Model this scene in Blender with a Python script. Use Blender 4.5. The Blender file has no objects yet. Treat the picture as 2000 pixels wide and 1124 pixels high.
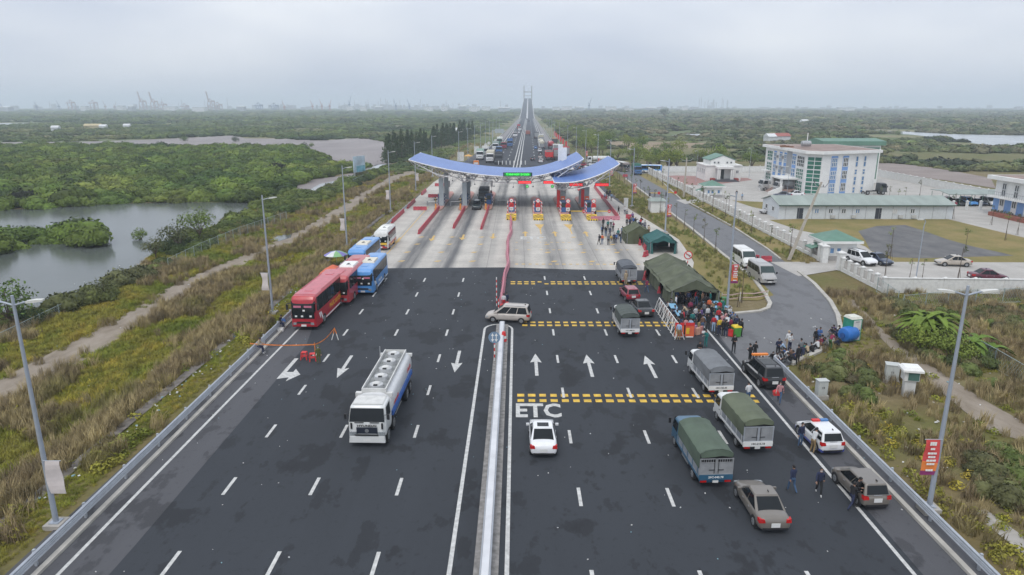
import bpy, math, random
import numpy as np
from mathutils import Vector, Matrix, Euler
rad = math.radians
random.seed(7)
RNG = np.random.default_rng(11)
S = bpy.context.scene
COL = S.collection
# ---------------------------------------------------------------- camera
F = 1333.0                                   # focal length in pixels of a 2000 px wide picture
CAM = Vector((0, 0, 21.5))
cd = bpy.data.cameras.new("camera")
cd.sensor_width = 36.0
cd.lens = 36.0 * F / 2000.0
cd.clip_start = 0.5
cd.clip_end = 20000
cam = bpy.data.objects.new("camera", cd)
cam.location = CAM
cam.rotation_euler = (rad(90 - 14.9), 0, rad(0.4155))
COL.objects.link(cam)
S.camera = cam
CR = cam.rotation_euler.to_matrix()
# ---------------------------------------------------------------- sky, sun, exposure
SUN_EL, SUN_AZ = rad(58), rad(205)
w = bpy.data.worlds.new("World")
S.world = w
w.use_nodes = True
nt = w.node_tree
bg = nt.nodes["Background"]
sky = nt.nodes.new("ShaderNodeTexSky")
sky.sky_type = 'NISHITA'
sky.sun_disc = False
sky.sun_elevation = SUN_EL
sky.sun_rotation = SUN_AZ
sky.air_density = 1.0
sky.dust_density = 4.0
tc = nt.nodes.new("ShaderNodeTexCoord")
mp = nt.nodes.new("ShaderNodeMapping")
mp.inputs['Scale'].default_value = (1.0, 1.0, 3.2)
nz = nt.nodes.new("ShaderNodeTexNoise")
nz.inputs['Scale'].default_value = 2.2
nz.inputs['Detail'].default_value = 4
nz.inputs['Roughness'].default_value = 0.45
cr = nt.nodes.new("ShaderNodeValToRGB")
cr.color_ramp.elements[0].position = 0.32
cr.color_ramp.elements[0].color = (0.515, 0.572, 0.685, 1)
cr.color_ramp.elements[1].position = 0.68
cr.color_ramp.elements[1].color = (0.79, 0.82, 0.865, 1)
sep = nt.nodes.new("ShaderNodeSeparateXYZ")
upr = nt.nodes.new("ShaderNodeMapRange")
upr.inputs['From Min'].default_value = 0.03
upr.inputs['From Max'].default_value = 0.33
upr.inputs['To Min'].default_value = 0.84
upr.inputs['To Max'].default_value = 1.10
mul = nt.nodes.new("ShaderNodeVectorMath")
mul.operation = 'SCALE'
x10 = nt.nodes.new("ShaderNodeVectorMath")
x10.operation = 'SCALE'
x10.inputs['Scale'].default_value = 13.3
mix = nt.nodes.new("ShaderNodeMix")
mix.data_type = 'RGBA'
mix.inputs[0].default_value = 0.93
L = nt.links.new
L(tc.outputs['Generated'], mp.inputs['Vector'])
L(mp.outputs['Vector'], nz.inputs['Vector'])
L(nz.outputs['Fac'], cr.inputs['Fac'])
L(tc.outputs['Generated'], sep.inputs['Vector'])
L(sep.outputs['Z'], upr.inputs['Value'])
L(cr.outputs['Color'], mul.inputs[0])
L(upr.outputs['Result'], mul.inputs['Scale'])
L(mul.outputs['Vector'], x10.inputs[0])
L(sky.outputs['Color'], mix.inputs[6])
L(x10.outputs['Vector'], mix.inputs[7])
L(mix.outputs[2], bg.inputs['Color'])
bg.inputs['Strength'].default_value = 0.1
sl = bpy.data.lights.new("sun", 'SUN')
sl.energy = 1.4
sl.angle = rad(22)
sl.color = (1.0, 0.965, 0.92)
so = bpy.data.objects.new("sun", sl)
COL.objects.link(so)
sd = Vector((math.sin(SUN_AZ) * math.cos(SUN_EL), math.cos(SUN_AZ) * math.cos(SUN_EL), math.sin(SUN_EL)))
so.rotation_euler = sd.to_track_quat('Z', 'Y').to_euler()
so.location = sd * 200
S.view_settings.view_transform = 'Standard'
S.view_settings.look = 'None'
S.view_settings.exposure = 0.0
S.view_settings.gamma = 1.0
S.render.engine = 'CYCLES'
S.cycles.use_denoising = True
S.cycles.max_bounces = 6
S.cycles.diffuse_bounces = 2
S.cycles.glossy_bounces = 2
S.cycles.transmission_bounces = 4
S.cycles.volume_bounces = 3
S.cycles.transparent_max_bounces = 6
# ---------------------------------------------------------------- picture <-> place helpers
def G(px, py, z=0.0):
 d = CR @ Vector(((px - 1000) / F, (562 - py) / F, -1))
 p = CAM + d * ((z - CAM.z) / d.z)
 return Vector((p.x, p.y, z))
def HH(b, py):
 """height at which the vertical through b reaches picture row py"""
 u, wv = CR @ Vector((0, 1, 0)), CR @ Vector((0, 0, -1))
 r = Vector((b[0], b[1], 0)) - Vector((CAM.x, CAM.y, CAM.z))
 k = (562 - py) / F
 return (k * wv.dot(r) - u.dot(r)) / (u.z - k * wv.z)
def PX(p):
 r = CR.transposed() @ (Vector(p) - CAM)
 return 1000 + F * r.x / -r.z, 562 - F * r.y / -r.z
def poly(pts, z=0.0):
 return [tuple(G(x, y, z))[:2] for x, y in pts]
def inpoly(P, pg):
 x, y = P[:, 0], P[:, 1]
 c = np.zeros(len(P), bool)
 n = len(pg)
 for i in range(n):
  x0, y0 = pg[i]
  x1, y1 = pg[i - 1]
  if y0 == y1:
   continue
  c ^= ((y0 > y) != (y1 > y)) & (x < (x1 - x0) * (y - y0) / (y1 - y0) + x0)
 return c
_ph = RNG.uniform(0, 6.28, (12, 3))
_fr = RNG.normal(0, 1, (12, 2))
def vnoise(P, s):
 """smooth noise about 0..1 at feature size s metres"""
 v = np.zeros(len(P))
 for i in range(12):
  v += np.sin((P[:, 0] * _fr[i, 0] + P[:, 1] * _fr[i, 1]) / s * 2.2 + _ph[i, 0])
 return 0.5 + v / 9.0
# ---------------------------------------------------------------- materials
def c(r, g, b):
 f = lambda v: ((v / 255 + 0.055) / 1.055) ** 2.4 if v > 10 else v / 3294.0
 return (f(r), f(g), f(b))
MATS = {}
def mat(name, col=(.5, .5, .5), rough=.6, metal=0., var=.12, scale=2.5, bump=0., emit=0., coat=0., stretch=(1, 1, 1), detail=4, spec=.5):
 if name in MATS:
  return MATS[name]
 m = bpy.data.materials.new(name)
 m.use_nodes = True
 n = m.node_tree
 b = n.nodes["Principled BSDF"]
 b.inputs['Base Color'].default_value = (*col, 1)
 b.inputs['Roughness'].default_value = rough
 b.inputs['Metallic'].default_value = metal
 b.inputs['Specular IOR Level'].default_value = spec
 if coat:
  b.inputs['Coat Weight'].default_value = coat
  b.inputs['Coat Roughness'].default_value = .08
 if emit:
  b.inputs['Emission Color'].default_value = (*col, 1)
  b.inputs['Emission Strength'].default_value = emit
 if var or bump:
  t = n.nodes.new("ShaderNodeTexCoord")
  mpn = n.nodes.new("ShaderNodeMapping")
  mpn.inputs['Scale'].default_value = stretch
  z = n.nodes.new("ShaderNodeTexNoise")
  z.inputs['Scale'].default_value = scale
  z.inputs['Detail'].default_value = detail
  n.links.new(t.outputs['Object'], mpn.inputs['Vector'])
  n.links.new(mpn.outputs['Vector'], z.inputs['Vector'])
  if var:
   r = n.nodes.new("ShaderNodeMapRange")
   r.inputs['From Min'].default_value = .3
   r.inputs['From Max'].default_value = .7
   r.inputs['To Min'].default_value = 1 - var
   r.inputs['To Max'].default_value = 1 + var
   s = n.nodes.new("ShaderNodeVectorMath")
   s.operation = 'SCALE'
   s.inputs[0].default_value = col
   n.links.new(z.outputs['Fac'], r.inputs['Value'])
   n.links.new(r.outputs['Result'], s.inputs['Scale'])
   n.links.new(s.outputs['Vector'], b.inputs['Base Color'])
  if bump:
   bp = n.nodes.new("ShaderNodeBump")
   bp.inputs['Strength'].default_value = bump
   bp.inputs['Distance'].default_value = .05
   n.links.new(z.outputs['Fac'], bp.inputs['Height'])
   n.links.new(bp.outputs['Normal'], b.inputs['Normal'])
 MATS[name] = m
 return m
def paint(name, col, rough=.32, var=.05):
 return mat(name, col, rough, 0, var, 1.6, coat=.5)
class NT:
 """small helper for the larger position based materials"""
 def __init__(s, name, rough=.9, spec=.3):
  s.m = bpy.data.materials.new(name)
  s.m.use_nodes = True
  s.n = s.m.node_tree
  s.b = s.n.nodes["Principled BSDF"]
  s.b.inputs['Roughness'].default_value = rough
  s.b.inputs['Specular IOR Level'].default_value = spec
  g = s.n.nodes.new("ShaderNodeNewGeometry")
  s.pos = g.outputs['Position']
  MATS[name] = s.m
 def link(s, a, b):
  s.n.links.new(a, b)
 def noise(s, scale, stretch=(1, 1, 1), detail=4, rough=.55, off=(0, 0, 0)):
  mpn = s.n.nodes.new("ShaderNodeMapping")
  mpn.inputs['Scale'].default_value = stretch
  mpn.inputs['Location'].default_value = off
  z = s.n.nodes.new("ShaderNodeTexNoise")
  z.inputs['Scale'].default_value = scale
  z.inputs['Detail'].default_value = detail
  z.inputs['Roughness'].default_value = rough
  s.link(s.pos, mpn.inputs['Vector'])
  s.link(mpn.outputs['Vector'], z.inputs['Vector'])
  return z.outputs['Fac']
 def rng(s, v, a, b, x=0., y=1.):
  r = s.n.nodes.new("ShaderNodeMapRange")
  r.inputs['From Min'].default_value = a
  r.inputs['From Max'].default_value = b
  r.inputs['To Min'].default_value = x
  r.inputs['To Max'].default_value = y
  s.link(v, r.inputs['Value'])
  return r.outputs['Result']
 def mix(s, f, a, b):
  m = s.n.nodes.new("ShaderNodeMix")
  m.data_type = 'RGBA'
  for v, k in ((f, 0), (a, 6), (b, 7)):
   if isinstance(v, (int, float)):
    m.inputs[k].default_value = v
   elif isinstance(v, tuple):
    m.inputs[k].default_value = (*v, 1)
   else:
    s.link(v, m.inputs[k])
  return m.outputs[2]
 def math(s, op, a, b=None):
  m = s.n.nodes.new("ShaderNodeMath")
  m.operation = op
  for i, v in enumerate((a, b)):
   if v is None:
    continue
   if isinstance(v, (int, float)):
    m.inputs[i].default_value = v
   else:
    s.link(v, m.inputs[i])
  return m.outputs[0]
 def xyz(s):
  p = s.n.nodes.new("ShaderNodeSeparateXYZ")
  s.link(s.pos, p.inputs[0])
  return p.outputs
 def bump(s, h, strength=.4, dist=.05):
  bp = s.n.nodes.new("ShaderNodeBump")
  bp.inputs['Strength'].default_value = strength
  bp.inputs['Distance'].default_value = dist
  s.link(h, bp.inputs['Height'])
  s.link(bp.outputs['Normal'], s.b.inputs['Normal'])
 def out(s, colr):
  s.link(colr, s.b.inputs['Base Color'])
  return s.m
# ---------------------------------------------------------------- mesh builder and object helpers
class MB:
 def __init__(s):
  s.v, s.f, s.mi = [], [], []
  s.k = 0
 def add(s, vs, fs):
  o = len(s.v)
  s.v.extend(tuple(p) for p in vs)
  for f in fs:
   s.f.append(tuple(o + i for i in f))
   s.mi.append(s.k)
  return s
 def mat(s, k):
  s.k = k
  return s
 def box(s, cx, cy, cz, sx, sy, sz, rz=0., tx=1., ty=1.):
  """box centred at cx,cy standing from cz to cz+sz; tx,ty shrink the top"""
  a, b = sx / 2, sy / 2
  pts = [(-a, -b, 0), (a, -b, 0), (a, b, 0), (-a, b, 0), (-a * tx, -b * ty, sz), (a * tx, -b * ty, sz), (a * tx, b * ty, sz), (-a * tx, b * ty, sz)]
  co, si = math.cos(rz), math.sin(rz)
  pts = [(cx + x * co - y * si, cy + x * si + y * co, cz + z) for x, y, z in pts]
  return s.add(pts, [(3, 2, 1, 0), (4, 5, 6, 7), (0, 1, 5, 4), (1, 2, 6, 5), (2, 3, 7, 6), (3, 0, 4, 7)])
 def cyl(s, p0, p1, r0, r1=None, n=8):
  r1 = r0 if r1 is None else r1
  p0, p1 = Vector(p0), Vector(p1)
  d = p1 - p0
  if d.length < 1e-6:
   return s
  q = d.to_track_quat('Z', 'Y')
  ring = [Vector((math.cos(6.28319 * i / n), math.sin(6.28319 * i / n), 0)) for i in range(n)]
  vs = [p0 + q @ (v * r0) for v in ring] + [p1 + q @ (v * r1) for v in ring]
  fs = [(i, (i + 1) % n, n + (i + 1) % n, n + i) for i in range(n)]
  fs += [tuple(reversed(range(n))), tuple(range(n, 2 * n))]
  return s.add(vs, fs)
 def tube(s, pts, r, n=6):
  for a, b in zip(pts[:-1], pts[1:]):
   s.cyl(a, b, r, r, n)
  return s
 def loft(s, rings, cap=True):
  n = len(rings[0])
  vs = [p for r in rings for p in r]
  fs = []
  for k in range(len(rings) - 1):
   for i in range(n):
    j = (i + 1) % n
    fs.append((k * n + i, k * n + j, (k + 1) * n + j, (k + 1) * n + i))
  if cap:
   fs.append(tuple(reversed(range(n))))
   fs.append(tuple((len(rings) - 1) * n + i for i in range(n)))
  return s.add(vs, fs)
 def prism(s, pg, z0, z1):
  n = len(pg)
  return s.loft([[(x, y, z0) for x, y in pg], [(x, y, z1) for x, y in pg]])
 def quad(s, a, b, cc, d):
  return s.add([a, b, cc, d], [(0, 1, 2, 3)])
 def panel(s, q, u0, u1, v0, v1, off, th=.0):
  """patch of the quad q (b0,b1,t1,t0) lifted off by off along its normal"""
  b0, b1, t1, t0 = (Vector(p) for p in q)
  nrm = (b1 - b0).cross(t0 - b0).normalized() * off
  f = lambda u, v: (b0.lerp(b1, u)).lerp(t0.lerp(t1, u), v) + nrm
  return s.quad(f(u0, v0), f(u1, v0), f(u1, v1), f(u0, v1))
 def ball(s, cc, r, nu=8, nv=6):
  rx, ry, rz = (r, r, r) if isinstance(r, (int, float)) else r
  vs, fs = [], []
  for j in range(1, nv):
   t = math.pi * j / nv
   for i in range(nu):
    a = 6.28319 * i / nu
    vs.append((cc[0] + rx * math.sin(t) * math.cos(a), cc[1] + ry * math.sin(t) * math.sin(a), cc[2] + rz * math.cos(t)))
  top, bot = len(vs), len(vs) + 1
  vs += [(cc[0], cc[1], cc[2] + rz), (cc[0], cc[1], cc[2] - rz)]
  for j in range(nv - 2):
   for i in range(nu):
    k = (i + 1) % nu
    fs.append((j * nu + i, (j + 1) * nu + i, (j + 1) * nu + k, j * nu + k))
  for i in range(nu):
   k = (i + 1) % nu
   fs.append((top, i, k))
   fs.append((bot, (nv - 2) * nu + k, (nv - 2) * nu + i))
  return s.add(vs, fs)
 def wheel(s, x, y, z, r, wd, side=1, n=14):
  return s.cyl((x - wd / 2, y, z), (x + wd / 2, y, z), r, r, n)
 def mesh(s, name, mats, smooth=False):
  me = bpy.data.meshes.new(name)
  me.from_pydata(s.v, [], s.f)
  for m in (mats if isinstance(mats, (list, tuple)) else [mats]):
   me.materials.append(m)
  me.polygons.foreach_set('material_index', s.mi)
  if smooth:
   me.polygons.foreach_set('use_smooth', [True] * len(s.f))
   if smooth != 2:
    me.set_sharp_from_angle(angle=rad(38))
  me.update()
  return me
 def build(s, name, mats, parent=None, smooth=False, loc=None, rz=0., bev=0.):
  o = bpy.data.objects.new(name, s.mesh(name, mats, 2 if bev else smooth))
  if bev:
   md = o.modifiers.new('bevel', 'BEVEL')
   md.width = bev
   md.segments = 3
   md.limit_method = 'ANGLE'
   md.angle_limit = rad(22)
   md.harden_normals = True
  COL.objects.link(o)
  if parent is not None:
   o.parent = parent
  if loc is not None:
   o.location = loc
  if rz:
   o.rotation_euler = (0, 0, rz)
  return o
LABELS = {}
def tag(o, label=None, cat=None, group=None, kind=None):
 if label:
  o['label'] = label
 if cat:
  o['category'] = cat
 if group:
  o['group'] = group
 if kind:
  o['kind'] = kind
 return o
def thing(name, label, cat, loc=(0, 0, 0), rz=0., group=None, scale=None):
 o = bpy.data.objects.new(name, None)
 o.empty_display_size = .3
 COL.objects.link(o)
 o.location = loc
 o.rotation_euler = (0, 0, rz)
 if scale:
  o.scale = (scale, scale, scale) if isinstance(scale, (int, float)) else scale
 return tag(o, label, cat, group)
KIDS = {}
def dup(root, loc, rz=0., label=None, group=None, scale=None, kids=None):
 r = root.copy()
 COL.objects.link(r)
 r.location = loc
 r.rotation_euler = (0, 0, rz)
 if label:
  r['label'] = label
 if group:
  r['group'] = group
 if scale:
  r.scale = (scale, scale, scale) if isinstance(scale, (int, float)) else scale
 if root.name not in KIDS:
  KIDS[root.name] = [(ch, list(ch.children)) for ch in root.children]
 for ch, gs in KIDS[root.name]:
  k = ch.copy()
  COL.objects.link(k)
  k.parent = r
  for g in gs:
   gg = g.copy()
   COL.objects.link(gg)
   gg.parent = k
 return r
def struct(o, label=None, cat=None):
 return tag(o, label, cat, None, 'structure')
def sheet(name, pg, z, m, label=None, cat=None, kind='structure', parent=None):
 """flat polygon from world x,y points"""
 ar = sum(pg[i - 1][0] * pg[i][1] - pg[i][0] * pg[i - 1][1] for i in range(len(pg)))
 if ar < 0:
  pg = pg[::-1]
 b = MB()
 b.add([(x, y, z) for x, y in pg], [tuple(range(len(pg)))])
 o = b.build(name, m, parent)
 if parent is None:
  tag(o, label, cat, None, kind)
 return o
ORD = ["first", "second", "third", "fourth", "fifth", "sixth", "seventh", "eighth", "ninth", "tenth", "eleventh", "twelfth", "thirteenth",
 "fourteenth", "fifteenth", "sixteenth", "seventeenth", "eighteenth", "nineteenth", "twentieth", "twenty-first", "twenty-second",
 "twenty-third", "twenty-fourth", "twenty-fifth", "twenty-sixth", "twenty-seventh", "twenty-eighth", "twenty-ninth", "thirtieth",
 "thirty-first", "thirty-second", "thirty-third", "thirty-fourth", "thirty-fifth", "thirty-sixth", "thirty-seventh", "thirty-eighth",
 "thirty-ninth", "fortieth", "forty-first", "forty-second", "forty-third", "forty-fourth", "forty-fifth", "forty-sixth", "forty-seventh", "forty-eighth"]
_FONT = {}
def text_mesh(body, size, ext=.004, align='CENTER', sx=1., bold=0.):
 key = (body, size, ext, align, sx, bold)
 if key in _FONT:
  return _FONT[key]
 cu = bpy.data.curves.new("lettering", 'FONT')
 cu.body = body
 cu.size = size
 cu.extrude = ext
 cu.offset = bold
 cu.align_x = align
 cu.align_y = 'CENTER'
 cu.resolution_u = 2
 ob = bpy.data.objects.new("lettering", cu)
 COL.objects.link(ob)
 dg = bpy.context.evaluated_depsgraph_get()
 me = bpy.data.meshes.new_from_object(ob.evaluated_get(dg))
 bpy.data.objects.remove(ob)
 bpy.data.curves.remove(cu)
 if sx != 1.:
  for v in me.vertices:
   v.co.x *= sx
 me.name = "lettering"
 _FONT[key] = me
 return me
def text(body, size, m, parent, loc, rot=(0, 0, 0), name='lettering', **kw):
 me = text_mesh(body, size, **kw).copy()
 me.materials.clear()
 me.materials.append(m)
 o = bpy.data.objects.new(name, me)
 COL.objects.link(o)
 o.parent = parent
 o.location = loc
 o.rotation_euler = rot
 return o
UPR = (rad(90), 0, 0)          # upright text read from -Y
UPB = (rad(90), 0, rad(180))   # upright text read from +Y
WHITE = mat('white_paint', (.78, .78, .76), .5, var=.06)
OFFW = mat('worn_white', (.62, .62, .60), .6, var=.15, scale=1.5)
STEEL = mat('galvanised_steel', (.42, .45, .49), .45, .3, var=.1)
GREYM = mat('grey_metal', (.30, .31, .32), .5, .2)
DARK = mat('dark_plastic', (.02, .02, .022), .5)
TYRE = mat('tyre_rubber', (.018, .018, .018), .85)
RIM = mat('wheel_rim', (.35, .36, .37), .35, .6)
GLASS = mat('vehicle_glass', (.008, .011, .013), .12, 0, var=0, spec=.32)
GLASSG = mat('tinted_glass', (.035, .055, .055), .12, 0, var=.2, spec=.4)
REDL = mat('tail_lamp_red', (.45, .012, .012), .25)
ORANGE = mat('orange_plastic', (.75, .22, .03), .45)
HEADL = mat('lamp_lens', (.36, .385, .40), .12, .3, var=.3, scale=9)
REDP = mat('red_plastic', (.50, .055, .075), .5, var=.2, scale=1.2)
REDW = mat('red_sign', (.62, .03, .03), .5)
YELL = mat('road_yellow', (.62, .40, .05), .7, var=.3, scale=2)
BLACK = mat('black_paint', (.012, .012, .013), .45)
BLUE = mat('blue_paint', (.07, .20, .45), .45)
CONC = mat('weathered_concrete', (.36, .34, .31), .85, var=.2, scale=1.2, bump=.2)
BANNER_R = mat('banner_red', (.62, .07, .07), .7, var=.18, scale=1.5)
BANNER_W = mat('banner_back', (.62, .56, .54), .8, var=.08)
PLATE = mat('number_plate', (.7, .7, .68), .5, var=0)
# ================================================================ SETTING
def SXF(y):
 return max(0., y - 180) * .0165      # the road bears slightly right beyond the toll
def bend(pg):
 return [(x + SXF(y), y) for x, y in pg]
LZ = -1.5                       # level of the marsh west of the road embankment
def GL(x, y):
 return G(x, y, LZ)
def polyL(pts):
 return poly(pts, LZ)
# ---- ground
t = NT('ground_earth', .95, .2)
big, mid, fine = t.noise(.012, detail=5), t.noise(.11, detail=6), t.noise(1.6, detail=5, rough=.7)
n2 = t.noise(.05, off=(40, 13, 0), detail=5)
g1 = t.mix(t.rng(mid, .4, .62), (.205, .160, .070), (.150, .150, .046))
g2 = t.mix(t.rng(n2, .5, .68), g1, (.25, .20, .115))
g3 = t.mix(t.rng(fine, .3, .75), t.mix(.5, g2, (.07, .06, .03)), g2)
far = t.mix(t.rng(big, .42, .6), (.105, .135, .050), (.215, .195, .110))
y = t.xyz()[1]
g4 = t.mix(t.rng(y, 230, 420), g3, far)
t.bump(fine, .6, .15)
t.out(g4)
def hgt(x, y):
 k = min(1, max(0, (-25.4 - x) / 8.0))
 k = k * k * (3 - 2 * k)
 h = -.06 - (1.44) * k
 if -36 < x < -26.5:
  h += .12 * math.sin(x * 1.3 + y * .21) * math.sin(y * .37 + x)
 return h
xs = [-7000, -3500, -1800, -900, -450, -220, -130] + list(np.arange(-100, -36, 8)) + list(np.arange(-36, -25, .7)) + [-25.2, -24, 24, 30, 60, 130, 260, 600, 1500, 3500, 7000]
ys = [-120, -40] + list(np.arange(0, 260, 2.5)) + [300, 400, 600, 900, 1400, 2400, 4000, 7000]
b = MB()
nx = len(xs)
b.add([(x, y, hgt(x, y)) for y in ys for x in xs], [(j * nx + i, j * nx + i + 1, (j + 1) * nx + i + 1, (j + 1) * nx + i) for j in range(len(ys) - 1) for i in range(nx - 1)])
struct(b.build('ground', t.m, smooth=2), 'brown and green earth of the coastal plain', 'ground')
# ---- asphalt
def asphalt(name, base, stain, lo, hi):
 t = NT(name, .82, .35)
 a = t.noise(.09, (1, .35, 1), 6, .6)
 s = t.noise(.55, (1, .5, 1), 5, .6)
 f = t.noise(24, detail=3, rough=.8)
 st = t.noise(1.1, (1.3, .06, 1), 3)
 k = t.mix(t.rng(a, .35, .7), base, tuple(v * hi for v in base))
 k = t.mix(t.math('MULTIPLY', t.rng(st, .48, .72), .35), k, tuple(v * 1.45 for v in base))
 k = t.mix(t.math('MULTIPLY', t.rng(s, .565, .60), lo * .8), k, stain)
 bl = t.noise(.21, (1, .7, 1), 5, .6, off=(7, 31, 0))
 k = t.mix(t.math('MULTIPLY', t.rng(bl, .585, .615), lo), k, stain)
 k = t.mix(t.math('MULTIPLY', t.rng(t.noise(2.3, detail=5, rough=.7), .58, .66), lo * .55), k, stain)
 k = t.mix(t.rng(f, .3, .75, 0, .5), k, tuple(v * 1.8 for v in base))
 t.bump(f, .35, .01)
 t.out(k)
 return t.m
ASPH = asphalt('new_asphalt', (.0250, .0285, .0340), (.0085, .0092, .0105), .75, 1.5)
OLDA = asphalt('old_asphalt', (.060, .061, .067), (.024, .025, .028), .85, 1.5)
SERV = asphalt('service_asphalt', (.120, .122, .128), (.06, .06, .063), .5, 1.2)
sheet('road_base', bend([(-24.2, -10), (22.3, -10), (22.6, 57), (24.2, 88), (24.2, 180), (24.2, 300), (20, 360), (14.5, 430), (13.2, 600), (12.8, 1240), (-12.8, 1240), (-13.2, 600), (-15, 430), (-22, 310), (-24.6, 180)]), 0., OLDA, 'old grey asphalt carriageway running to the bridge', 'road')
sheet('road_surface', [(-19.7, -10), (-19.3, 30), (-19.6, 60), (-22.8, 78), (-22.9, 90.7), (-10, 91.3), (-1.5, 91.6), (8, 90.4), (24.0, 89.6), (23.6, 75), (19.4, 62), (19.2, -10)], .006, ASPH, 'fresh dark asphalt in front of the toll plaza', 'road')
sheet('far_road_surface', bend([(-22.5, 228), (22.5, 228), (21, 300), (11.6, 400), (10.8, 700), (10.6, 1239), (-10.6, 1239), (-10.8, 700), (-12.2, 400), (-18, 300)]), .006, ASPH, 'dark asphalt carriageway beyond the toll canopy', 'road')
for sx in (-1, 1):
 sheet('road_shoulder', bend([(sx * 13.3, 425), (sx * 17.5, 400), (sx * 16.5, 800), (sx * 15.2, 1240), (sx * 12.9, 1240), (sx * 13.3, 600)]), .004, mat('shoulder_grey', (.22, .21, .21), .9, var=.15, scale=.2), 'pale grey paved shoulder beside the far carriageway', 'road')
# ---- concrete toll plaza with tyre-darkened lanes
t = NT('plaza_concrete', .85, .3)
X, Y, Z = t.xyz()
xs_ = t.math('ADD', X, t.math('MULTIPLY', t.math('SUBTRACT', Y, 150), -.012))
ph = t.math('FRACT', t.math('DIVIDE', t.math('ADD', xs_, 49.05), 5.27))
d = t.math('ABSOLUTE', t.math('SUBTRACT', ph, .5))
band = t.rng(d, .15, .36, 1, 0)
tw = t.rng(t.math('ABSOLUTE', t.math('SUBTRACT', d, .16)), .02, .13, 1, 0)
lane = t.noise(.19, (1, .02, 1), 2, .4, off=(3.7, 0, 0))
along = t.noise(.9, (1, .05, 1), 5, .65)
lo = t.rng(lane, .36, .62, .25, 1)
k1 = t.math('MULTIPLY', t.math('MULTIPLY', band, lo), t.rng(along, .28, .62, .45, 1))
edge = t.rng(t.math('ABSOLUTE', t.math('ADD', X, 1.0)), 17.5, 19.5, 1, 0)
k1 = t.math('MULTIPLY', k1, edge)
k2 = t.math('MULTIPLY', t.math('MULTIPLY', tw, edge), t.rng(t.noise(.5, (1, .04, 1), 4, .6, off=(9, 2, 0)), .5, .68))
near = t.rng(Y, 112, 128)
base = t.mix(t.rng(t.noise(.25, detail=6, rough=.65), .3, .7), (.40, .378, .345), (.545, .515, .465))
base = t.mix(t.math('MULTIPLY', t.rng(t.noise(3, (1, .3, 1), 5), .5, .75), .3), base, (.28, .27, .26))
c1 = t.mix(t.math('MULTIPLY', k1, .95), base, (.085, .088, .095))
c2 = t.mix(t.math('MULTIPLY', t.math('MULTIPLY', k2, near), .9), c1, (.035, .037, .04))
jx = t.rng(t.math('ABSOLUTE', t.math('SUBTRACT', t.math('FRACT', t.math('DIVIDE', t.math('ADD', X, 51.6), 5.27)), .5)), 0.486, .494)
jy = t.rng(t.math('ABSOLUTE', t.math('SUBTRACT', t.math('FRACT', t.math('DIVIDE', Y, 5.0)), .5)), .488, .496)
c3 = t.mix(t.math('MULTIPLY', t.math('MAXIMUM', jx, jy), .45), c2, (.14, .135, .13))
t.bump(t.noise(9, detail=3), .2, .02)
t.out(c3)
sheet('toll_plaza', [(-24.2, 88), (-10, 90.5), (-1.4, 91.0), (8, 89.6), (24.4, 88.6), (25.8, 100), (27, 112), (24, 150), (22.5, 175), (22.8, 234), (-22.8, 234), (-24.3, 200)], .003, t.m, 'tyre stained pale concrete apron around the toll islands', 'plaza')
# ---- road markings
MARKW = mat('road_white', (.50, .50, .485), .75, var=.22, scale=3.5, detail=8)
mk = MB()
def rect(mb, x, y, sx, sy, z=.012, sk=0.):
 mb.add([(x - sx / 2 - sk, y - sy / 2, z), (x + sx / 2 - sk, y - sy / 2, z), (x + sx / 2 + sk, y + sy / 2, z), (x - sx / 2 + sk, y + sy / 2, z)], [(0, 1, 2, 3)])
for x in (-6.85, -11.8, -16.8):
 for i in range(-2, 9):
  rect(mk, x, 28.5 + 7.0 * i, .2, 1.9)
for x in (3.6, 8.75, 13.85):
 for i in range(-2, 9):
  yy = 27.2 + 7.3 * i
  if not (45.5 < yy < 46.5):
   rect(mk, x, yy, .2, 1.9)
for x in (-9, -5.5, 5.5, 9):
 for i in range(0, 40):
  rect(mk, x + SXF(290 + 22 * i), 290 + 22 * i, .35, 6, .014, .05)
def line(mb, x, y0, y1, wd=.22, z=.012):
 rect(mb, x, (y0 + y1) / 2, wd, y1 - y0, z)
line(mk, -21.75, -10, 76, .2)
line(mk, 18.9, -10, 72, .2)
line(mk, -3.2, -10, 64.6)
line(mk, -.45, -10, 64.6)
arc = [(-1.825 + 1.375 * math.cos(a), 64.6 + 1.6 * math.sin(a)) for a in np.linspace(0, math.pi, 13)]
for (x0, y0), (x1, y1) in zip(arc[:-1], arc[1:]):
 dx, dy = x1 - x0, y1 - y0
 l = math.hypot(dx, dy)
 nx_, ny_ = -dy / l * .11, dx / l * .11
 mk.add([(x0 - nx_, y0 - ny_, .012), (x0 + nx_, y0 + ny_, .012), (x1 + nx_, y1 + ny_, .012), (x1 - nx_, y1 - ny_, .012)], [(3, 2, 1, 0)])
for x in (-12.1, -10.5, 10.4, 12.0):
 rect(mk, x + SXF(829), 829, .5, 818, .014, 409 * .0165)
for x in (-2.5, -1.3, -.1):
 rect(mk, x + SXF(737), 737, .4, 1002, .014, 501 * .0165)
struct(mk.build('lane_marking', MARKW), 'white lane dashes and edge lines on the asphalt', 'road marking')
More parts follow.
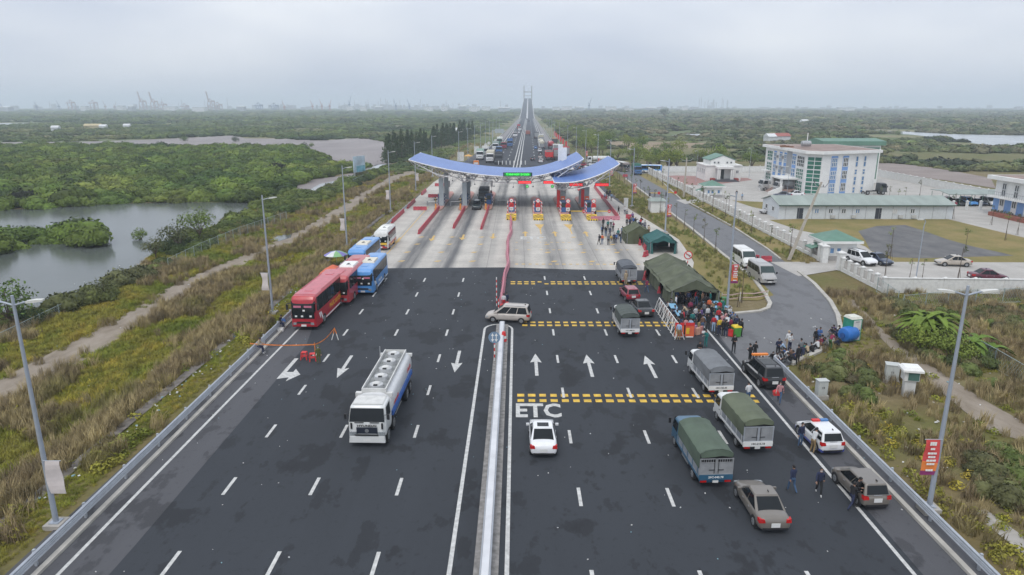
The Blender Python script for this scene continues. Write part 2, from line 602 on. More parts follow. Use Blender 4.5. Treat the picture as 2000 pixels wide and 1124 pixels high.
def arrow(x, y, up=True, m=MARKW, ln=5.2, sc=1., turn=0):
 a = MB()
 h = ln / 2
 s = 1 if up else -1
 z = .013
 if not turn:
  pts = [(-.14 * sc, -h), (.14 * sc, -h), (.14 * sc, h - 2.0), (.5 * sc, h - 2.2), (0, h), (-.5 * sc, h - 2.2), (-.14 * sc, h - 2.0)]
 else:
  pts = [(-.2, -h), (.2, -h), (.2, .9), (-.75, .9), (-.75, .1), (-1.5, 1.75), (-.75, 2.7), (-.75, 1.9), (.2, 2.1), (-.2, 2.1)]
  pts = [(-.2, -h), (.15, -h), (.15, 2.1), (-.75, 1.75), (-.75, 2.6), (-1.5, 1.15), (-.75, -.1), (-.75, .6), (-.2, .6)]
 a.add([(px_ * s, py_ * s, z) for px_, py_ in pts], [tuple(range(len(pts)))])
 return struct(a.build('direction_arrow', m, loc=(x, y, 0)), 'painted lane arrow on the road surface', 'road marking')
for px_, py_ in ((1047, 712), (1151, 714), (1270, 716)):
 p = G(px_, py_)
 arrow(p.x, p.y)
for px_, py_ in ((673, 716), (790, 714), (893, 706)):
 p = G(px_, py_)
 arrow(p.x, p.y, False)
p = G(560, 722)
arrow(p.x, p.y, False, turn=1)
YF = mat('faded_yellow', (.56, .38, .13), .8, var=.25, scale=1.5)
for px_, py_ in ((845, 466), (904, 464), (963, 462), (777, 470)):
 p = G(px_, py_)
 arrow(p.x, p.y, False, YF, 5, 1.25)
for px_, py_ in ((1026, 457), (1084, 457), (1145, 457)):
 p = G(px_, py_)
 arrow(p.x, p.y, True, YF, 5, 1.25)
ym = MB()
def rumble(y0, x0, x1, mb, step=.84, rows=(0, .98), wd=.56, dp=.5, skip=0.):
 n = int((x1 - x0) / step)
 for r in rows:
  for i in range(n):
   if random.random() < skip:
    continue
   rect(mb, x0 + step * (i + .5), y0 + r, wd * random.uniform(.85, 1.05), dp, .010)
rumble(47.6, -.1, 18.6, ym)
rumble(65.9, .4, 18.4, ym)
rumble(82.6, -.9, 18.8, ym, skip=.04)
struct(ym.build('rumble_marking', YELL), 'double rows of yellow rumble strip blocks', 'road marking')
ym = MB()
rumble(93.6, -.5, 19, ym, .95, (0,), .5, .45, .12)
rumble(103.5, -.5, 23, ym, .95, (0,), .5, .3, .25)
rumble(109.5, -.5, 16, ym, .95, (0,), .5, .3, .25)
for x, y0, y1 in ((4.2, 117, 127), (9.6, 117, 127)):
 ym.add([(x - .1, y0, .010), (x + .1, y0, .010), (x + .12, y0 + 5, .010), (x + .9, y1, .010), (x - .9, y1, .010), (x - .12, y0 + 5, .010)], [(0, 1, 2, 3, 4, 5)])
for x in (-16.2, -11, -6, 4.2, 9.6, 14.7):
 for k in range(4):
  rect(ym, x + .4 * (k % 2) - (.25 if x < 0 else -.25) * k, 114 - 6.2 * k, .7, .7, .010, .2)
line(ym, -19.5, 100, 150, .16, .010)
struct(ym.build('plaza_marking', YF), 'worn yellow strips and tapers on the concrete plaza', 'road marking')
for (txt, x0, x1, y0, y1, nm) in (("ETC", -.05, 3.25, 44.7, 47.1, 'near'), ("ETC", .6, 4.9, 112.0, 114.6, 'far')):
 me = text_mesh(txt, 1.0, 0., 'LEFT', 1., .03).copy()
 co = np.array([v.co[:] for v in me.vertices])
 lo_, hi_ = co.min(0), co.max(0)
 for v in me.vertices:
  v.co = (x0 + (v.co.x - lo_[0]) / (hi_[0] - lo_[0]) * (x1 - x0), y0 + (v.co.y - lo_[1]) / (hi_[1] - lo_[1]) * (y1 - y0), .014)
 me.materials.clear()
 me.materials.append(MARKW)
 o = bpy.data.objects.new('lane_lettering', me)
 COL.objects.link(o)
 struct(o, 'white block lettering ETC painted on the ' + ('dark asphalt' if nm == 'near' else 'pale plaza concrete'), 'road marking')
# ---- water, mud, fields
def watermat(name, deep, rough, sc):
 t = NT(name, rough, .5)
 t.b.inputs['IOR'].default_value = 1.33
 n = t.noise(sc, (1, 1.4, 1), 4, .6)
 t.bump(n, .12, .15)
 t.out(t.mix(t.rng(t.noise(.03), .35, .65), deep, tuple(v * 1.35 for v in deep)))
 return t.m
WAT = watermat('marsh_water', (.075, .085, .080), .16, .9)
FWAT = watermat('bright_water', (.30, .32, .33), .25, .3)
t = NT('tidal_mud', .5, .5)
t.out(t.mix(t.rng(t.noise(.05, (1, .4, 1), 6, .65), .35, .7), (.165, .135, .128), (.25, .215, .205)))
MUD = t.m
sheet('marsh_water', polyL([(-700, 411), (0, 411), (100, 407), (200, 400), (330, 396), (500, 396), (480, 412), (420, 440), (330, 480), (285, 505), (268, 535), (200, 565), (110, 600), (0, 618), (-300, 690), (-700, 760)]), LZ + .05, WAT, 'grey rippled creek water left of the road embankment', 'water')
sheet('mud_flat', polyL([(-500, 283), (170, 277), (300, 273), (455, 265), (480, 271), (560, 272), (625, 275), (705, 270), (815, 288), (770, 312), (740, 324), (700, 326), (650, 318), (620, 300), (600, 290), (540, 290), (340, 290), (170, 285), (-500, 292)]), LZ + .03, MUD, 'brownish grey tidal mud flat between the mangroves', 'mud flat')
sheet('mud_channel', polyL([(275, 366), (350, 351), (420, 334), (490, 329), (500, 336), (430, 347), (350, 364), (290, 370)]), LZ + .03, MUD, 'narrow mud channel winding into the mangroves', 'mud flat')
sheet('mud_bank', polyL([(575, 365), (600, 352), (660, 345), (700, 335), (735, 322), (760, 318), (750, 332), (700, 345), (640, 372), (590, 376)]), LZ + .03, MUD, 'muddy creek bank near the billboard', 'mud flat')
sheet('creek_water', polyL([(600, 374), (625, 360), (665, 352), (700, 338), (740, 322), (765, 320), (748, 330), (700, 346), (655, 362), (620, 376)]), LZ + .06, FWAT, 'bright shallow creek beside the billboard', 'water')
sheet('puddle', polyL([(528, 470), (545, 461), (570, 458), (568, 465), (545, 472)]), LZ + .06, WAT, 'muddy rain puddle on the dirt track', 'puddle')
sheet('far_water', polyL([(-500, 249), (0, 247), (120, 242), (160, 240), (120, 240), (0, 241), (-500, 242)]), LZ + .05, FWAT, 'pale stretch of river far left below the port cranes', 'water')
sheet('far_pond', polyL([(762, 231), (830, 229.5), (818, 226.5), (765, 227.5)]), LZ + .05, FWAT, 'bright distant pond left of the bridge road', 'water')
sheet('river_water', poly([(1660, 253), (1760, 257), (1860, 262.5), (2000, 265), (2300, 268), (2300, 292), (2000, 283), (1935, 285), (1900, 280), (1840, 270), (1780, 263.5), (1740, 261), (1668, 258)]), 0.0, FWAT, 'pale river behind the office compound', 'water')
for pg in ([(1085, 235), (1092, 235), (1099, 246), (1107, 251), (1101, 254), (1092, 246)], [(1128, 266), (1134, 266), (1146, 271), (1138, 272)], [(1308, 266), (1330, 262), (1388, 262), (1392, 265), (1312, 269)], [(1394, 258), (1400, 258), (1440, 265), (1430, 268)], [(1455, 269), (1476, 272), (1470, 275), (1452, 272)], [(1700, 236), (1745, 235), (1746, 237), (1702, 238)], [(1545, 243), (1570, 243), (1572, 245), (1546, 245)]):
 sheet('fish_pond', poly(pg), 0.0, FWAT, 'small bright pond among the right hand bushes', 'pond')
DRYF = mat('dry_field', (.25, .19, .12), .95, var=.2, scale=.05)
sheet('dry_field', poly([(1165, 278), (1230, 276), (1330, 280), (1400, 279), (1360, 288), (1320, 293), (1240, 291), (1200, 289)]), 0.0, DRYF, 'dry tan field beyond the roadside trees', 'field')
sheet('sand_lot', poly([(1700, 318), (1760, 320), (1850, 332), (1935, 348), (1945, 368), (1850, 353), (1760, 341), (1700, 332)]), 0.0, mat('sand_lot', (.24, .20, .18), .95, var=.15, scale=.1), 'brown levelled earth lot behind the compound wall', 'field')
DIRT = NT('dirt_track', .95, .2)
DIRT.bump(DIRT.noise(1.2, detail=5), .5, .1)
DIRT.out(DIRT.mix(DIRT.rng(DIRT.noise(.6, (1, .4, 1), 6, .65), .3, .72), (.20, .165, .125), (.33, .285, .235)))
TRACK = [(-260, 850), (0, 742), (100, 690), (200, 640), (280, 595), (330, 560), (400, 530), (455, 507), (500, 490), (560, 462), (610, 436), (660, 406), (710, 375), (760, 346), (800, 334), (815, 337), (780, 350), (735, 377), (690, 410), (640, 440), (600, 457), (560, 482), (500, 508), (440, 533), (390, 560), (345, 590), (270, 638), (190, 690), (90, 745), (0, 800), (-260, 960)]
TRACKW = polyL(TRACK)
sheet('dirt_path', TRACKW, LZ + .03, DIRT.m, 'pale dirt track left of the highway verge', 'path')
PATHR = [(1640, 580), (1668, 586), (1700, 620), (1730, 650), (1765, 680), (1800, 700), (1850, 735), (1920, 780), (2010, 830), (2200, 930), (2200, 1010), (2010, 865), (1930, 840), (1880, 800), (1850, 775), (1800, 735), (1760, 700), (1725, 665), (1695, 632), (1660, 598)]
PATHRW = poly(PATHR)
sheet('dirt_path', PATHRW, -.02, DIRT.m, 'sandy footpath running down the right hand verge', 'path')
# ---- service road, compound yard
sheet('service_road', [tuple(G(x, y))[:2] for x, y in ((1376, 618), (1385, 612), (1430, 612), (1490, 606), (1504, 596), (1495, 578), (1474, 548), (1416, 500), (1350, 445), (1288, 398), (1225, 350), (1190, 325), (1240, 325), (1290, 355), (1346, 400), (1430, 445), (1500, 490), (1528, 508), (1560, 530), (1590, 555), (1622, 590), (1638, 625), (1640, 655), (1600, 688), (1545, 712), (1470, 740))], .004, SERV, 'grey asphalt service road joining the highway', 'road')
YARD = NT('yard_concrete', .85, .3)
YARD.out(YARD.mix(YARD.rng(YARD.noise(.3, detail=6, rough=.65), .3, .7), (.34, .325, .30), (.46, .44, .41)))
FX = 43.6
sheet('compound_yard', [(FX, 79), (FX, 231), (114, 231), (114, 142), (170, 142), (170, 79)], .0, YARD.m, 'pale concrete yard of the walled office compound', 'yard')
sheet('gate_apron', poly([(1505, 512), (1585, 512), (1640, 515), (1640, 527), (1560, 540), (1540, 530)]), .008, YARD.m, 'concrete apron in front of the compound gate', 'pavement')
sheet('gate_apron', poly([(1320, 391), (1368, 388), (1376, 394), (1338, 399)]), .008, YARD.m, 'concrete apron at the small upper gate', 'pavement')
GR = NT('dry_lawn', .95, .2)
GR.bump(GR.noise(6, detail=4), .5, .08)
gA = GR.mix(GR.rng(GR.noise(.16, detail=6), .35, .65), (.29, .225, .095), (.175, .170, .050))
GR.out(GR.mix(GR.rng(GR.noise(2.2, detail=5, rough=.7), .3, .7, 0, .45), gA, (.13, .10, .045)))
sheet('lawn', poly([(1502, 430), (1560, 428), (1850, 428), (1960, 455), (2150, 500), (2150, 515), (2000, 513), (1800, 512), (1730, 512), (1690, 482), (1660, 470), (1560, 450)]), .008, GR.m, 'patchy dry lawn in the office compound', 'lawn')
GV = NT('dark_gravel', .95, .2)
GV.out(GV.mix(GV.rng(GV.noise(.35, (1, .6, 1), 6, .7), .35, .65), (.105, .105, .110), (.17, .168, .165)))
sheet('gravel_lot', poly([(1676, 452), (1712, 442), (1768, 440), (1800, 450), (1850, 468), (1900, 482), (1960, 495), (1980, 500), (1900, 502), (1800, 505), (1745, 503), (1700, 490), (1690, 470)]), .014, GV.m, 'dark gravel patch in the compound lawn', 'gravel')
sheet('lawn', poly([(1430, 392), (1530, 397), (1505, 412), (1470, 405)]), .008, GR.m, 'strip of dry lawn behind the fence by the prefab hall', 'lawn')
sheet('brick_paving', poly([(1290, 345), (1320, 343), (1460, 348), (1470, 352), (1380, 363), (1320, 360)]), .008, mat('red_paving', (.30, .17, .15), .85, var=.15, scale=.8), 'reddish paved forecourt of the columned hall', 'pavement')
sheet('lawn', [(23.2, 88), (23.4, 75.5), (27.6, 75.2), (30.2, 77.5), (30.9, 84), (31, 225), (28, 260), (25, 225), (27.5, 118), (25.5, 96)], .006, GR.m, 'dry grass island between plaza and service road', 'lawn')
sheet('lawn', [(39.4, 93), (43.3, 97), (43.3, 228), (39.2, 224)], .006, GR.m, 'grass verge between service road and compound fence', 'lawn')
KERB = mat('kerb_concrete', (.42, .40, .36), .85, var=.18, scale=1.2)
def ribbon(mb, pts, wd, z0, z1):
 P = [Vector((p[0], p[1], 0)) for p in pts]
 rings = []
 for i, p in enumerate(P):
  d = (P[min(i + 1, len(P) - 1)] - P[max(i - 1, 0)]).normalized()
  n = Vector((-d.y, d.x, 0)) * wd / 2
  rings.append([(p.x - n.x, p.y - n.y, z0), (p.x + n.x, p.y + n.y, z0), (p.x + n.x, p.y + n.y, z1), (p.x - n.x, p.y - n.y, z1)])
 mb.loft(rings)
 return mb
def kerb(pts, label, wd=.28, z1=.16, m=KERB):
 return struct(ribbon(MB(), pts, wd, -.05, z1).build('kerb', m), label, 'kerb')
kerb(poly([(1372, 617), (1385, 614), (1430, 614), (1484, 609), (1500, 603), (1504, 594), (1495, 577), (1473, 547), (1415, 500), (1348, 445), (1286, 398), (1222, 350)]), 'pale kerb around the grass island tip', .45)
kerb(poly([(1545, 712), (1598, 688), (1637, 658), (1641, 640), (1636, 616), (1622, 590), (1590, 555), (1560, 531)]), 'curved pale kerb at the service road mouth', .45)
kerb(poly([(1524, 507), (1500, 488), (1430, 443), (1348, 398)]), 'kerb along the service road verge below the fence')
kerb(poly([(1330, 390), (1290, 353), (1245, 328)]), 'kerb along the upper service road verge')
kerb([(21.5, -10), (21.6, 57.5)], 'concrete kerb along the right hand guardrail')
kerb([(-22.5, -10), (-22.75, 30), (-23.4, 75)], 'concrete kerb along the left hand guardrail')
DRAIN = mat('drain_stone', (.14, .125, .11), .95, var=.45, scale=1.6, detail=8)
sheet('drain_ditch', [(-27.9, 20), (-27.1, 20), (-27.1, 140), (-27.9, 140)], -.12, DRAIN, 'dark littered stone drain below the left guardrail', 'ditch')
sheet('drain_cover', [tuple(p)[:2] for p in (G(1895, 1000), G(1925, 995), G(2100, 1120), G(2060, 1130))], .0, CONC, 'cracked concrete drain slabs on the right verge', 'drain')
# ================================================================ GUARDRAILS, LAMPS, BARRIERS
def guardrail(x, y0, y1, side, label, dbl=False, z=0., rz=0.):
 """W-beam rail along Y; side = +1 when the beam faces +X"""
 t = thing('guardrail', label, 'guardrail', (x, y0, z), rz)
 ln = y1 - y0
 prof = [(.0, .0), (.07, .06), (.07, .11), (.01, .155), (.07, .20), (.07, .25), (.0, .31)]
 for k, zz in enumerate((.36, .60) if dbl == 2 else (.52,)):
  for sg in ((1, -1) if dbl is True else (side,)):
   b = MB()
   pr = [(sg * (a + .09), h + zz) for a, h in prof] + [(sg * (a + .075), h + zz) for a, h in reversed(prof)]
   b.loft([[(a, 0, h) for a, h in pr], [(a, ln, h) for a, h in pr]])
   b.build('rail', STEEL, t)
 pb = MB().box(0, 0, 0, .12, .12, .9)
 pb.box(side * .06, 0, .55, .16, .3, .25)
 me = pb.mesh('post', STEEL)
 n = int(ln / 4)
 for i in range(n + 1):
  o = bpy.data.objects.new('post', me)
  COL.objects.link(o)
  o.parent = t
  o.location = (-side * .06, min(i * 4 + .3, ln - .2), 0)
 return t
guardrail(-22.8, 4, 70, 1, 'nearer galvanised guardrail along the left edge of the highway', 2, 0, .014)
guardrail(-23.85, 70, 152, 1, 'farther galvanised guardrail on the left, behind coaches and plaza edge', 2)
guardrail(22.1, 4, 55, -1, 'long galvanised guardrail along the right edge of the highway', 2)
guardrail(-17.6 + SXF(300), 300, 620, 1, 'far galvanised guardrail on the left beyond the toll canopy', rz=-.0165)
guardrail(17.6 + SXF(400), 400, 720, -1, 'far galvanised guardrail on the right beyond the toll canopy', rz=-.0165)
t = thing('median_barrier', 'grey double sided steel median barrier on a dusty plinth', 'barrier', (-1.45, -6, 0))
MB().box(0, 36, .0, 1.2, 72, .07).build('plinth', mat('dusty_plinth', (.25, .24, .23), .95, var=.3, scale=3), t)
bb = MB()
for sg in (1, -1):
 prof = [(.0, .0), (.07, .06), (.07, .11), (.01, .155), (.07, .20), (.07, .25), (.0, .31)]
 pr = [(sg * (a + .19), h + .42) for a, h in prof] + [(sg * (a + .175), h + .42) for a, h in reversed(prof)]
 o = MB().loft([[(a, 0, h) for a, h in pr], [(a, 71, h) for a, h in pr]]).build('rail', STEEL, t)
MB().box(0, 35.5, .70, .40, 71, .03).build('top_plate', mat('bright_steel', (.60, .61, .63), .6, .1, var=.12, scale=.7), t)
me = MB().box(0, 0, .07, .4, .12, .63).mesh('post', STEEL)
for i in range(18):
 o = bpy.data.objects.new('post', me)
 COL.objects.link(o)
 o.parent = t
 o.location = (0, i * 4 + .5, 0)
t = thing('keep_sign', 'round blue traffic sign with white double arrows on striped post', 'traffic sign', (G(966, 706).x, G(966, 706).y, .05))
STRIPE = []
b = MB()
for k in range(8):
 b.mat(k % 2).cyl((0, 0, k * .3), (0, 0, k * .3 + .3), .055, n=8)
b.build('post', [WHITE, REDW], t)
MB().cyl((0, -.06, 2.15), (0, -.03, 2.15), .52, n=20).build('sign_disc', mat('sign_steelblue', (.18, .27, .38), .5), t)
a = MB()
for sx in (-.16, .16):
 a.box(sx, -.075, 1.85, .07, .02, .6)
 a.add([(sx - .14, -.08, 2.0), (sx + .14, -.08, 2.0), (sx, -.08, 1.75)], [(0, 1, 2)])
 a.add([(sx - .14, -.08, 2.3), (sx, -.08, 2.55), (sx + .14, -.08, 2.3)], [(2, 1, 0)])
a.build('arrow_symbol', WHITE, t)
def marker_post(x, y, h, label):
 b = MB()
 n = int(h / .3)
 for k in range(n):
  b.mat(k % 2).cyl((0, 0, k * .3), (0, 0, k * .3 + .3), .05, n=8)
 return tag(b.build('marker_post', [WHITE, REDW], loc=(x, y, 0)), label, 'post')
p = G(970, 598)
marker_post(p.x, p.y, 3.3, 'tall thin red and white marker post beside the pink barrier end')
p = G(974, 628)
marker_post(p.x, p.y, 2.4, 'thin red and white marker post at the median tip by the car')
LAMPM = mat('lamp_pole', (.36, .40, .46), .5, .25, var=.06)
def lamp_mesh():
 t = thing('street_lamp', 'x', 'street lamp', (0, 0, -50))
 MB().box(0, 0, 0, .9, .9, .35).build('footing', CONC, t)
 b = MB().cyl((0, 0, .35), (0, 0, 12.8), .14, .07, n=10)
 b.box(0, 0, .35, .5, .5, .05)
 b.build('pole', LAMPM, t, smooth=True)
 return t
LPROTO = lamp_mesh()
def lamp_arm(parent, sx, long=True):
 b = MB().tube([(0, 0, 12.3), (sx * .5, 0, 12.45), (sx * .8, 0, 12.5)], .05)
 a = b.build('arm', LAMPM, parent)
 MB().loft([[(sx * .7, -.16, 12.44), (sx * .7, .16, 12.44), (sx * .7, .16, 12.54), (sx * .7, -.16, 12.54)], [(sx * 1.05, -.15, 12.46), (sx * 1.05, .15, 12.46), (sx * 1.05, .15, 12.6), (sx * 1.05, -.15, 12.6)], [(sx * 1.5, -.1, 12.54), (sx * 1.5, .1, 12.54), (sx * 1.5, .1, 12.62), (sx * 1.5, -.1, 12.62)]]).build('lamp_head', mat('lamp_head', (.62, .62, .58), .4), a)
def banner(parent, sx, red, z0=2.5, h=2.3, wd=1.05, yy=-.12):
 b = MB()
 n = 8
 pts = []
 for k in range(n + 1):
  f = k / n
  x0 = sx * .12
  x1 = sx * (.12 + wd * (.92 + .08 * math.cos(f * 5)))
  bow = .16 * math.sin(f * 3.1)
  pts.append(((x0, yy - bow, z0 + h * f), (x1, yy + bow * .6 - .05 * math.sin(f * 9), z0 + h * f)))
 if red:
  b.mat(0)
 for k in range(n):
  b.mat((2 if k == 0 else 1 if k < 3 else 0) if red else 0)
  q = [pts[k][0], pts[k][1], pts[k + 1][1], pts[k + 1][0]]
  b.quad(*(q if sx > 0 else q[::-1]))
  b.quad(*[(a[0], a[1] + .012, a[2]) for a in (q[::-1] if sx > 0 else q)])
 o = b.build('banner', [BANNER_R, mat('banner_orange', (.75, .22, .05), .7), mat('banner_purple', (.28, .04, .16), .7)] if red else BANNER_W, parent, smooth=2)
 if red:
  m = MB()
  for k, (zz, ln) in enumerate(((.86, .45), (.74, .3), (.62, .62), (.52, .5), (.42, .66), (.32, .55), (.14, .5))):
   z1 = z0 + h * zz
   cx = sx * (.12 + wd * .5)
   for j in range(3):
    wv = ln * wd / 3.4
    m.box(cx + (j - 1) * ln * wd / 3, yy - .16 * math.sin(zz * 3.1) * .35 - .10, z1, wv, .012, .11 if k else .2)
  m.build('lettering', WHITE, o)
 MB().cyl((0, yy, z0 + h), (sx * (wd + .15), yy, z0 + h), .02, n=6).build('rod', STEEL, parent)
LY = [31.6, 70, 106, 143, 180, 217, 254, 292, 330, 370, 412, 455, 500, 550, 610]
for i, yv in enumerate(LY):
 x = [-24.4, -26.2, -26.9, -26.6][min(i, 3)] if i < 6 else -22.5 + SXF(yv)
 lab = 'grey street lamp on the left verge, ' + ORD[i] + ' from the camera'
 l = dup(LPROTO, (x, yv, -.15 if i < 6 else -.1), 0, lab, 'street lamps on the left verge')
 if i == 0:
  lamp_arm(l, -1)
 lamp_arm(l, 1)
 if i < 6:
  banner(l, 1 if i == 0 else (-1 if i < 4 else 1), False, 2.1 if i == 0 else 2.7, 1.9, .8)
RYV = [(22.6, 33.2), (22.95, 71.6), (25.8, 117.5), (25.3, 150), (25.3, 189), (25.5, 226), (24.5, 262), (23.5, 300), (22, 340), (20, 385), (19, 430), (18.6, 480), (18.6, 535), (18.6, 600)]
for i, (x, yv) in enumerate(RYV):
 x += SXF(yv)
 l = dup(LPROTO, (x, yv, 0), 0, 'grey street lamp on the right verge, ' + ORD[i] + ' from the camera', 'street lamps on the right verge')
 lamp_arm(l, -1)
 if i == 0:
  lamp_arm(l, 1)
 if i < 7:
  banner(l, -1 if i in (0,) else 1, True, 2.3 if i == 0 else 3.0, 2.1, .78)
  if i > 0:
   l.children[-1].parent['x'] = 1
for o in list(LPROTO.children) + [LPROTO]:
 bpy.data.objects.remove(o)
# ---- plastic water barriers
PINK = mat('pink_plastic', (.50, .19, .235), .55, var=.2, scale=1.5)
REDB = mat('red_barrier', (.42, .045, .065), .5, var=.2, scale=1.5)
def barrier_proto(m, name):
 b = MB()
 pr = [(-.22, 0), (-.22, .18), (-.13, .34), (-.09, .78), (.09, .78), (.13, .34), (.22, .18), (.22, 0)]
 b.loft([[(-.74, a, h) for a, h in pr], [(.74, a, h) for a, h in pr]])
 b.box(-.35, 0, .78, .2, .1, .04)
 b.box(.35, 0, .78, .2, .1, .04)
 b.mat(1)
 for sx in (-.38, .02, .42):
  for sg in (-1, 1):
   q = [(sx - .14, sg * .118, .45), (sx + .14, sg * .118, .45), (sx + .14, sg * .104, .62), (sx - .14, sg * .104, .62)]
   b.quad(*(q if sg < 0 else q[::-1]))
 b.mat(2)
 for sx in (-.4, .4):
  for sg in (-1, 1):
   q = [(sx - .12, sg * .226, .02), (sx + .12, sg * .226, .02), (sx + .12, sg * .226, .12), (sx - .12, sg * .226, .12)]
   b.quad(*(q if sg < 0 else q[::-1]))
 return b.mesh('water_barrier', [m, mat('barrier_print', (.62, .5, .5), .6), DARK])
BME = {'red': barrier_proto(REDB, 'r'), 'pink': barrier_proto(PINK, 'p')}
def barrier_row(p0, p1, kind, where, group, wob=0., step=1.52, mid=None):
 p0, p1 = Vector(p0[:2]), Vector(p1[:2])
 d = p1 - p0
 n = max(1, round(d.length / step))
 for i in range(n):
  f = (i + .5) / n
  p = p0 + d * f
  nrm = Vector((-d.y, d.x)).normalized()
  p = p + nrm * (wob * math.sin(f * 14) + wob * .5 * math.sin(f * 31 + 1))
  o = bpy.data.objects.new('water_barrier', BME[kind])
  COL.objects.link(o)
  o.location = (p.x, p.y, .006)
  o.rotation_euler = (0, 0, math.atan2(d.y, d.x) + (wob * .5 * math.cos(f * 14)))
  lab = kind + ' water barrier ' + where
  if n > 1:
   lab += ', ' + ORD[min(i, 47)] + ' from near end' if abs(d.y) > abs(d.x) else ', ' + ORD[i] + ' from the left'
  tag(o, lab, 'water barrier', group if n > 1 else None)
barrier_row(G(981, 598), G(999, 428), 'pink', 'in the wavy centre row', 'wavy row of pink barriers down the plaza centre', .16)
barrier_row(G(818, 458), G(858, 409), 'red', 'leading to the leftmost toll island', 'barriers before the leftmost toll island')
barrier_row(G(886, 447), G(908, 409), 'red', 'leading to the second toll island', 'barriers before the second toll island')
barrier_row(G(940, 449), G(955, 407), 'red', 'leading to the third toll island', 'barriers before the third toll island')
barrier_row(G(1154, 431), G(1210, 430), 'pink', 'closing the rightmost lane', 'barriers closing the rightmost lane')
barrier_row(G(1207, 427), G(1161, 367), 'red', 'along the rightmost lane edge', 'barriers along the rightmost lane edge')
barrier_row((-23.7, 128), (-23.7, 142), 'red', 'on the nearer stretch of the left plaza edge', 'barriers on the left plaza edge')
barrier_row((-23.7, 147), (-23.7, 158), 'red', 'on the middle stretch of the left plaza edge', 'barriers on the left plaza edge')
barrier_row((-23.7, 170), (-23.7, 178), 'red', 'on the farther stretch of the left plaza edge', 'barriers on the left plaza edge')
barrier_row(G(808, 411), G(833, 411), 'red', 'across the outer left lane, nearest line', 'barriers across the outer left lane')
barrier_row(G(837, 386), G(858, 386), 'red', 'across the outer left lane, middle line', 'barriers across the outer left lane')
barrier_row(G(850, 364), G(878, 364), 'red', 'across the outer left lane, farthest line', 'barriers across the outer left lane')
barrier_row(G(1219, 427), G(1240, 427), 'red', 'behind the waiting crowd by the lamp', 'barriers behind the waiting crowd')
barrier_row(G(712, 480), G(729, 480), 'red', 'behind the rear blue bus', 'barriers behind the rear blue bus')
barrier_row(G(1466, 509), G(1478, 509), 'red', 'on the service road behind the white van', None)
barrier_row(G(1487, 511), G(1506, 511), 'red', 'on the service road by the leaning pole', None)
barrier_row(G(1246, 467), G(1250, 480), 'red', 'between the two small tents', None)
barrier_row(G(1256, 478), G(1261, 490), 'red', 'in front of the teal tent', None)
barrier_row(G(1257, 503), G(1265, 499), 'red', 'standing alone between tents and truck', None)
barrier_row(G(1258, 548), G(1264, 528), 'red', 'at the far corner of the long tent', 'barriers along the long tent')
barrier_row(G(1174, 388), G(1186, 389), 'red', 'beside the men at the plaza edge', None)
barrier_row(G(1216, 346), G(1226, 346), 'red', 'far up the service road', None)
barrier_row(G(1287, 573), G(1290, 563), 'red', 'at the front flap of the long tent', None)
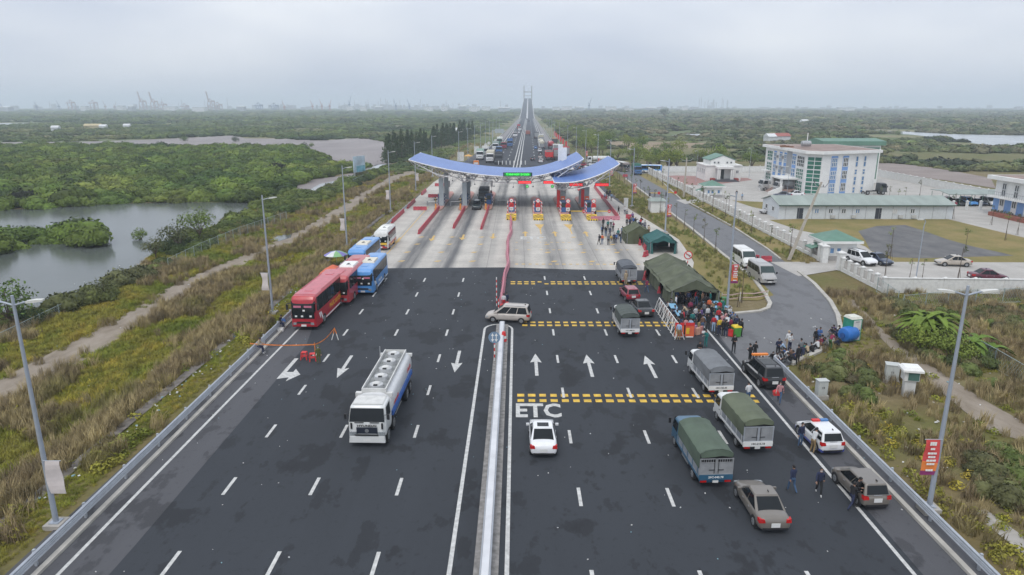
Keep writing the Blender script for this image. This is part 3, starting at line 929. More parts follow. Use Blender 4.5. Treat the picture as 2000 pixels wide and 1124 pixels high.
# ================================================================ TOLL CANOPY
TRUSS = mat('white_truss', (.78, .78, .78), .45)
t = NT('canopy_blue', .38, .45)
X, Y, Z = t.xyz()
seam = t.rng(t.math('ABSOLUTE', t.math('SUBTRACT', t.math('FRACT', t.math('MULTIPLY', X, 1.0)), .5)), .40, .49)
kk = t.mix(t.rng(t.noise(.25, (1, .5, 1), 5), .3, .7), (.080, .165, .43), (.115, .215, .50))
kk = t.mix(t.math('MULTIPLY', t.rng(t.noise(.8, (1, .12, 1), 4), .5, .7), .22), kk, (.09, .155, .40))
t.out(t.mix(t.math('MULTIPLY', seam, .35), kk, (.08, .14, .36)))
CBLUE = t.m
def canopy(name, label, x0, x1, y0, y1, zf, n, cols, big):
 root = thing(name, label, 'canopy', ((x0 + x1) / 2, (y0 + y1) / 2, 0))
 ox, oy = root.location.x, root.location.y
 xs = list(np.linspace(x0, x1, n + 1))
 roof = MB()
 rings = []
 for x in np.linspace(x0, x1, 25):
  z = zf(x)
  rings.append([(x - ox, y0 - oy, z), (x - ox, y1 - oy, z + .25), (x - ox, y1 - oy, z + .43), (x - ox, (y0 + y1) / 2 - oy, z + .5), (x - ox, y0 - oy, z + .2)])
 roof.loft(rings)
 roof.build('roof', CBLUE, root, smooth=True)
 ed = MB()
 for a, b_ in zip(np.linspace(x0, x1, 25)[:-1], np.linspace(x0, x1, 25)[1:]):
  for yy in (y0 - .06, y1 + .06):
   ed.cyl((a - ox, yy - oy, zf(a) + .1), (b_ - ox, yy - oy, zf(b_) + .1), .11, n=6)
 for xx in (x0 - .03, x1 + .03):
  ed.cyl((xx - ox, y0 - oy, zf(xx) + .12), (xx - ox, y1 - oy, zf(xx) + .36), .12, n=6)
 ed.build('edge_trim', TRUSS, root)
 tr = MB()
 dep = 1.5
 ins = 2.5
 mids = [(a + b_) / 2 for a, b_ in zip(xs[:-1], xs[1:])]
 chords = (y0 + ins, (y0 + y1) / 2, y1 - ins)
 for ci, yc in enumerate(chords):
  for a, b_ in zip(mids[:-1], mids[1:]):
   tr.cyl((a - ox, yc - oy, zf(a) - dep), (b_ - ox, yc - oy, zf(b_) - dep), .085, n=6)
  for k, m_ in enumerate(mids):
   for yt in ((y0 if ci == 0 else yc - 2.9), (yc + 2.9 if ci < 2 else y1)):
    for x in (xs[k], xs[k + 1]):
     tr.cyl((m_ - ox, yc - oy, zf(m_) - dep), (x - ox, yt - oy, zf(x) + .05), .06, n=5)
 for m_ in mids:
  tr.cyl((m_ - ox, chords[0] - oy, zf(m_) - dep), (m_ - ox, chords[2] - oy, zf(m_) - dep), .06, n=5)
  tr.cyl((m_ - ox, y0 - oy, zf(m_) + .02), (m_ - ox, y1 - oy, zf(m_) + .2), .05, n=5)
 for xx, sg in ((x0, 1), (x1, -1)):
  if abs(zf(xx) - zf(xx + sg * 4)) > .8:
   for yc in (y0 + .3, y1 - .3):
    tr.cyl((xx - ox, yc - oy, zf(xx)), (xx + sg * 6 - ox, yc - oy, zf(xx + sg * 6) - dep), .09, n=6)
    tr.cyl((xx + sg * 6 - ox, yc - oy, zf(xx + sg * 6) - dep), (xx + sg * 9 - ox, yc - oy, zf(xx + sg * 9) - dep), .08, n=6)
    for q in (1.5, 3, 4.5):
     zb = zf(xx) + (zf(xx + sg * 6) - dep - zf(xx)) * q / 6
     tr.cyl((xx + sg * q - ox, yc - oy, zb), (xx + sg * (q + .8) - ox, yc - oy, zf(xx + sg * (q + .8))), .05, n=5)
 tr.build('truss', TRUSS, root)
 CG = mat('column_grey', (.33, .38, .40), .55, var=.08, scale=.8)
 for (cx, cy, wd, top) in cols:
  zt = top if top else zf(cx) - dep - .9
  b = MB()
  b.box(cx - ox, cy - oy, .2, wd, wd * .75, zt - .2)
  b.box(cx - ox, cy - oy, .2, wd * 1.2, wd, .25)
  b.build('column', WHITE if top else CG, root)
  if not top:
   b = MB()
   for ax in (-1.6, 1.6):
    for ay in (-2.2, 2.2):
     b.cyl((cx - ox, cy - oy, zt), (cx + ax - ox, cy + ay - oy, zf(cx + ax) - dep + .1), .1, n=6)
     b.cyl((cx - ox, cy - oy, zt), (cx + ax * .4 - ox, cy + ay * .4 - oy, zf(cx) - dep), .08, n=6)
   b.build('column_head', TRUSS, root)
 return root
zm = lambda x: 6.75 + (3.55 * ((1 - x) / 24) ** 2 if x < 1 else 3.8 * ((x - 1) / 13.2) ** 2)
zs = lambda x: 6.3 + (3.7 * ((x - 9) / 11.6) ** 2 if x > 9 else .05 * (9 - x))
MAINC = canopy('toll_canopy', 'large curved blue roof on white trusses spanning all the toll lanes', -23, 14.1, 147, 166, zm, 15, [(-16.6, 150.2, 1.0, 0), (-16.6, 161, 1.0, 0), (-11.5, 150.2, 1.0, 0), (-11.5, 161, 1.0, 0), (10.2, 163.5, 1.05, 12.8), (10.9, 160.5, 1.15, 12.2)], True)
canopy('toll_canopy', 'smaller lower curved blue roof over the right hand toll lanes', 7.6, 20.7, 139.5, 158, zs, 6, [(9.6, 145.5, 1.3, 0), (14.7, 146.5, 1.5, 0), (9.6, 154, 1.3, 0), (14.7, 154, 1.5, 0)], False)
p = thing('led_board', 'long dark message board with glowing green lettering on canopy roof', 'led sign', (.15, 146.6, 7.0))
MB().box(0, 0, 0, 6.2, .18, .82).build('board', mat('board_navy', (.01, .02, .05), .5), p)
GRN = mat('led_green', (.06, .85, .10), .5, var=0, emit=1.3)
text("TỪ 00:00 NGÀY 25/12/2020", .56, GRN, p, (0, -.11, .40), UPR, sx=.76, bold=.012)
MB().box(0, -.092, .06, 5.7, .006, .70).build('lit_field', mat('led_field', (.005, .16, .03), .5, var=0, emit=.5), p)
MB().box(-1.9, .3, -.05, .1, .5, .7).box(1.9, .3, -.05, .1, .5, .7).build('bracket', STEEL, p)
LEDR = mat('led_red', (.80, .015, .03), .5, var=0, emit=.75)
for i, (x, yv, zf_, sig) in enumerate(((1.65, 146, zm, 'g'), (7.0, 146, zm, 'g'), (12.2, 141.5, zs, 'r'), (17.5, 141.5, zs, 'x'))):
 where = ('leftmost of the four', 'second from the left', 'third from the left', 'rightmost of the four')[i]
 t = thing('lane_board', 'glowing red lane message board hanging under the canopy, ' + where, 'led sign', (x, yv, 5.5), 0, 'red lane boards under the canopy')
 MB().box(0, 0, 0, 2.85, .2, .62).build('board', BLACK, t)
 MB().box(0, -.105, .05, 2.7, .02, .52).build('lit_field', LEDR, t)
 dd = MB()
 for k in range(16):
  dd.box(-1.2 + k * .16, -.118, .16 + .05 * ((k * 7) % 3), .09, .008, .22)
 dd.build('lit_dots', mat('led_pink', (.9, .12, .10), .5, var=0, emit=.6), t)
 for sx in (-1, 1):
  MB().cyl((sx, 0, .62), (sx, 0, zf_(x + sx) - 5.5 - .5), .035, n=6).build('hanger', STEEL, t)
 if sig != 'x':
  s = thing('lane_signal', ('round green lane signal lamp under the ' if sig == 'g' else 'round red lane signal lamp under the ') + where + ' red board', 'signal', (x + .55, yv, 4.62))
  MB().cyl((0, .1, .3), (0, -.05, .3), .34, n=16).build('housing', BLACK, s)
  MB().cyl((0, -.05, .3), (0, -.07, .3), .28, n=16).build('lens', mat('signal_green', (.03, .5, .08), .4, var=0, emit=.7) if sig == 'g' else mat('signal_red', (.6, .02, .02), .4, var=0, emit=.7), s)
  MB().cyl((0, 0, .62), (0, 0, .9), .03, n=6).build('hanger', STEEL, s)
  m_ = MB()
  m_.box(0, -.085, .2, .06, .01, .3)
  m_.add([(-.14, -.09, .3), (.14, -.09, .3), (0, -.09, .1)], [(0, 2, 1)])
  m_.build('symbol', WHITE, s)
for i, x in enumerate((-14, -9.2, -5, -.8, 3.5)):
 t = thing('ceiling_lamp', 'small grey lamp hanging from the canopy truss, ' + ORD[i] + ' from the left', 'lamp', (x, 149.5, zm(x) - 2.5), 0, 'lamps hanging under the canopy')
 MB().cyl((0, 0, .25), (0, 0, 1.1), .025, n=6).build('rod', STEEL, t)
 MB().cyl((0, 0, 0), (0, 0, .28), .2, .08, n=10).build('lamp_shade', GREYM, t)
# ---- toll islands
TILE = mat('island_tile', (.46, .24, .205), .8, var=.15, scale=2.5)
NOSEY = mat('nose_yellow', (.72, .47, .03), .6, var=.12)
BOOTHB = mat('booth_blue', (.045, .13, .33), .45)
def candy(x, y, h, label, m2=REDW, r=.07):
 b = MB()
 n = max(3, int(h / .35))
 for k in range(n):
  b.mat(k % 2).cyl((0, 0, k * h / n), (0, 0, (k + 1) * h / n), r, n=8)
 return tag(b.build('striped_post', [WHITE, m2], loc=(x, y, .25)), label, 'post')
ISL = [(-16.9, 143.5, 176), (-11.7, 143.8, 176), (-6.3, 144, 176), (-1.1, 132.2, 166), (4.2, 131.8, 166), (9.6, 131.5, 166), (14.7, 131.5, 166)]
WH = ['leftmost', 'second', 'third', 'middle', 'fifth', 'sixth', 'rightmost']
for i, (x, y0, y1) in enumerate(ISL):
 near = i >= 3
 t = thing('toll_island', WH[i] + ' toll island, raised pink tiled strip between the lanes', 'toll island', (x, y0, 0), 0, 'toll islands under the canopy')
 ln = y1 - y0
 pg = [(-.95, 2.4), (-.7, .8), (-.25, 0), (.25, 0), (.7, .8), (.95, 2.4), (.95, ln - 3), (.3, ln), (-.3, ln), (-.95, ln - 3)]
 MB().prism(pg, 0, .25).build('base', mat('island_kerb', (.40, .28, .22), .85, var=.2), t)
 MB().prism([(a * .93, .3 + b_ * .985) for a, b_ in pg], .25, .262).build('tile_top', TILE, t)
 if near:
  b = MB()
  b.loft([[(-.95, -.3, 0), (.95, -.3, 0), (.95, -.3, .25), (-.95, -.3, .25)], [(-1.0, 2.4, 0), (1.0, 2.4, 0), (1.0, 2.4, .85), (-1.0, 2.4, .85)]])
  b.build('nose', NOSEY, t)
  s = MB()
  A = [(-.95, -.3, .25), (.95, -.3, .25), (1.0, 2.4, .85), (-1.0, 2.4, .85)]
  fr = [(-.95, -.3, 0), (.95, -.3, 0), (.95, -.3, .25), (-.95, -.3, .25)]
  P_ = lambda u, v: [a + e for a, e in zip((Vector(A[0]).lerp(Vector(A[1]), u)).lerp(Vector(A[3]).lerp(Vector(A[2]), u), v), (0, -.004, .008))]
  for k in range(5):
   v = -.35 + k * .27
   for u0, u1, w0, w1 in ((0, .5, 0, .35), (.5, 1, .35, 0)):
    lo0, lo1 = max(0, v + w0), max(0, v + w1)
    hi0, hi1 = min(1, v + w0 + .12), min(1, v + w1 + .12)
    if hi0 > lo0 and hi1 > lo1:
     s.quad(P_(u0, lo0), P_(u1, lo1), P_(u1, hi1), P_(u0, hi0))
  for k in range(4):
   s.panel(fr, k * .25 + .06, k * .25 + .18, 0, 1, .004)
  s.build('chevron_stripes', BLACK, t)
 else:
  s = MB()
  s.mat(0).cyl((-.3, .5, .25), (-.3, .5, 1.5), .16, n=10)
  s.build('bollard', mat('orange_bollard', (.72, .30, .04), .5), t)
 by = y0 + (10 if near else 9.5)
 bt = thing('toll_booth', 'blue glazed toll booth on the ' + WH[i] + ' toll island', 'toll booth', (x, by, .25), 0, 'toll booths on the islands')
 MB().box(0, 0, 0, 1.15, 2.4, 1.0).build('cabin', BOOTHB, bt)
 g = MB().box(0, 0, 1.0, 1.08, 2.3, 1.0)
 g.build('window', GLASSG, bt)
 fr = MB()
 for ax in (-.55, .55):
  for ay in (-1.17, 0, 1.17):
   fr.box(ax, ay, 1.0, .09, .09, 1.0)
 fr.build('frame', BLUE, bt)
 MB().box(0, 0, 2.0, 1.35, 2.7, .22).box(0, 0, 2.22, 1.0, 2.2, .08).build('roof', mat('booth_roof', (.05, .10, .19), .5), bt)
 if i in (3, 4):
  MB().box(0, -1.0, 2.3, .5, .12, .4).build('beacon', REDW, bt)
 nm = WH[i]
 if near:
  for k, (ax, ay) in enumerate(((-.8, 4.6), (.8, 4.6), (-.8, 7.2), (.8, 7.2))):
   candy(x + ax, y0 + ay, 2.7 if k < 2 else 2.5, 'red and white striped post on ' + nm + ' toll island, ' + ('near left', 'near right', 'far left', 'far right')[k] + ' corner')
  sg = thing('toll_sign', 'round speed sign over red and white boards on ' + nm + ' toll island', 'traffic sign', (x + (.55 if i > 4 else 0), y0 + 3.9, .25), 0, 'signs on the near island noses')
  MB().cyl((0, .05, 0), (0, .05, 3.2), .05, n=8).build('post', STEEL, sg)
  MB().cyl((0, 0, 3.0), (0, -.04, 3.0), .46, n=20).build('sign_disc', REDW, sg)
  MB().cyl((0, -.04, 3.0), (0, -.05, 3.0), .34, n=20).build('sign_face', WHITE, sg)
  MB().box(0, -.02, 1.75, 1.0, .05, .75, tx=.8).build('red_board', REDW, sg)
  MB().box(0, -.02, 1.05, .75, .05, .62).build('white_board', WHITE, sg)
  dk = MB()
  dk.box(-.12, -.055, 1.2, .1, .01, .3).box(.12, -.055, 1.2, .1, .01, .3).box(0, -.06, 2.95, .3, .01, .1)
  dk.box(0, -.055, 1.95, .5, .01, .07).box(0, -.055, 2.15, .5, .01, .07)
  dk.build('symbol', BLACK, sg)
  if i < 5:
   fm = thing('height_frame', 'red and white striped bar frame across the ' + nm + ' toll island', 'frame', (x, y0 + 4.6, 2.95))
   b = MB()
   for k in range(8):
    b.mat(k % 2).box(-.7 + k * .2, 0, 0, .2, .12, .12)
   b.build('bar', [WHITE, REDW], fm)
 else:
  for k, (ax, ay) in enumerate(((.85, 8), (.85, 10.5), (-.85, 8))):
   candy(x + ax, y0 + ay, 2.1, 'dark blue and white striped post by the booth on ' + nm + ' toll island, ' + ('near right', 'far right', 'left')[k], mat('stripe_navy', (.03, .05, .16), .5))
  sg = thing('cross_signal', 'black cross shaped signal on an orange bollard, ' + nm + ' toll island', 'signal', (x - .3, y0 + .5, 1.5))
  MB().box(0, 0, .0, .14, .1, 1.5).build('post', BLACK, sg)
  MB().box(0, -.06, .75, .75, .08, .28).build('arm', BLACK, sg)
  MB().box(0, -.11, .98, .16, .04, .16).box(0, -.11, .5, .16, .04, .16).build('lamp', NOSEY, sg)
  for k, ay in enumerate((23, 27)):
   sgp = thing('lane_display', 'tall grey lane display on the ' + nm + ' toll island, ' + ('nearer', 'farther') [k], 'sign', (x, y0 + ay, .25))
   if k == 1:
    MB().cyl((0, 0, 0), (0, 0, 2), .07, n=8).build('post', STEEL, sgp)
    MB().box(0, -.05, 1.8, .55, .25, 1.5).build('panel', GREYM, sgp)
   else:
    MB().box(0, 0, 0, .5, .4, 1.3).build('panel', mat('brown_box', (.25, .13, .11), .7), sgp)
    MB().box(0, -.22, .7, .3, .03, .3).build('screen', BLACK, sgp)
 if i in (5, 6):
  a = thing('barrier_arm', 'lowered yellow barrier arm with red stop disc at the ' + nm + ' toll island', 'barrier arm', (x + 1.1, y0 + 5.2, .1))
  MB().box(0, 0, 0, .3, .3, 1.0).build('post', BLACK, a)
  MB().box(1.4, -.05, .88, 2.9, .08, .16).build('arm', NOSEY, a)
  MB().cyl((2.75, -.1, .95), (2.75, -.14, .95), .33, n=16).build('stop_disc', REDW, a)
  MB().box(2.75, -.15, .9, .4, .02, .1).build('stop_bar', WHITE, a)
  p = thing('red_poster', 'tall red vertical poster on the column of the ' + nm + ' toll island', 'poster', (x - .25, y0 + 13.1, .4))
  MB().box(-.55, 0, .3, .65, .05, 3.8).build('board', REDW, p)
  MB().box(.35, -.35, .1, .9, .05, 2.6).build('side_board', mat('poster_orange', (.68, .13, .05), .6), p)
  q = MB()
  for k in range(5):
   q.box(.35, -.385, .5 + k * .4, .45, .015, .18)
  q.build('lettering', WHITE, p)
 if i == 3:
  yb = MB().box(0, 0, 0, .8, .6, .75, tx=.8)
  yb.mat(1).box(0, -.31, .2, .3, .02, .25)
  tag(yb.build('yellow_drum', [NOSEY, BLACK], loc=(x + .45, y0 - .75, .006)), 'bright yellow sand drum beside the middle island nose', 'drum')
for i, (a_, b_) in enumerate((((835, 402), (852, 402)), ((880, 402), (901, 402)), ((970, 399), (996, 399)))):
 p0, p1 = G(*a_), G(*b_)
 t = thing('lane_barrier', 'thin white barrier arm across a left hand lane, ' + ORD[i] + ' from the left', 'barrier arm', (p0.x, p0.y, 0), 0, 'white barrier arms')
 MB().box(0, 0, 0, .25, .3, 1.0).build('post', GREYM, t)
 MB().box((p1.x - p0.x) / 2, -.02, .85, p1.x - p0.x, .06, .1).build('arm', WHITE, t)
for i in range(8):
 x = -7 + i * 1.45
 b = MB().cyl((0, 0, 0), (0, 0, 1.3), .16, n=8).ball((0, 0, 1.3), .18, 8, 4)
 tag(b.build('bollard', WHITE, loc=(x, 262, .006)), 'white bollard in the row beyond the canopy, ' + ORD[i] + ' from the left', 'bollard', 'white bollards beyond the canopy')
# ================================================================ VEHICLES (local +Y is forward)
_WH = {}
def add_wheel(t, x, y, r, wd):
 k = (r, wd)
 if k not in _WH:
  ty = MB().cyl((-wd / 2, 0, 0), (wd / 2, 0, 0), r, r, 18)
  ty.k = 0
  rm = MB()
  for sg in (-1, 1):
   rm.cyl((sg * wd / 2, 0, 0), (sg * (wd / 2 + .012), 0, 0), r * .62, r * .58, 14)
  rm.mat(1)
  for sg in (-1, 1):
   for q in range(5):
    a = q * 1.2566
    rm.box(sg * (wd / 2 + .014), math.cos(a) * r * .36, math.sin(a) * r * .36 - r * .06, .006, r * .16, r * .12)
  _WH[k] = (ty.mesh('wheel', TYRE, True), rm.mesh('rim', [RIM, DARK]))
 a, b = _WH[k]
 o = bpy.data.objects.new('wheel', a)
 COL.objects.link(o)
 o.parent = t
 o.location = (x, y, r)
 q = bpy.data.objects.new('rim', b)
 COL.objects.link(q)
 q.parent = o
 return o
def ringx(w, zb, zt, y, crown=.03, r=.12):
 return [(-w * .93, y, zb), (-w, y, zb + (zt - zb) * .25), (-w, y, zt - (zt - zb) * .25), (-w * .93, y, zt - .02), (-w * .55, y, zt + crown), (w * .55, y, zt + crown), (w * .93, y, zt - .02), (w, y, zt - (zt - zb) * .25), (w, y, zb + (zt - zb) * .25), (w * .93, y, zb)]
CARS = {
 'sedan': dict(L=4.4, W=1.74, H=1.47, st=[(0, .62, .80, .36), (.015, .88, .93, .24), (.06, .97, .97, .2), (.2, .95, 1, .18), (.4, .93, 1, .18), (.66, .93, 1, .18), (.76, .89, .99, .18), (.93, .74, .94, .2), (.985, .62, .86, .25), (1, .5, .76, .34)], cab=(.155, .745, .33, .55), belt=.93),
 'hatch': dict(L=3.7, W=1.62, H=1.49, st=[(0, .70, .86, .34), (.02, .92, .95, .24), (.1, .98, 1, .2), (.4, .95, 1, .18), (.7, .94, 1, .18), (.8, .90, .99, .18), (.95, .76, .93, .2), (.99, .62, .86, .25), (1, .5, .78, .34)], cab=(.015, .81, .085, .56), belt=.95),
 'suv': dict(L=4.75, W=1.86, H=1.80, st=[(0, .85, .90, .42), (.02, 1.08, .96, .34), (.1, 1.10, 1, .3), (.4, 1.08, 1, .28), (.7, 1.07, 1, .28), (.8, 1.05, .99, .28), (.94, .95, .95, .3), (.99, .8, .88, .34), (1, .6, .8, .42)], cab=(.01, .76, .07, .56), belt=1.08),
 'mpv': dict(L=4.65, W=1.77, H=1.75, st=[(0, .80, .88, .38), (.02, 1.02, .95, .28), (.1, 1.05, 1, .22), (.4, 1.02, 1, .2), (.7, 1.0, 1, .2), (.8, .97, .99, .2), (.94, .82, .94, .24), (.99, .7, .86, .28), (1, .55, .78, .36)], cab=(.01, .82, .06, .60), belt=1.03),
}
CARS['suv']['r'] = .37
def car(kind, label, loc, rz, pm, group=None, lower=None, name=None, detail=True, sunroof=False, rack=None):
 d = CARS[kind]
 Ln, W, H = d['L'], d['W'] / 2, d['H']
 t = thing(name or {'sedan': 'sedan', 'hatch': 'hatchback', 'suv': 'sport_utility', 'mpv': 'minivan'}[kind], label, 'car', (loc[0], loc[1], loc[2] if len(loc) > 2 else .008), rz, group)
 Y = lambda f: (f - .5) * Ln
 b = MB()
 b.loft([ringx(W * a, zb, z, Y(f)) for f, z, a, zb in d['st']])
 o_ = b.build('body', pm, t, smooth=2)
 if detail:
  md = o_.modifiers.new('round', 'SUBSURF')
  md.levels = md.render_levels = 1
 if lower:
  lb = MB()
  lb.loft([[(x * 1.008, y, z) for x, y, z in ringx(W * a, zb - .01, zb + .22, Y(f), 0)] for f, z, a, zb in d['st'][1:-1]])
  lb.build('lower_trim', lower, t)
 r0, f0, r1, f1 = (Y(v) for v in d['cab'])
 bz = d['belt'] - .04
 wb, wt = W * .93, W * .74
 base = [(-wb, r0 + .05), (-wb * .8, r0), (wb * .8, r0), (wb, r0 + .05), (wb, f0 - .12), (wb * .75, f0), (-wb * .75, f0), (-wb, f0 - .12)]
 top = [(-wt, r1 + .08), (-wt * .85, r1), (wt * .85, r1), (wt, r1 + .08), (wt, f1 - .1), (wt * .85, f1), (-wt * .85, f1), (-wt, f1 - .1)]
 b = MB()
 mid = [(a[0] * .92 + c_[0] * .08, a[1] * .15 + c_[1] * .85) for a, c_ in zip(top, base)]
 b.loft([[(x, y, bz) for x, y in base], [(x, y, H - .05) for x, y in top], [(x * .93, y * .97 + (r1 + f1) / 2 * .03, H) for x, y in top]])
 b.build('cabin', pm, t, bev=.09)
 z0, z1 = bz, H - .05
 q = lambda i, j: [(base[i][0], base[i][1], z0), (base[j][0], base[j][1], z0), (top[j][0], top[j][1], z1), (top[i][0], top[i][1], z1)]
 rear, front, right, left = q(1, 2), q(5, 6), q(3, 4), q(7, 0)
 MB().panel(front, -.04, 1.04, .05, .96, .014).build('windshield', GLASS, t)
 MB().panel(rear, -.02, 1.02, .12 if kind != 'sedan' else .04, .94, .014).build('rear_window', GLASS, t)
 splits = [(.035, .34), (.365, .64), (.665, .95)] if kind in ('suv', 'mpv') else [(.035, .50), (.53, .95)]
 for side in (0, 1):
  for u0, u1 in splits:
   g = MB()
   qq = right if side == 0 else left
   a, c_ = (u0, u1) if side == 0 else (1 - u1, 1 - u0)
   g.panel(qq, a, c_, .07, .93, .014)
   g.build('side_window', GLASS, t)
 r = d.get('r', .31)
 wy = (Y(.18), Y(.815))
 for y in wy:
  for sx in (-1, 1):
   b = MB()
   b.cyl((sx * (W - .12), y, r), (sx * (W + .004), y, r), r * 1.16, r * 1.16, 18)
   add_wheel(t, sx * (W - .09), y, r, .215)
   if detail:
    b.build('wheel_arch', DARK, t)
 zt = d['st'][2][1]
 for sx in (-1, 1):
  m = MB()
  m.loft([[(sx * W * .97, Y(.012) - .0, zt - .30), (sx * W * .62, Y(0) - .015, zt - .26), (sx * W * .66, Y(0.0) + .0, zt - .10), (sx * W * .95, Y(.02), zt - .08)], [(sx * W * 1.0, Y(.06), zt - .26), (sx * W * .62, Y(.04), zt - .26), (sx * W * .66, Y(.04), zt - .10), (sx * W * .985, Y(.075), zt - .08)]])
  m.build('tail_lamp', REDL, t)
  m = MB()
  m.loft([[(sx * W * .90, Y(.982), .52), (sx * W * .5, Y(1) + .01, .50), (sx * W * .5, Y(.992) + .005, .62), (sx * W * .88, Y(.965), .67)], [(sx * W * .97, Y(.93), .56), (sx * W * .5, Y(.95), .52), (sx * W * .5, Y(.95), .64), (sx * W * .95, Y(.92), .69)]])
  m.build('headlight', HEADL, t)
  if detail:
   m = MB().box(sx * (W + .1), f0 - .45, bz + .06, .2, .1, .14)
   m.build('mirror', pm, t)
   hm = MB()
   for hy in (Y(.36), Y(.56)):
    hm.box(sx * (W + .004), hy, bz - .18, .03, .16, .03)
   hm.build('door_handle', RIM, t)
 MB().box(0, Y(0) - .03, .56 if kind != 'sedan' else .46, .46, .02, .24).build('number_plate', PLATE, t)
 MB().box(0, Y(1) + .0, .34, W * 1.0, .02, .18).build('grille', DARK, t)
 if detail:
  b = MB()
  b.box(0, Y(.0) + .02, .30, W * 1.5, .06, .10)
  b.build('rear_bumper', DARK, t)
  MB().box(W * .2, r1 + .3, H, .02, .16, .08).build('antenna', DARK, t)
  MB().panel(rear, .3, .7, .04, .09, .02).build('badge_strip', RIM, t)
 if sunroof:
  MB().box(0, f1 - .55, H + .001, wt * 1.15, .55, .008).build('sunroof', GLASS, t)
 if kind in ('suv', 'mpv'):
  for sx in (-1, 1):
   MB().box(sx * wt * .88, (r1 + f1) / 2, H, .05, (f1 - r1) * .8, .05).build('roof_rail', DARK if kind == 'suv' else RIM, t)
 return t
SILVERB = mat('aluminium_bed', (.32, .34, .37), .45, .35, var=.15, scale=1.2)
DOORG = mat('door_panel_grey', (.30, .31, .32), .55, .15, var=.12)
def tarp_mat(name, col):
 return mat(name, col, .75, 0, .28, .9, bump=.5, detail=6, stretch=(1, .5, 1))
TARPS = {'green': tarp_mat('tarp_green', (.075, .105, .075)), 'moss': tarp_mat('tarp_moss', (.100, .118, .075)), 'grey': tarp_mat('tarp_grey', (.15, .16, .17)), 'dark': tarp_mat('tarp_dark', (.065, .078, .070)), 'charcoal': tarp_mat('tarp_charcoal', (.09, .10, .115))}
def cab_over(t, W, y0, y1, h0, h1, pm, part='cab'):
 """forward cab between y0 (back) and y1 (front)"""
 b = MB()
 zs = [h0, h0 + .35, h0 + (h1 - h0) * .48, h1 - .12, h1]
 fy = [y1 - .06, y1, y1 - .04, y1 - .34, y1 - .46]
 hw = [W * .96, W, W, W * .93, W * .84]
 rings = []
 for z, f, a in zip(zs, fy, hw):
  rings.append([(-a, y0, z), (a, y0, z), (a, f - .18, z), (a * .8, f, z), (-a * .8, f, z), (-a, f - .18, z)])
 b.loft(rings)
 b.build(part, pm, t, bev=.07)
 zz0, zz1 = zs[2], zs[3]
 fq = [(W * .8, fy[2], zz0), (-W * .8, fy[2], zz0), (-W * .744, fy[3], zz1), (W * .744, fy[3], zz1)]
 MB().panel(fq, -.08, 1.08, .06, .97, .012).build('windshield', GLASS, t)
 for sg in (1, -1):
  qd = [(sg * W, y0, zz0), (sg * W, fy[2] - .18, zz0), (sg * W * .93, fy[3] - .18, zz1), (sg * W * .93, y0, zz1)]
  if sg < 0:
   qd = [qd[1], qd[0], qd[3], qd[2]]
  MB().panel(qd, .22 if sg > 0 else .08, .92 if sg > 0 else .78, .08, .92, .012).build('side_window', GLASS, t)
  MB().box(sg * (W + .16), fy[2] - .12, zz0 + .2, .14, .1, .36).box(sg * (W + .04), fy[2] - .12, zz0 + .5, .28, .03, .03).build('mirror', DARK, t)
  MB().box(sg * W * .68, y1 - .01, h0 + .2, W * .35, .06, .16).build('headlight', HEADL, t)
  MB().box(sg * (W + .003), y0 + .25, zz0 - .16, .02, .16, .04).build('door_handle', DARK, t)
 MB().box(0, y1 - .015, h0 + .42, W * 1.0, .05, .16).build('grille', DARK, t)
 MB().box(0, y1 - .01, h0 - .08, W * 1.85, .14, .24).build('bumper', pm, t)
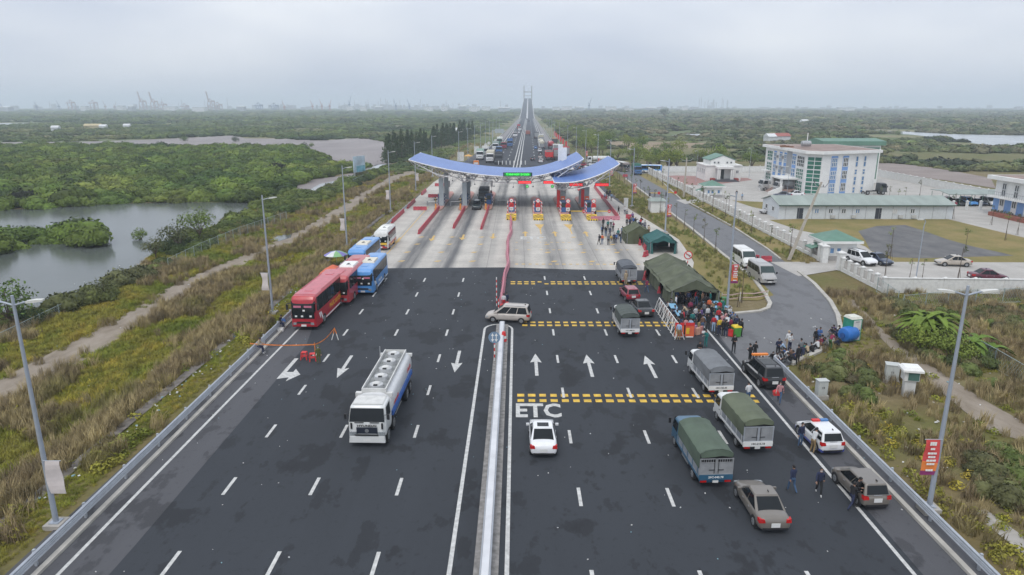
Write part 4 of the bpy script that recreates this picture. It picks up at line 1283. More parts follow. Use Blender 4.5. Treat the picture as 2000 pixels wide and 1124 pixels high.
def light_truck(label, loc, rz, pm, tarp, tailm, bodyw=1.9, Ln=5.7, plate="", open_gap=True, topslats=False, tint=1.):
 W = bodyw / 2
 t = thing('light_truck', label, 'truck', (loc[0], loc[1], .008), rz, 'tarp covered light trucks heading to the toll')
 yR, yF = -Ln / 2, Ln / 2
 cabW = W * .92
 cab_over(t, cabW, yF - 1.55, yF, .42, 2.0, pm)
 b = MB()
 b.box(-.36, -.2, .5, .12, Ln * .88, .16).box(.36, -.2, .5, .12, Ln * .88, .16)
 for k in range(5):
  b.box(0, yR + .5 + k * .9, .52, .8, .1, .1)
 b.build('chassis', DARK, t)
 bl = Ln - 1.75
 by = yR + bl / 2
 b = MB()
 b.box(0, by, .72, bodyw, bl, .10)
 for sx in (-1, 1):
  b.box(sx * (W - .02), by, .82, .04, bl, .50)
 b.box(0, yR + bl - .03, .82, bodyw - .09, .05, .9)
 b.build('cargo_bed', SILVERB, t)
 s = MB()
 for sx in (-1, 1):
  s.box(sx * (W + .012), by, .70, .03, bl + .02, .14)
  for k in range(5):
   s.box(sx * (W + .006), yR + .2 + k * (bl - .4) / 4, .84, .03, .05, .48)
 s.build('side_frame', pm, t)
 zt0, zt1, zr = 1.30, 2.22, 2.50
 rings = []
 n = 17
 for k in range(n):
  f = k / (n - 1)
  y = yR + .03 + f * (bl - .05)
  sag = .035 * (0 if k % 4 == 0 else 1 if k % 4 == 2 else .7) + .015 * math.sin(k * 2.1 + Ln * 9)
  wv = .02 * math.sin(k * 1.7 + W * 40)
  pr = [(-W - .005, zt0), (-W + .01 + wv, (zt0 + zt1) / 2), (-W + .02 + wv * .5, zt1 - sag), (-W * .70, zr - .10 - sag), (-W * .3, zr - .01 - sag), (W * .3, zr - sag), (W * .70, zr - .10 - sag), (W - .02 - wv * .5, zt1 - sag), (W - .01 - wv, (zt0 + zt1) / 2), (W + .005, zt0)]
  rings.append([(x, y, z) for x, z in pr])
 b = MB()
 nn = 10
 vs = [p for r_ in rings for p in r_]
 fs = [(k * nn + i, k * nn + i + 1, (k + 1) * nn + i + 1, (k + 1) * nn + i) for k in range(n - 1) for i in range(nn - 1)]
 fs.append(tuple(reversed([(n - 1) * nn + i for i in range(nn)])))
 b.add(vs, fs)
 vz = zt1 - (.16 if open_gap else .3)
 b.add([(-W + .02, yR + .01, zt1), (-W * .7, yR + .01, zr - .10), (-W * .3, yR + .01, zr - .01), (W * .3, yR + .01, zr), (W * .7, yR + .01, zr - .10), (W - .02, yR + .01, zt1), (W * .9, yR - .02, vz - .05), (W * .3, yR - .03, vz + .05), (-W * .25, yR - .03, vz - .02), (-W * .9, yR - .02, vz - .06)], [tuple(range(10))])
 b.build('tarp_cover', TARPS[tarp], t, smooth=True)
 MB().box(0, yR + .08, 1.3, bodyw - .12, .02, .95).build('interior_shade_panel', BLACK, t)  # black panel standing in for the shade under the tarp
 dh = .98
 for sx in (-1, 1):
  MB().box(sx * W * .48, yR - .005, .95, W * .90, .05, dh - (.22 if topslats else 0)).build('rear_door', DOORG, t)
 f = MB()
 for x in (-W + .04, -.03, .03, W - .04):
  f.box(x, yR - .035, .93, .06, .04, dh + .05)
 f.box(0, yR - .036, .93, bodyw - .1, .035, .05).box(0, yR - .036, .93 + dh, bodyw - .1, .035, .05)
 if topslats:
  for k in range(14):
   f.box(-W + .12 + k * (bodyw - .24) / 13, yR - .03, 1.69, .025, .03, .22)
  f.box(0, yR - .036, 1.68, bodyw - .1, .03, .04)
 f.build('door_frame', STEEL if not topslats else GREYM, t)
 h = MB()
 for sx in (-1, 1):
  h.box(sx * .26, yR - .05, 1.22, .34, .03, .035)
  h.cyl((sx * .12, yR - .055, 1.0), (sx * .12, yR - .055, 1.85), .016, n=6)
 h.build('latch', DARK, t)
 MB().box(0, yR - .03, .60, bodyw - .04, .10, .34).build('tailboard', tailm, t)
 MB().box(0, yR + .06, .42, bodyw * .9, .1, .14).build('rear_bumper', pm if tailm is pm else DARK, t)
 for sx in (-1, 1):
  MB().box(sx * (W - .28), yR - .06, .47, .36, .06, .11).build('tail_lamp', REDL, t)
 MB().box(.0, yR - .05, .42, .34, .02, .22).build('number_plate', PLATE, t)
 if plate:
  text(plate, .17, WHITE if tailm is not WHITE else BLACK, t, (0, yR - .086, .78), UPR, sx=1.1, bold=.004)
 for sx in (-1, 1):
  add_wheel(t, sx * (cabW - .12), yF - .75, .34, .2)
  add_wheel(t, sx * (W - .18), yR + 1.15, .34, .34)
 m = MB()
 for sx in (-1, 1):
  for k in range(3):
   m.box(sx * (W - .06), yR + bl * .55 + .4, .42 + k * .1, .04, 1.3, .03)
 m.build('side_guard', GREYM, t)
 MB().box(-W + .25, yR + bl * .5 + .1, .42, .32, .8, .3).build('fuel_tank', DARK, t)
 return t
def bus(label, loc, rz, pm, roofm, Ln=11.5, W=2.5, H=3.35, ac=True, stripe=None, group='coaches and buses by the left guardrail', lower=None, txt=None, signm=None, winm=None, acm=WHITE, front=None):
 t = thing('bus', label, 'bus', (loc[0], loc[1], .008), rz, group)
 h = W / 2
 y0, y1 = -Ln / 2, Ln / 2
 def ring(y, a, zb, zt, rr):
  return [(-a, y, zb), (a, y, zb), (a, y, zb + (zt - zb) * .52), (a * .965, y, zt - rr), (a * .86, y, zt - .04), (a * .5, y, zt), (-a * .5, y, zt), (-a * .86, y, zt - .04), (-a * .965, y, zt - rr), (-a, y, zb + (zt - zb) * .52)]
 b = MB()
 b.loft([ring(y0, h * .94, .5, H - .15, .3), ring(y0 + .12, h, .34, H - .02, .25), ring(y0 + 1, h, .3, H, .22), ring(y1 - 1.2, h, .3, H, .22), ring(y1 - .45, h, .3, H - .05, .25), ring(y1 - .16, h * .97, .34, H - .35, .3)])
 b.loft([ring(y1 - .17, h * .965, .36, H - .36, .3), ring(y1, h * .90, .42, H - .9, .35)])
 b.build('body', pm, t, bev=.06)
 if roofm is not pm:
  r_ = MB()
  r_.loft([[(h * x, y, H - dz + .012) for x, dz in ((-.87, .05), (-.5, .005), (.5, .005), (.87, .05), (.87, .09), (-.87, .09))] for y in (y0 + .35, y1 - .95)])
  r_.build('roof', roofm, t, smooth=True)
 zw0, zw1 = .3 + (H - .3) * .52, H - .3
 fq = [(h * .90, y1 - .02, 1.22), (-h * .90, y1 - .02, 1.22), (-h * .93, y1 - .17, H - .55), (h * .93, y1 - .17, H - .55)]
 g = MB()
 g.loft([[(x * h, y1 + .035, z) for x, z in ((-.88, 1.25), (.88, 1.25), (.885, 1.9), (.87, H - .88), (-.87, H - .88), (-.885, 1.9))], [(x * h, y1 - .2, z) for x, z in ((-.95, 1.25), (.95, 1.25), (.965, 1.9), (.955, H - .5), (-.955, H - .5), (-.965, 1.9))]])
 g.build('windshield', winm or GLASS, t, smooth=True)
 MB().box(0, y1 + .02, 1.27, .05, .05, H - 2.2).build('windshield_pillar', DARK, t)
 n = max(4, int(Ln / 1.6))
 st = (Ln - 1.5) / n
 for sx in (-1, 1):
  for k in range(n):
   ya, yb = y0 + .5 + k * st + .03, y0 + .5 + (k + 1) * st - .03
   w_ = MB()
   a0, a1 = sx * (h + .008), sx * (h * .967 + .008)
   qd = [(a0, ya, zw0 - .12), (a0, yb, zw0 - .12), (a1, yb, zw1), (a1, ya, zw1)]
   w_.quad(*(qd if sx > 0 else qd[::-1]))
   w_.build('side_window', winm or GLASS, t)
  pb = MB()
  a0, a1 = sx * (h + .004), sx * (h * .967 + .004)
  qd = [(a0, y0 + .45, zw0 - .16), (a0, y1 - .7, zw0 - .16), (a1, y1 - .7, zw1 + .04), (a1, y0 + .45, zw1 + .04)]
  pb.quad(*(qd if sx > 0 else qd[::-1]))
  pb.build('window_band', DARK, t)
  MB().box(sx * (h + .28), y1 + .02, H - 1.35, .2, .12, .5).tube([(sx * h * .9, y1 - .15, H - .7), (sx * (h + .28), y1 + .1, H - .72), (sx * (h + .28), y1 + .02, H - 1.0)], .04).build('mirror', DARK, t)
  MB().box(sx * h * .70, y1 - .02, .62, .34, .14, .24, tx=.9).build('headlight', HEADL, t)
  MB().box(sx * h * .85, y0 + .01, .8, .22, .08, .7).build('tail_lamp', REDL, t)
 MB().box(0, y1 - .01, .74, h * 1.1, .05, .2).build('grille', DARK, t)
 MB().box(0, y1 + .01, .44, .5, .03, .2).build('number_plate', PLATE, t)
 MB().box(0, y0 - .012, zw0, h * 1.5, .05, zw1 - zw0).build('rear_window', GLASS, t)
 if ac:
  MB().box(0, .2, H - .01, W * .66, 2.6, .2, tx=.92, ty=.92).build('air_conditioner', acm, t)
  MB().box(0, .5, H + .19, .28, .8, .02).box(-.3, .9, H + .19, .2, .2, .015).build('vent', DARK, t)
 MB().box(0, -Ln * .28, H - .005, .8, .8, .05).box(0, Ln * .3, H - .01, .75, .75, .05).build('roof_hatch', roofm if roofm is not WHITE else OFFW, t)
 for sx in (-1, 1):
  MB().box(sx * h * .8, -.3, H - .08, .08, Ln * .55, .1).build('roof_rail', pm, t)
 if stripe:
  for sx in (-1, 1):
   s = MB()
   a = sx * (h + .01)
   for qd in ([(a, y0 + .3, .42), (a, y1 - 2.4, .42), (a, y1 - 2.4, .56), (a, y0 + .3, .56)], [(a, y1 - 2.5, .4), (a, y1 - 2.2, .4), (a, y1 - 1.5, 1.5), (a, y1 - 1.75, 1.55)], [(a, y1 - 1.55, .9), (a, y1 - 1.4, .9), (a, y1 - 1.0, 1.55), (a, y1 - 1.5, 1.5)]):
    s.quad(*(qd if sx > 0 else qd[::-1]))
   s.build('side_stripe', stripe, t)
 if lower:
  lw = MB()
  for sx in (-1, 1):
   a = sx * (h + .009)
   qd = [(a, y0 + .14, .36), (a, y1 - .5, .36), (a, y1 - .5, .92), (a, y0 + .14, .92)]
   lw.quad(*(qd if sx > 0 else qd[::-1]))
  lw.box(0, y1 - .04, .4, W * .88, .1, .5)
  lw.build('lower_band', lower, t)
 if front:
  MB().box(0, y1 - .03, .9, W * .86, .1, .36).build('front_panel', front, t)
 if txt:
  body, mt, sz, ypos, zpos = txt
  text(body, sz, mt, t, (h + .016, ypos, zpos), (rad(90), 0, rad(90)), bold=.01)
  text(body, sz, mt, t, (-h - .016, ypos, zpos), (rad(90), 0, rad(-90)), bold=.01)
 if signm:
  s = MB().box(-.52, y1 + .02, H - 1.12, .75, .06, .2).box(.52, y1 + .02, H - 1.12, .75, .06, .2)
  s.build('route_sign', signm, t)
 s = MB()
 for x, z in ((-.75, 1.42), (.1, 1.42), (.7, 1.42), (-.1, 2.0)):
  s.box(x, y1 + .045, z, .22, .012, .17)
 s.build('windshield_sticker', WHITE, t)
 MB().box(h + .01, y1 - 1.05, .45, .02, .8, H - 1.1).build('door', DARK, t)
 r = .48 if Ln > 8 else .4
 for yy in (y1 - Ln * .22, y0 + Ln * .26):
  for sx in (-1, 1):
   MB().cyl((sx * (h - .3), yy, r), (sx * (h + .006), yy, r), r * 1.15, r * 1.15, 18).build('wheel_arch', DARK, t)
   add_wheel(t, sx * (h - .13), yy, r, .30)
 return t
def van(label, loc, rz, pm, group='parked passenger vans on the service road'):
 Ln, W, H = 5.6, .98, 2.3
 t = thing('passenger_van', label, 'van', (loc[0], loc[1], .008), rz, group)
 y0, y1 = -Ln / 2, Ln / 2
 b = MB()
 def ring(y, a, zb, zm, zt):
  return [(-a, y, zb), (a, y, zb), (a, y, zm), (a * .94, y, zt - .16), (a * .78, y, zt), (-a * .78, y, zt), (-a * .94, y, zt - .16), (-a, y, zm)]
 b.loft([ring(y0, W * .96, .42, 1.3, H - .1), ring(y0 + .12, W, .32, 1.32, H), ring(y1 - 1.75, W, .3, 1.32, H), ring(y1 - 1.55, W, .3, 1.3, H - .06), ring(y1 - .75, W, .3, 1.14, 1.30), ring(y1 - .15, W * .93, .32, .85, 1.02), ring(y1, W * .82, .4, .7, .85)])
 b.build('body', pm, t, bev=.06)
 wq = [(W * .90, y1 - .80, 1.30), (-W * .90, y1 - .80, 1.30), (-W * .80, y1 - 1.52, H - .12), (W * .80, y1 - 1.52, H - .12)]
 MB().panel(wq, -.01, 1.01, .03, .95, .035).build('windshield', GLASSG, t)
 for sx in (-1, 1):
  for ya, yb in ((y0 + .25, y0 + 1.45), (y0 + 1.5, y0 + 2.6), (y0 + 2.65, y1 - 1.75)):
   g = MB()
   qd = [(sx * (W + .01), ya, 1.32), (sx * (W + .01), yb, 1.32), (sx * (W * .94 + .012), yb, H - .22), (sx * (W * .94 + .012), ya, H - .22)]
   g.quad(*(qd if sx > 0 else qd[::-1])).build('side_window', GLASS, t)
  g = MB()
  qd = [(sx * (W + .01), y1 - 1.68, 1.28), (sx * (W + .01), y1 - .98, 1.22), (sx * (W * .95 + .012), y1 - 1.5, H - .3), (sx * (W * .94 + .012), y1 - 1.68, H - .22)]
  g.quad(*(qd if sx > 0 else qd[::-1])).build('side_window', GLASS, t)
  MB().box(sx * (W + .14), y1 - .95, 1.28, .18, .1, .26).build('mirror', DARK, t)
  MB().box(sx * W * .66, y1 - .06, .66, .34, .12, .2).build('headlight', HEADL, t)
  MB().box(sx * W * .9, y0 + .0, .9, .16, .06, .5).build('tail_lamp', REDL, t)
  for yy in (y0 + 1.2, y1 - 1.05):
   MB().cyl((sx * (W - .2), yy, .34), (sx * (W + .006), yy, .34), .40, .40, 16).build('wheel_arch', DARK, t)
   add_wheel(t, sx * (W - .09), yy, .34, .22)
 MB().box(0, y0 - .01, 1.35, W * 1.5, .04, .6).build('rear_window', GLASS, t)
 MB().box(0, y1 - .005, .62, W * .9, .05, .16).build('grille', DARK, t)
 MB().box(0, y1 + .01, .42, .45, .03, .14).build('number_plate', PLATE, t)
 MB().box(0, -.3, H - .005, 1.2, 1.0, .06).build('roof_vent', pm, t)
 return t
WHT = paint('car_white', (.74, .75, .76))
BRONZE = paint('car_bronze', (.165, .148, .128))
MAROON = paint('car_maroon', (.27, .022, .045))
BLK = paint('car_black', (.020, .022, .025))
NAVY = paint('car_navy', (.028, .042, .080))
SILV = paint('car_silver', (.40, .40, .40))
BEIGE = paint('car_beige', (.44, .39, .33))
TRW = paint('truck_white', (.66, .67, .66))
TRB = paint('truck_blue', (.030, .105, .180))
REDBUS = paint('bus_red', (.42, .010, .022), var=.1)
REDBUS2 = paint('bus_faded_red', (.42, .035, .045), var=.12)
REDROOF = paint('bus_roof_rose', (.50, .085, .11), .45, .15)
SKY = paint('bus_blue', (.07, .27, .62))
def at(px, py, **k):
 return tuple(G(px, py))
def rz_of(a, b):
 """heading of the line through two picture points (rear a to front b)"""
 p, q = G(*a), G(*b)
 return math.atan2(q.y - p.y, q.x - p.x) - math.pi / 2
PI = math.pi
def fwd_from_rear(px, py, Ln, rz):
 """centre of a vehicle whose rear lower edge centre shows at px,py"""
 p = G(px, py, .3)
 return (p.x - math.sin(rz) * Ln / 2, p.y + math.cos(rz) * Ln / 2)
car('sedan', 'white sedan with sunroof driving away just past the ETC lettering', fwd_from_rear(1062, 889, 4.4, 0), 0, WHT, sunroof=True)
tt = rz_of((1516, 1040), (1487, 965))
car('sedan', 'bronze tan sedan with dark rear window, nearest car on the right', fwd_from_rear(1514, 1036, 4.4, .02), .02, BRONZE)
car('hatch', 'bronze hatchback parked by the guardrail with two men at its door', fwd_from_rear(1713, 990, 3.7, .06), .06, BRONZE)
pc = car('hatch', 'white hatchback with blue lower body and roof light bar by the guardrail', fwd_from_rear(1627, 883, 3.7, .08), .08, WHT, lower=paint('police_blue', (.03, .05, .25)), name='patrol_hatchback')
b = MB()
b.mat(0).box(-.28, .1, 1.5, .5, .22, .12).mat(1).box(.28, .1, 1.5, .5, .22, .12)
b.build('light_bar', [REDW, BLUE], pc)
su = car('suv', 'black sport utility car with orange roof light bar by the guardrail', fwd_from_rear(1513, 757, 4.75, .07), .07, BLK)
MB().box(0, .75, 1.80, 1.3, .28, .14).build('light_bar', ORANGE, su)
MB().box(0, -.75, 1.80, 1.1, 1.3, .02).build('roof_panel', GLASS, su)
b = MB()
for sx in (-1, 1):
 b.box(sx * .94, 0.1, .95, .012, 2.6, .16)
b.build('side_stripe', WHITE, su)
car('sedan', 'black sedan waiting beside the white truck with grey tarp', fwd_from_rear(1263, 617, 4.4, .1), .1, BLK)
car('hatch', 'maroon red hatchback behind the barrier by the long tent', fwd_from_rear(1238, 587, 3.9, .1), .1, MAROON)
p0 = G(995, 628)
car('mpv', 'champagne minivan turning across the median gap', (G(993, 625).x, 67.4), rad(80), paint('car_champagne', (.44, .40, .36)))
light_truck('blue light truck with smooth green tarp and grey rear doors', fwd_from_rear(1396, 946, 6.0, .06), .06, TRB, 'green', TRB, 2.0, 6.0, "29C-045.78", topslats=True)
light_truck('white light truck with sagging green tarp, beside the patrol hatchback', fwd_from_rear(1478, 880, 5.8, .06), .06, TRW, 'moss', WHITE, 1.95, 5.8, "14C-215.18")
light_truck('white light truck with pale grey tarp stopped on the yellow rumble strip', fwd_from_rear(1407, 769, 5.7, .06), .06, TRW, 'grey', WHITE, 1.95, 5.7, "16C-123.45")
light_truck('small white light truck with dark green tarp behind the black sedan', fwd_from_rear(1230, 655, 5.0, .04), .04, TRW, 'dark', WHITE, 1.85, 5.0, "15C-088.21")
light_truck('grey light truck with charcoal tarp checked by officers at its tail', fwd_from_rear(1228, 552, 5.2, .02), .02, paint('truck_grey', (.23, .24, .25)), 'charcoal', DOORG, 1.95, 5.2, "")
def bus_at(px, py, Ln, rz):
 p = G(px, py, .35)      # front lower edge centre
 return (p.x + math.sin(rz) * Ln / 2, p.y - math.cos(rz) * Ln / 2)
B1 = PI + .0
bus('large red coach with rose roof and yellow side lettering, frontmost of the row', bus_at(594, 640, 12, PI - .03), PI - .03, REDBUS, REDROOF, 12, 2.5, 3.5, False, WHITE, txt=("PHÚC XUYÊN", mat('gold_letter', (.75, .42, .02), .5), .66, -.6, 1.22), signm=mat('sign_rose', (.55, .16, .24), .6))
bus('faded red coach with white air conditioner behind the frontmost red coach', bus_at(660, 592, 11.5, PI - .02), PI - .02, REDBUS2, REDBUS2, 11.5, 2.5, 3.4, True, txt=None)
bus('sky blue bus with pale roof unit parked beside the red coaches', bus_at(709, 573, 9.6, PI + .0), PI + .0, SKY, SKY, 9.6, 2.4, 3.2, True, WHITE, signm=mat('sign_rose'), acm=mat('cream', (.66, .62, .52), .6), txt=("Quảng Ninh", WHITE, .4, .5, 1.0))
bus('sky blue bus at the back of the coach row by the red barriers', bus_at(697, 530, 9.6, PI - .02), PI - .02, SKY, SKY, 9.6, 2.4, 3.2, True, acm=mat('cream'))
bus('white roofed city bus with yellow and red lower body leaving the plaza', bus_at(744, 486, 7.6, PI + .0), PI, OFFW, OFFW, 7.6, 2.2, 2.9, True, lower=REDBUS, acm=WHITE, stripe=mat('bus_yellow', (.74, .45, .04), .4), front=mat('bus_yellow'))
# ---- tank truck
def tanker(loc, rz):
 t = thing('tank_truck', 'white fuel tank truck with blue skirt driving toward the camera', 'truck', (loc[0], loc[1], .008), rz)
 W = 1.24
 cab_over(t, W, 3.3, 5.2, .75, 2.75, TRW)
 MB().box(0, 5.2, .38, 2.35, .22, .42, tx=.96).build('lower_bumper', TRW, t)
 MB().box(0, 5.235, 1.0, 1.35, .05, .42).build('lower_grille', mat('grille_navy', (.015, .02, .035), .5), t)
 MB().cyl((0, 5.25, 1.2), (0, 5.28, 1.2), .13, n=14).build('emblem', RIM, t)
 text("HYUNDAI", .19, DARK, t, (0, 5.235, 1.53), UPB, sx=1.5, bold=.006)
 MB().box(0, 5.30, .5, .5, .03, .14).build('number_plate', PLATE, t)
 b = MB().box(0, 5.315, .86, 1.5, .02, .1)
 for sx in (-1, 1):
  b.box(sx * 1.0, 5.215, 1.3, .12, .03, .42).box(sx * .5, 5.19, 1.72, .6, .05, .035)
 b.build('black_trim', DARK, t)
 for sx in (-1, 1):
  MB().box(sx * .95, 5.26, .86, .42, .06, .26).build('headlight', HEADL, t)
 for sx in (-1, 1):
  MB().box(sx * .85, 5.27, .56, .38, .05, .14).build('fog_lamp', HEADL, t)
 MB().box(0, 4.0, 2.76, 2.0, 1.3, .06, tx=.94).build('cab_roof', mat('cab_roof', (.60, .60, .58), .5), t)
 b = MB()
 for sx in (-.4, .4):
  b.box(sx, -.3, .75, .16, 9.6, .26)
 b.build('chassis', DARK, t)
 def sec(y, k=1.):
  pr = []
  for a in np.linspace(0, 2 * PI, 24, endpoint=False):
   ca, sa = math.cos(a), math.sin(a)
   pr.append((1.2 * k * math.copysign(abs(ca) ** .62, ca), y, 1.98 + .86 * k * math.copysign(abs(sa) ** .62, sa)))
  return pr
 b = MB()
 b.loft([sec(-5.15, .80), sec(-5.05, .97), sec(-4.9), sec(2.75), sec(2.9, .97), sec(3.0, .80)])
 b.build('tank', mat('tank_white', (.66, .67, .68), .35, var=.06, coat=.3), t, smooth=True)
 b = MB()
 for sx in (-1, 1):
  b.box(sx * 1.10, -1.05, 1.12, .28, 7.6, .34)
 b.build('blue_skirt', mat('skirt_blue', (.03, .12, .42), .4), t)
 b = MB()
 for sx in (-1, 1):
  b.box(sx * .80, -1.05, 2.84, .07, 7.6, .26)
  b.box(sx * 1.02, 2.75, 2.5, .45, .3, .3)
  b.box(sx * 1.02, -5.0, 2.5, .45, .3, .2)
 b.box(0, 2.8, 2.80, 1.66, .07, .3).box(0, -4.85, 2.80, 1.66, .07, .26)
 b.build('top_coaming', OFFW, t)
 MB().box(0, -1.05, 2.83, 1.5, 7.4, .03).build('walkway', mat('walk_grey', (.22, .23, .23), .7, var=.3), t)
 for k in range(5):
  y = 2.0 - k * 1.5
  m = MB().cyl((0, y, 2.84), (0, y, 3.1), .5, .46, n=16)
  h = m.build('manhole', mat('hatch_steel', (.48, .49, .50), .45, .2, var=.15), t)
  MB().cyl((0, y, 3.1), (0, y, 3.2), .3, .24, n=12).build('manhole_lid', OFFW, h)
  MB().box(0, y + .32, 3.1, .26, .16, .08).build('clasp', DARK, h)
 b = MB()
 for sx in (-1, 1):
  for y in (-2.3, -3.65):
   b.box(sx * 1.06, y, 1.06, .32, 1.25, .05)
  b.box(sx * 1.08, .3, .55, .06, 2.2, .04).box(sx * 1.08, .3, .8, .06, 2.2, .04)
 b.build('mudguard', GREYM, t)
 MB().box(1.0, .9, .55, .4, .9, .45).build('tool_box', DARK, t)
 g = MB()
 for y in np.linspace(1.9, -3.2, 7):
  g.box(1.27, y, .62, .03, .04, .45)
 g.box(1.27, .2, .62, .03, 2.6, .05).box(1.27, .2, .95, .03, 2.6, .05)
 g.build('side_rail', NOSEY, t)
 for sx in (-1, 1):
  text("CẤM LỬA", .34, REDW, t, (sx * 1.212, -3.6, 2.0), (rad(90), 0, rad(90 * sx)), bold=.008)
  text("XĂNG DẦU", .3, REDW, t, (sx * 1.212, 1.4, 1.75), (rad(90), 0, rad(90 * sx)), bold=.008)
 for y in (4.35, 2.5, -2.3, -3.65):
  for sx in (-1, 1):
   add_wheel(t, sx * (W - .18), y, .5, .32 if y > 0 else .46)
 for sx in (-1, 1):
  MB().box(sx * .95, -5.2, .75, .3, .08, .18).build('tail_lamp', REDL, t)
 MB().tube([(1.25, -4.9, 2.4), (1.25, -4.9, 3.3)], .04).build('vent_pipe', GREYM, t)
 return t
p = G(721, 864, .4)
tanker((p.x + .0, p.y + 5.25), PI - .02)
van('white passenger van on the service road, farther of the pair', tuple(G(1453, 517))[:2], PI + .02, paint('van_white', (.70, .70, .68)))
van('silver grey passenger van on the service road, nearer of the pair', tuple(G(1487, 548))[:2], PI + .02, paint('van_silver', (.36, .355, .35)))
car('suv', 'white sport utility car parked beside the gatehouse', (48.6, 94.5), PI + .25, WHT, 'cars inside the office compound')
car('sedan', 'navy sedan parked beside the white car at the gatehouse', (51.0, 94.6), PI + .3, NAVY, 'cars inside the office compound')
p = G(1860, 519)
car('sedan', 'beige silver sedan parked side on along the compound drive', (p.x, p.y), rad(82), BEIGE, 'cars inside the office compound')
p = G(1932, 549)
car('sedan', 'dark maroon sedan parked behind the white boundary wall', (p.x, p.y + .4), rad(-96), paint('car_plum', (.10, .012, .03)), 'cars inside the office compound')
for i, (px_, py_, m_, nm) in enumerate(((1528, 386, NAVY, 'dark blue sedan on the yard before the office steps'), (1552, 384, WHT, 'white sedan on the yard before the office steps'), (1503, 417, SILV, 'silver sedan beside the prefab hall gable'))):
 p = G(px_, py_)
 car('sedan', nm, (p.x, p.y), rad(70 + 20 * i), m_, 'cars inside the office compound', detail=False)
for i, m_ in enumerate((MAROON, BLK, SKY, NAVY, WHT, BLK)):
 p = G(1870 + i * 13, 402)
 car('sedan' if i % 2 else 'suv', ('maroon', 'black', 'light blue', 'navy', 'white', 'second black')[i] + ' car parked under the green carport', (96.5 + i * 2.3, 153.5), PI, m_, 'cars under the carport', detail=False)
p = G(936, 411)
car('suv', 'dark green sport utility car leaving the toll lane', (p.x - .6, p.y + 2.2), PI - .02, paint('car_pine', (.022, .035, .035)))
# ---- far and queueing trucks
def far_truck(label, loc, rz, cabm, boxm, Ln=9, W=2.45, kind='box', group='vehicles queueing beyond the canopy', H=3.4):
 t = thing('truck', label, 'truck', (loc[0], loc[1], loc[2] if len(loc) > 2 else .01), rz, group, 1.25 if group and 'queueing' in group else None)
 h = W / 2
 yF, yR = Ln / 2, -Ln / 2
 cab_over(t, h, yF - 1.9, yF, .7, 2.85, cabm)
 MB().box(-.4, -.3, .75, .15, Ln * .92, .25).box(.4, -.3, .75, .15, Ln * .92, .25).build('chassis', DARK, t)
 bl = Ln - 2.2
 by = yR + bl / 2
 b = MB()
 if kind == 'box':
  b.box(0, by, 1.1, W, bl, H - 1.1)
  for k in range(6):
   b.box(0, yR + .3 + k * (bl - .6) / 5, H, W * .98, .06, .04)
  b.build('cargo_box', boxm, t)
  MB().box(0, yR - .02, 1.15, W * .95, .04, H - 1.25).build('rear_door', DOORG, t)
 elif kind == 'tipper':
  b.loft([[(-h * .9, y, 1.1), (h * .9, y, 1.1), (h, y, H - .7), (-h, y, H - .7)] for y in (yR, yR + bl)])
  for k in range(6):
   for sx in (-1, 1):
    b.box(sx * (h + .02), yR + .3 + k * (bl - .6) / 5, 1.2, .08, .12, H - 1.9)
  b.build('tipper_body', boxm, t)
  MB().box(0, by, H - .75, W * .92, bl * .94, .08).build('load', mat('load_soil', (.14, .11, .09), .95), t)
 elif kind == 'mixer':
  rings = []
  for f, r in ((0, .5), (.12, .8), (.45, 1.15), (.75, 1.0), (1, .55)):
   y, z = yR + .2 + bl * .95 * f, 2.75 - f * .45
   rings.append([(r * math.cos(a), y, z + r * math.sin(a)) for a in np.linspace(0, 2 * PI, 14, endpoint=False)])
  b.loft(rings)
  b.build('mixer_drum', boxm, t, smooth=True)
  MB().box(0, yR + .3, .95, W * .8, .6, 1.2).build('drum_frame', GREYM, t)
 elif kind == 'tractor':
  MB().box(0, yR + 1.2, 1.0, .9, 1.0, .15).build('fifth_wheel', DARK, t)
 elif kind == 'tank':
  rings = []
  for f, r in ((0, .7), (.04, 1.1), (.96, 1.1), (1, .7)):
   rings.append([(r * math.cos(a), yR + bl * f, 2.15 + r * .85 * math.sin(a)) for a in np.linspace(0, 2 * PI, 14, endpoint=False)])
  b.loft(rings)
  b.build('tank', boxm, t, smooth=True)
 for y in (yF - 1.0, yR + 1.0, yR + 2.2):
  for sx in (-1, 1):
   add_wheel(t, sx * (h - .16), y, .48, .34)
 for sx in (-1, 1):
  MB().box(sx * (h - .25), yR - .03, .8, .3, .06, .16).build('tail_lamp', REDL, t)
 return t
CREAM = mat('cream_box', (.55, .52, .42), .5, var=.08)
TB2 = paint('truck_cobalt', (.05, .14, .33))
TGR = paint('truck_green', (.04, .17, .12))
TRR = paint('truck_red', (.40, .03, .04))
DKB = mat('dark_body', (.06, .065, .07), .6)
def gp(px_, py_):
 return tuple(G(px_, py_))[:2]
Q = [(958, 316, WHT, CREAM, 'box', 11, 'cream box truck with white cab in the left queue'), (974, 320, DKB, DKB, 'box', 7, 'dark open truck beside the cream box truck'),
 (975, 301, TB2, DKB, 'tractor', 7, 'blue tractor unit in the left queue behind the dark truck'), (938, 312, WHT, mat('pale_green', (.35, .48, .42), .6), 'box', 6, 'white delivery truck at the edge of the left queue'),
 (968, 294, WHT, mat('grey_green', (.30, .36, .34), .6), 'box', 8, 'pale green box truck in the left queue'), (984, 291, MAROON, DKB, 'tipper', 8, 'dark tipper with maroon cab in the left queue'),
 (996, 287, TB2, TB2, 'box', 9, 'deep blue truck at the inner side of left queue'), (976, 283, TGR, WHITE, 'box', 9, 'white box truck at the far end of left queue'),
 (948, 305, SILV, OFFW, 'box', 6, 'small silver truck by the left kerb of queue'), (1006, 268, WHT, TRR, 'tipper', 9, 'red tipper with white cab driving toward the canopy')]
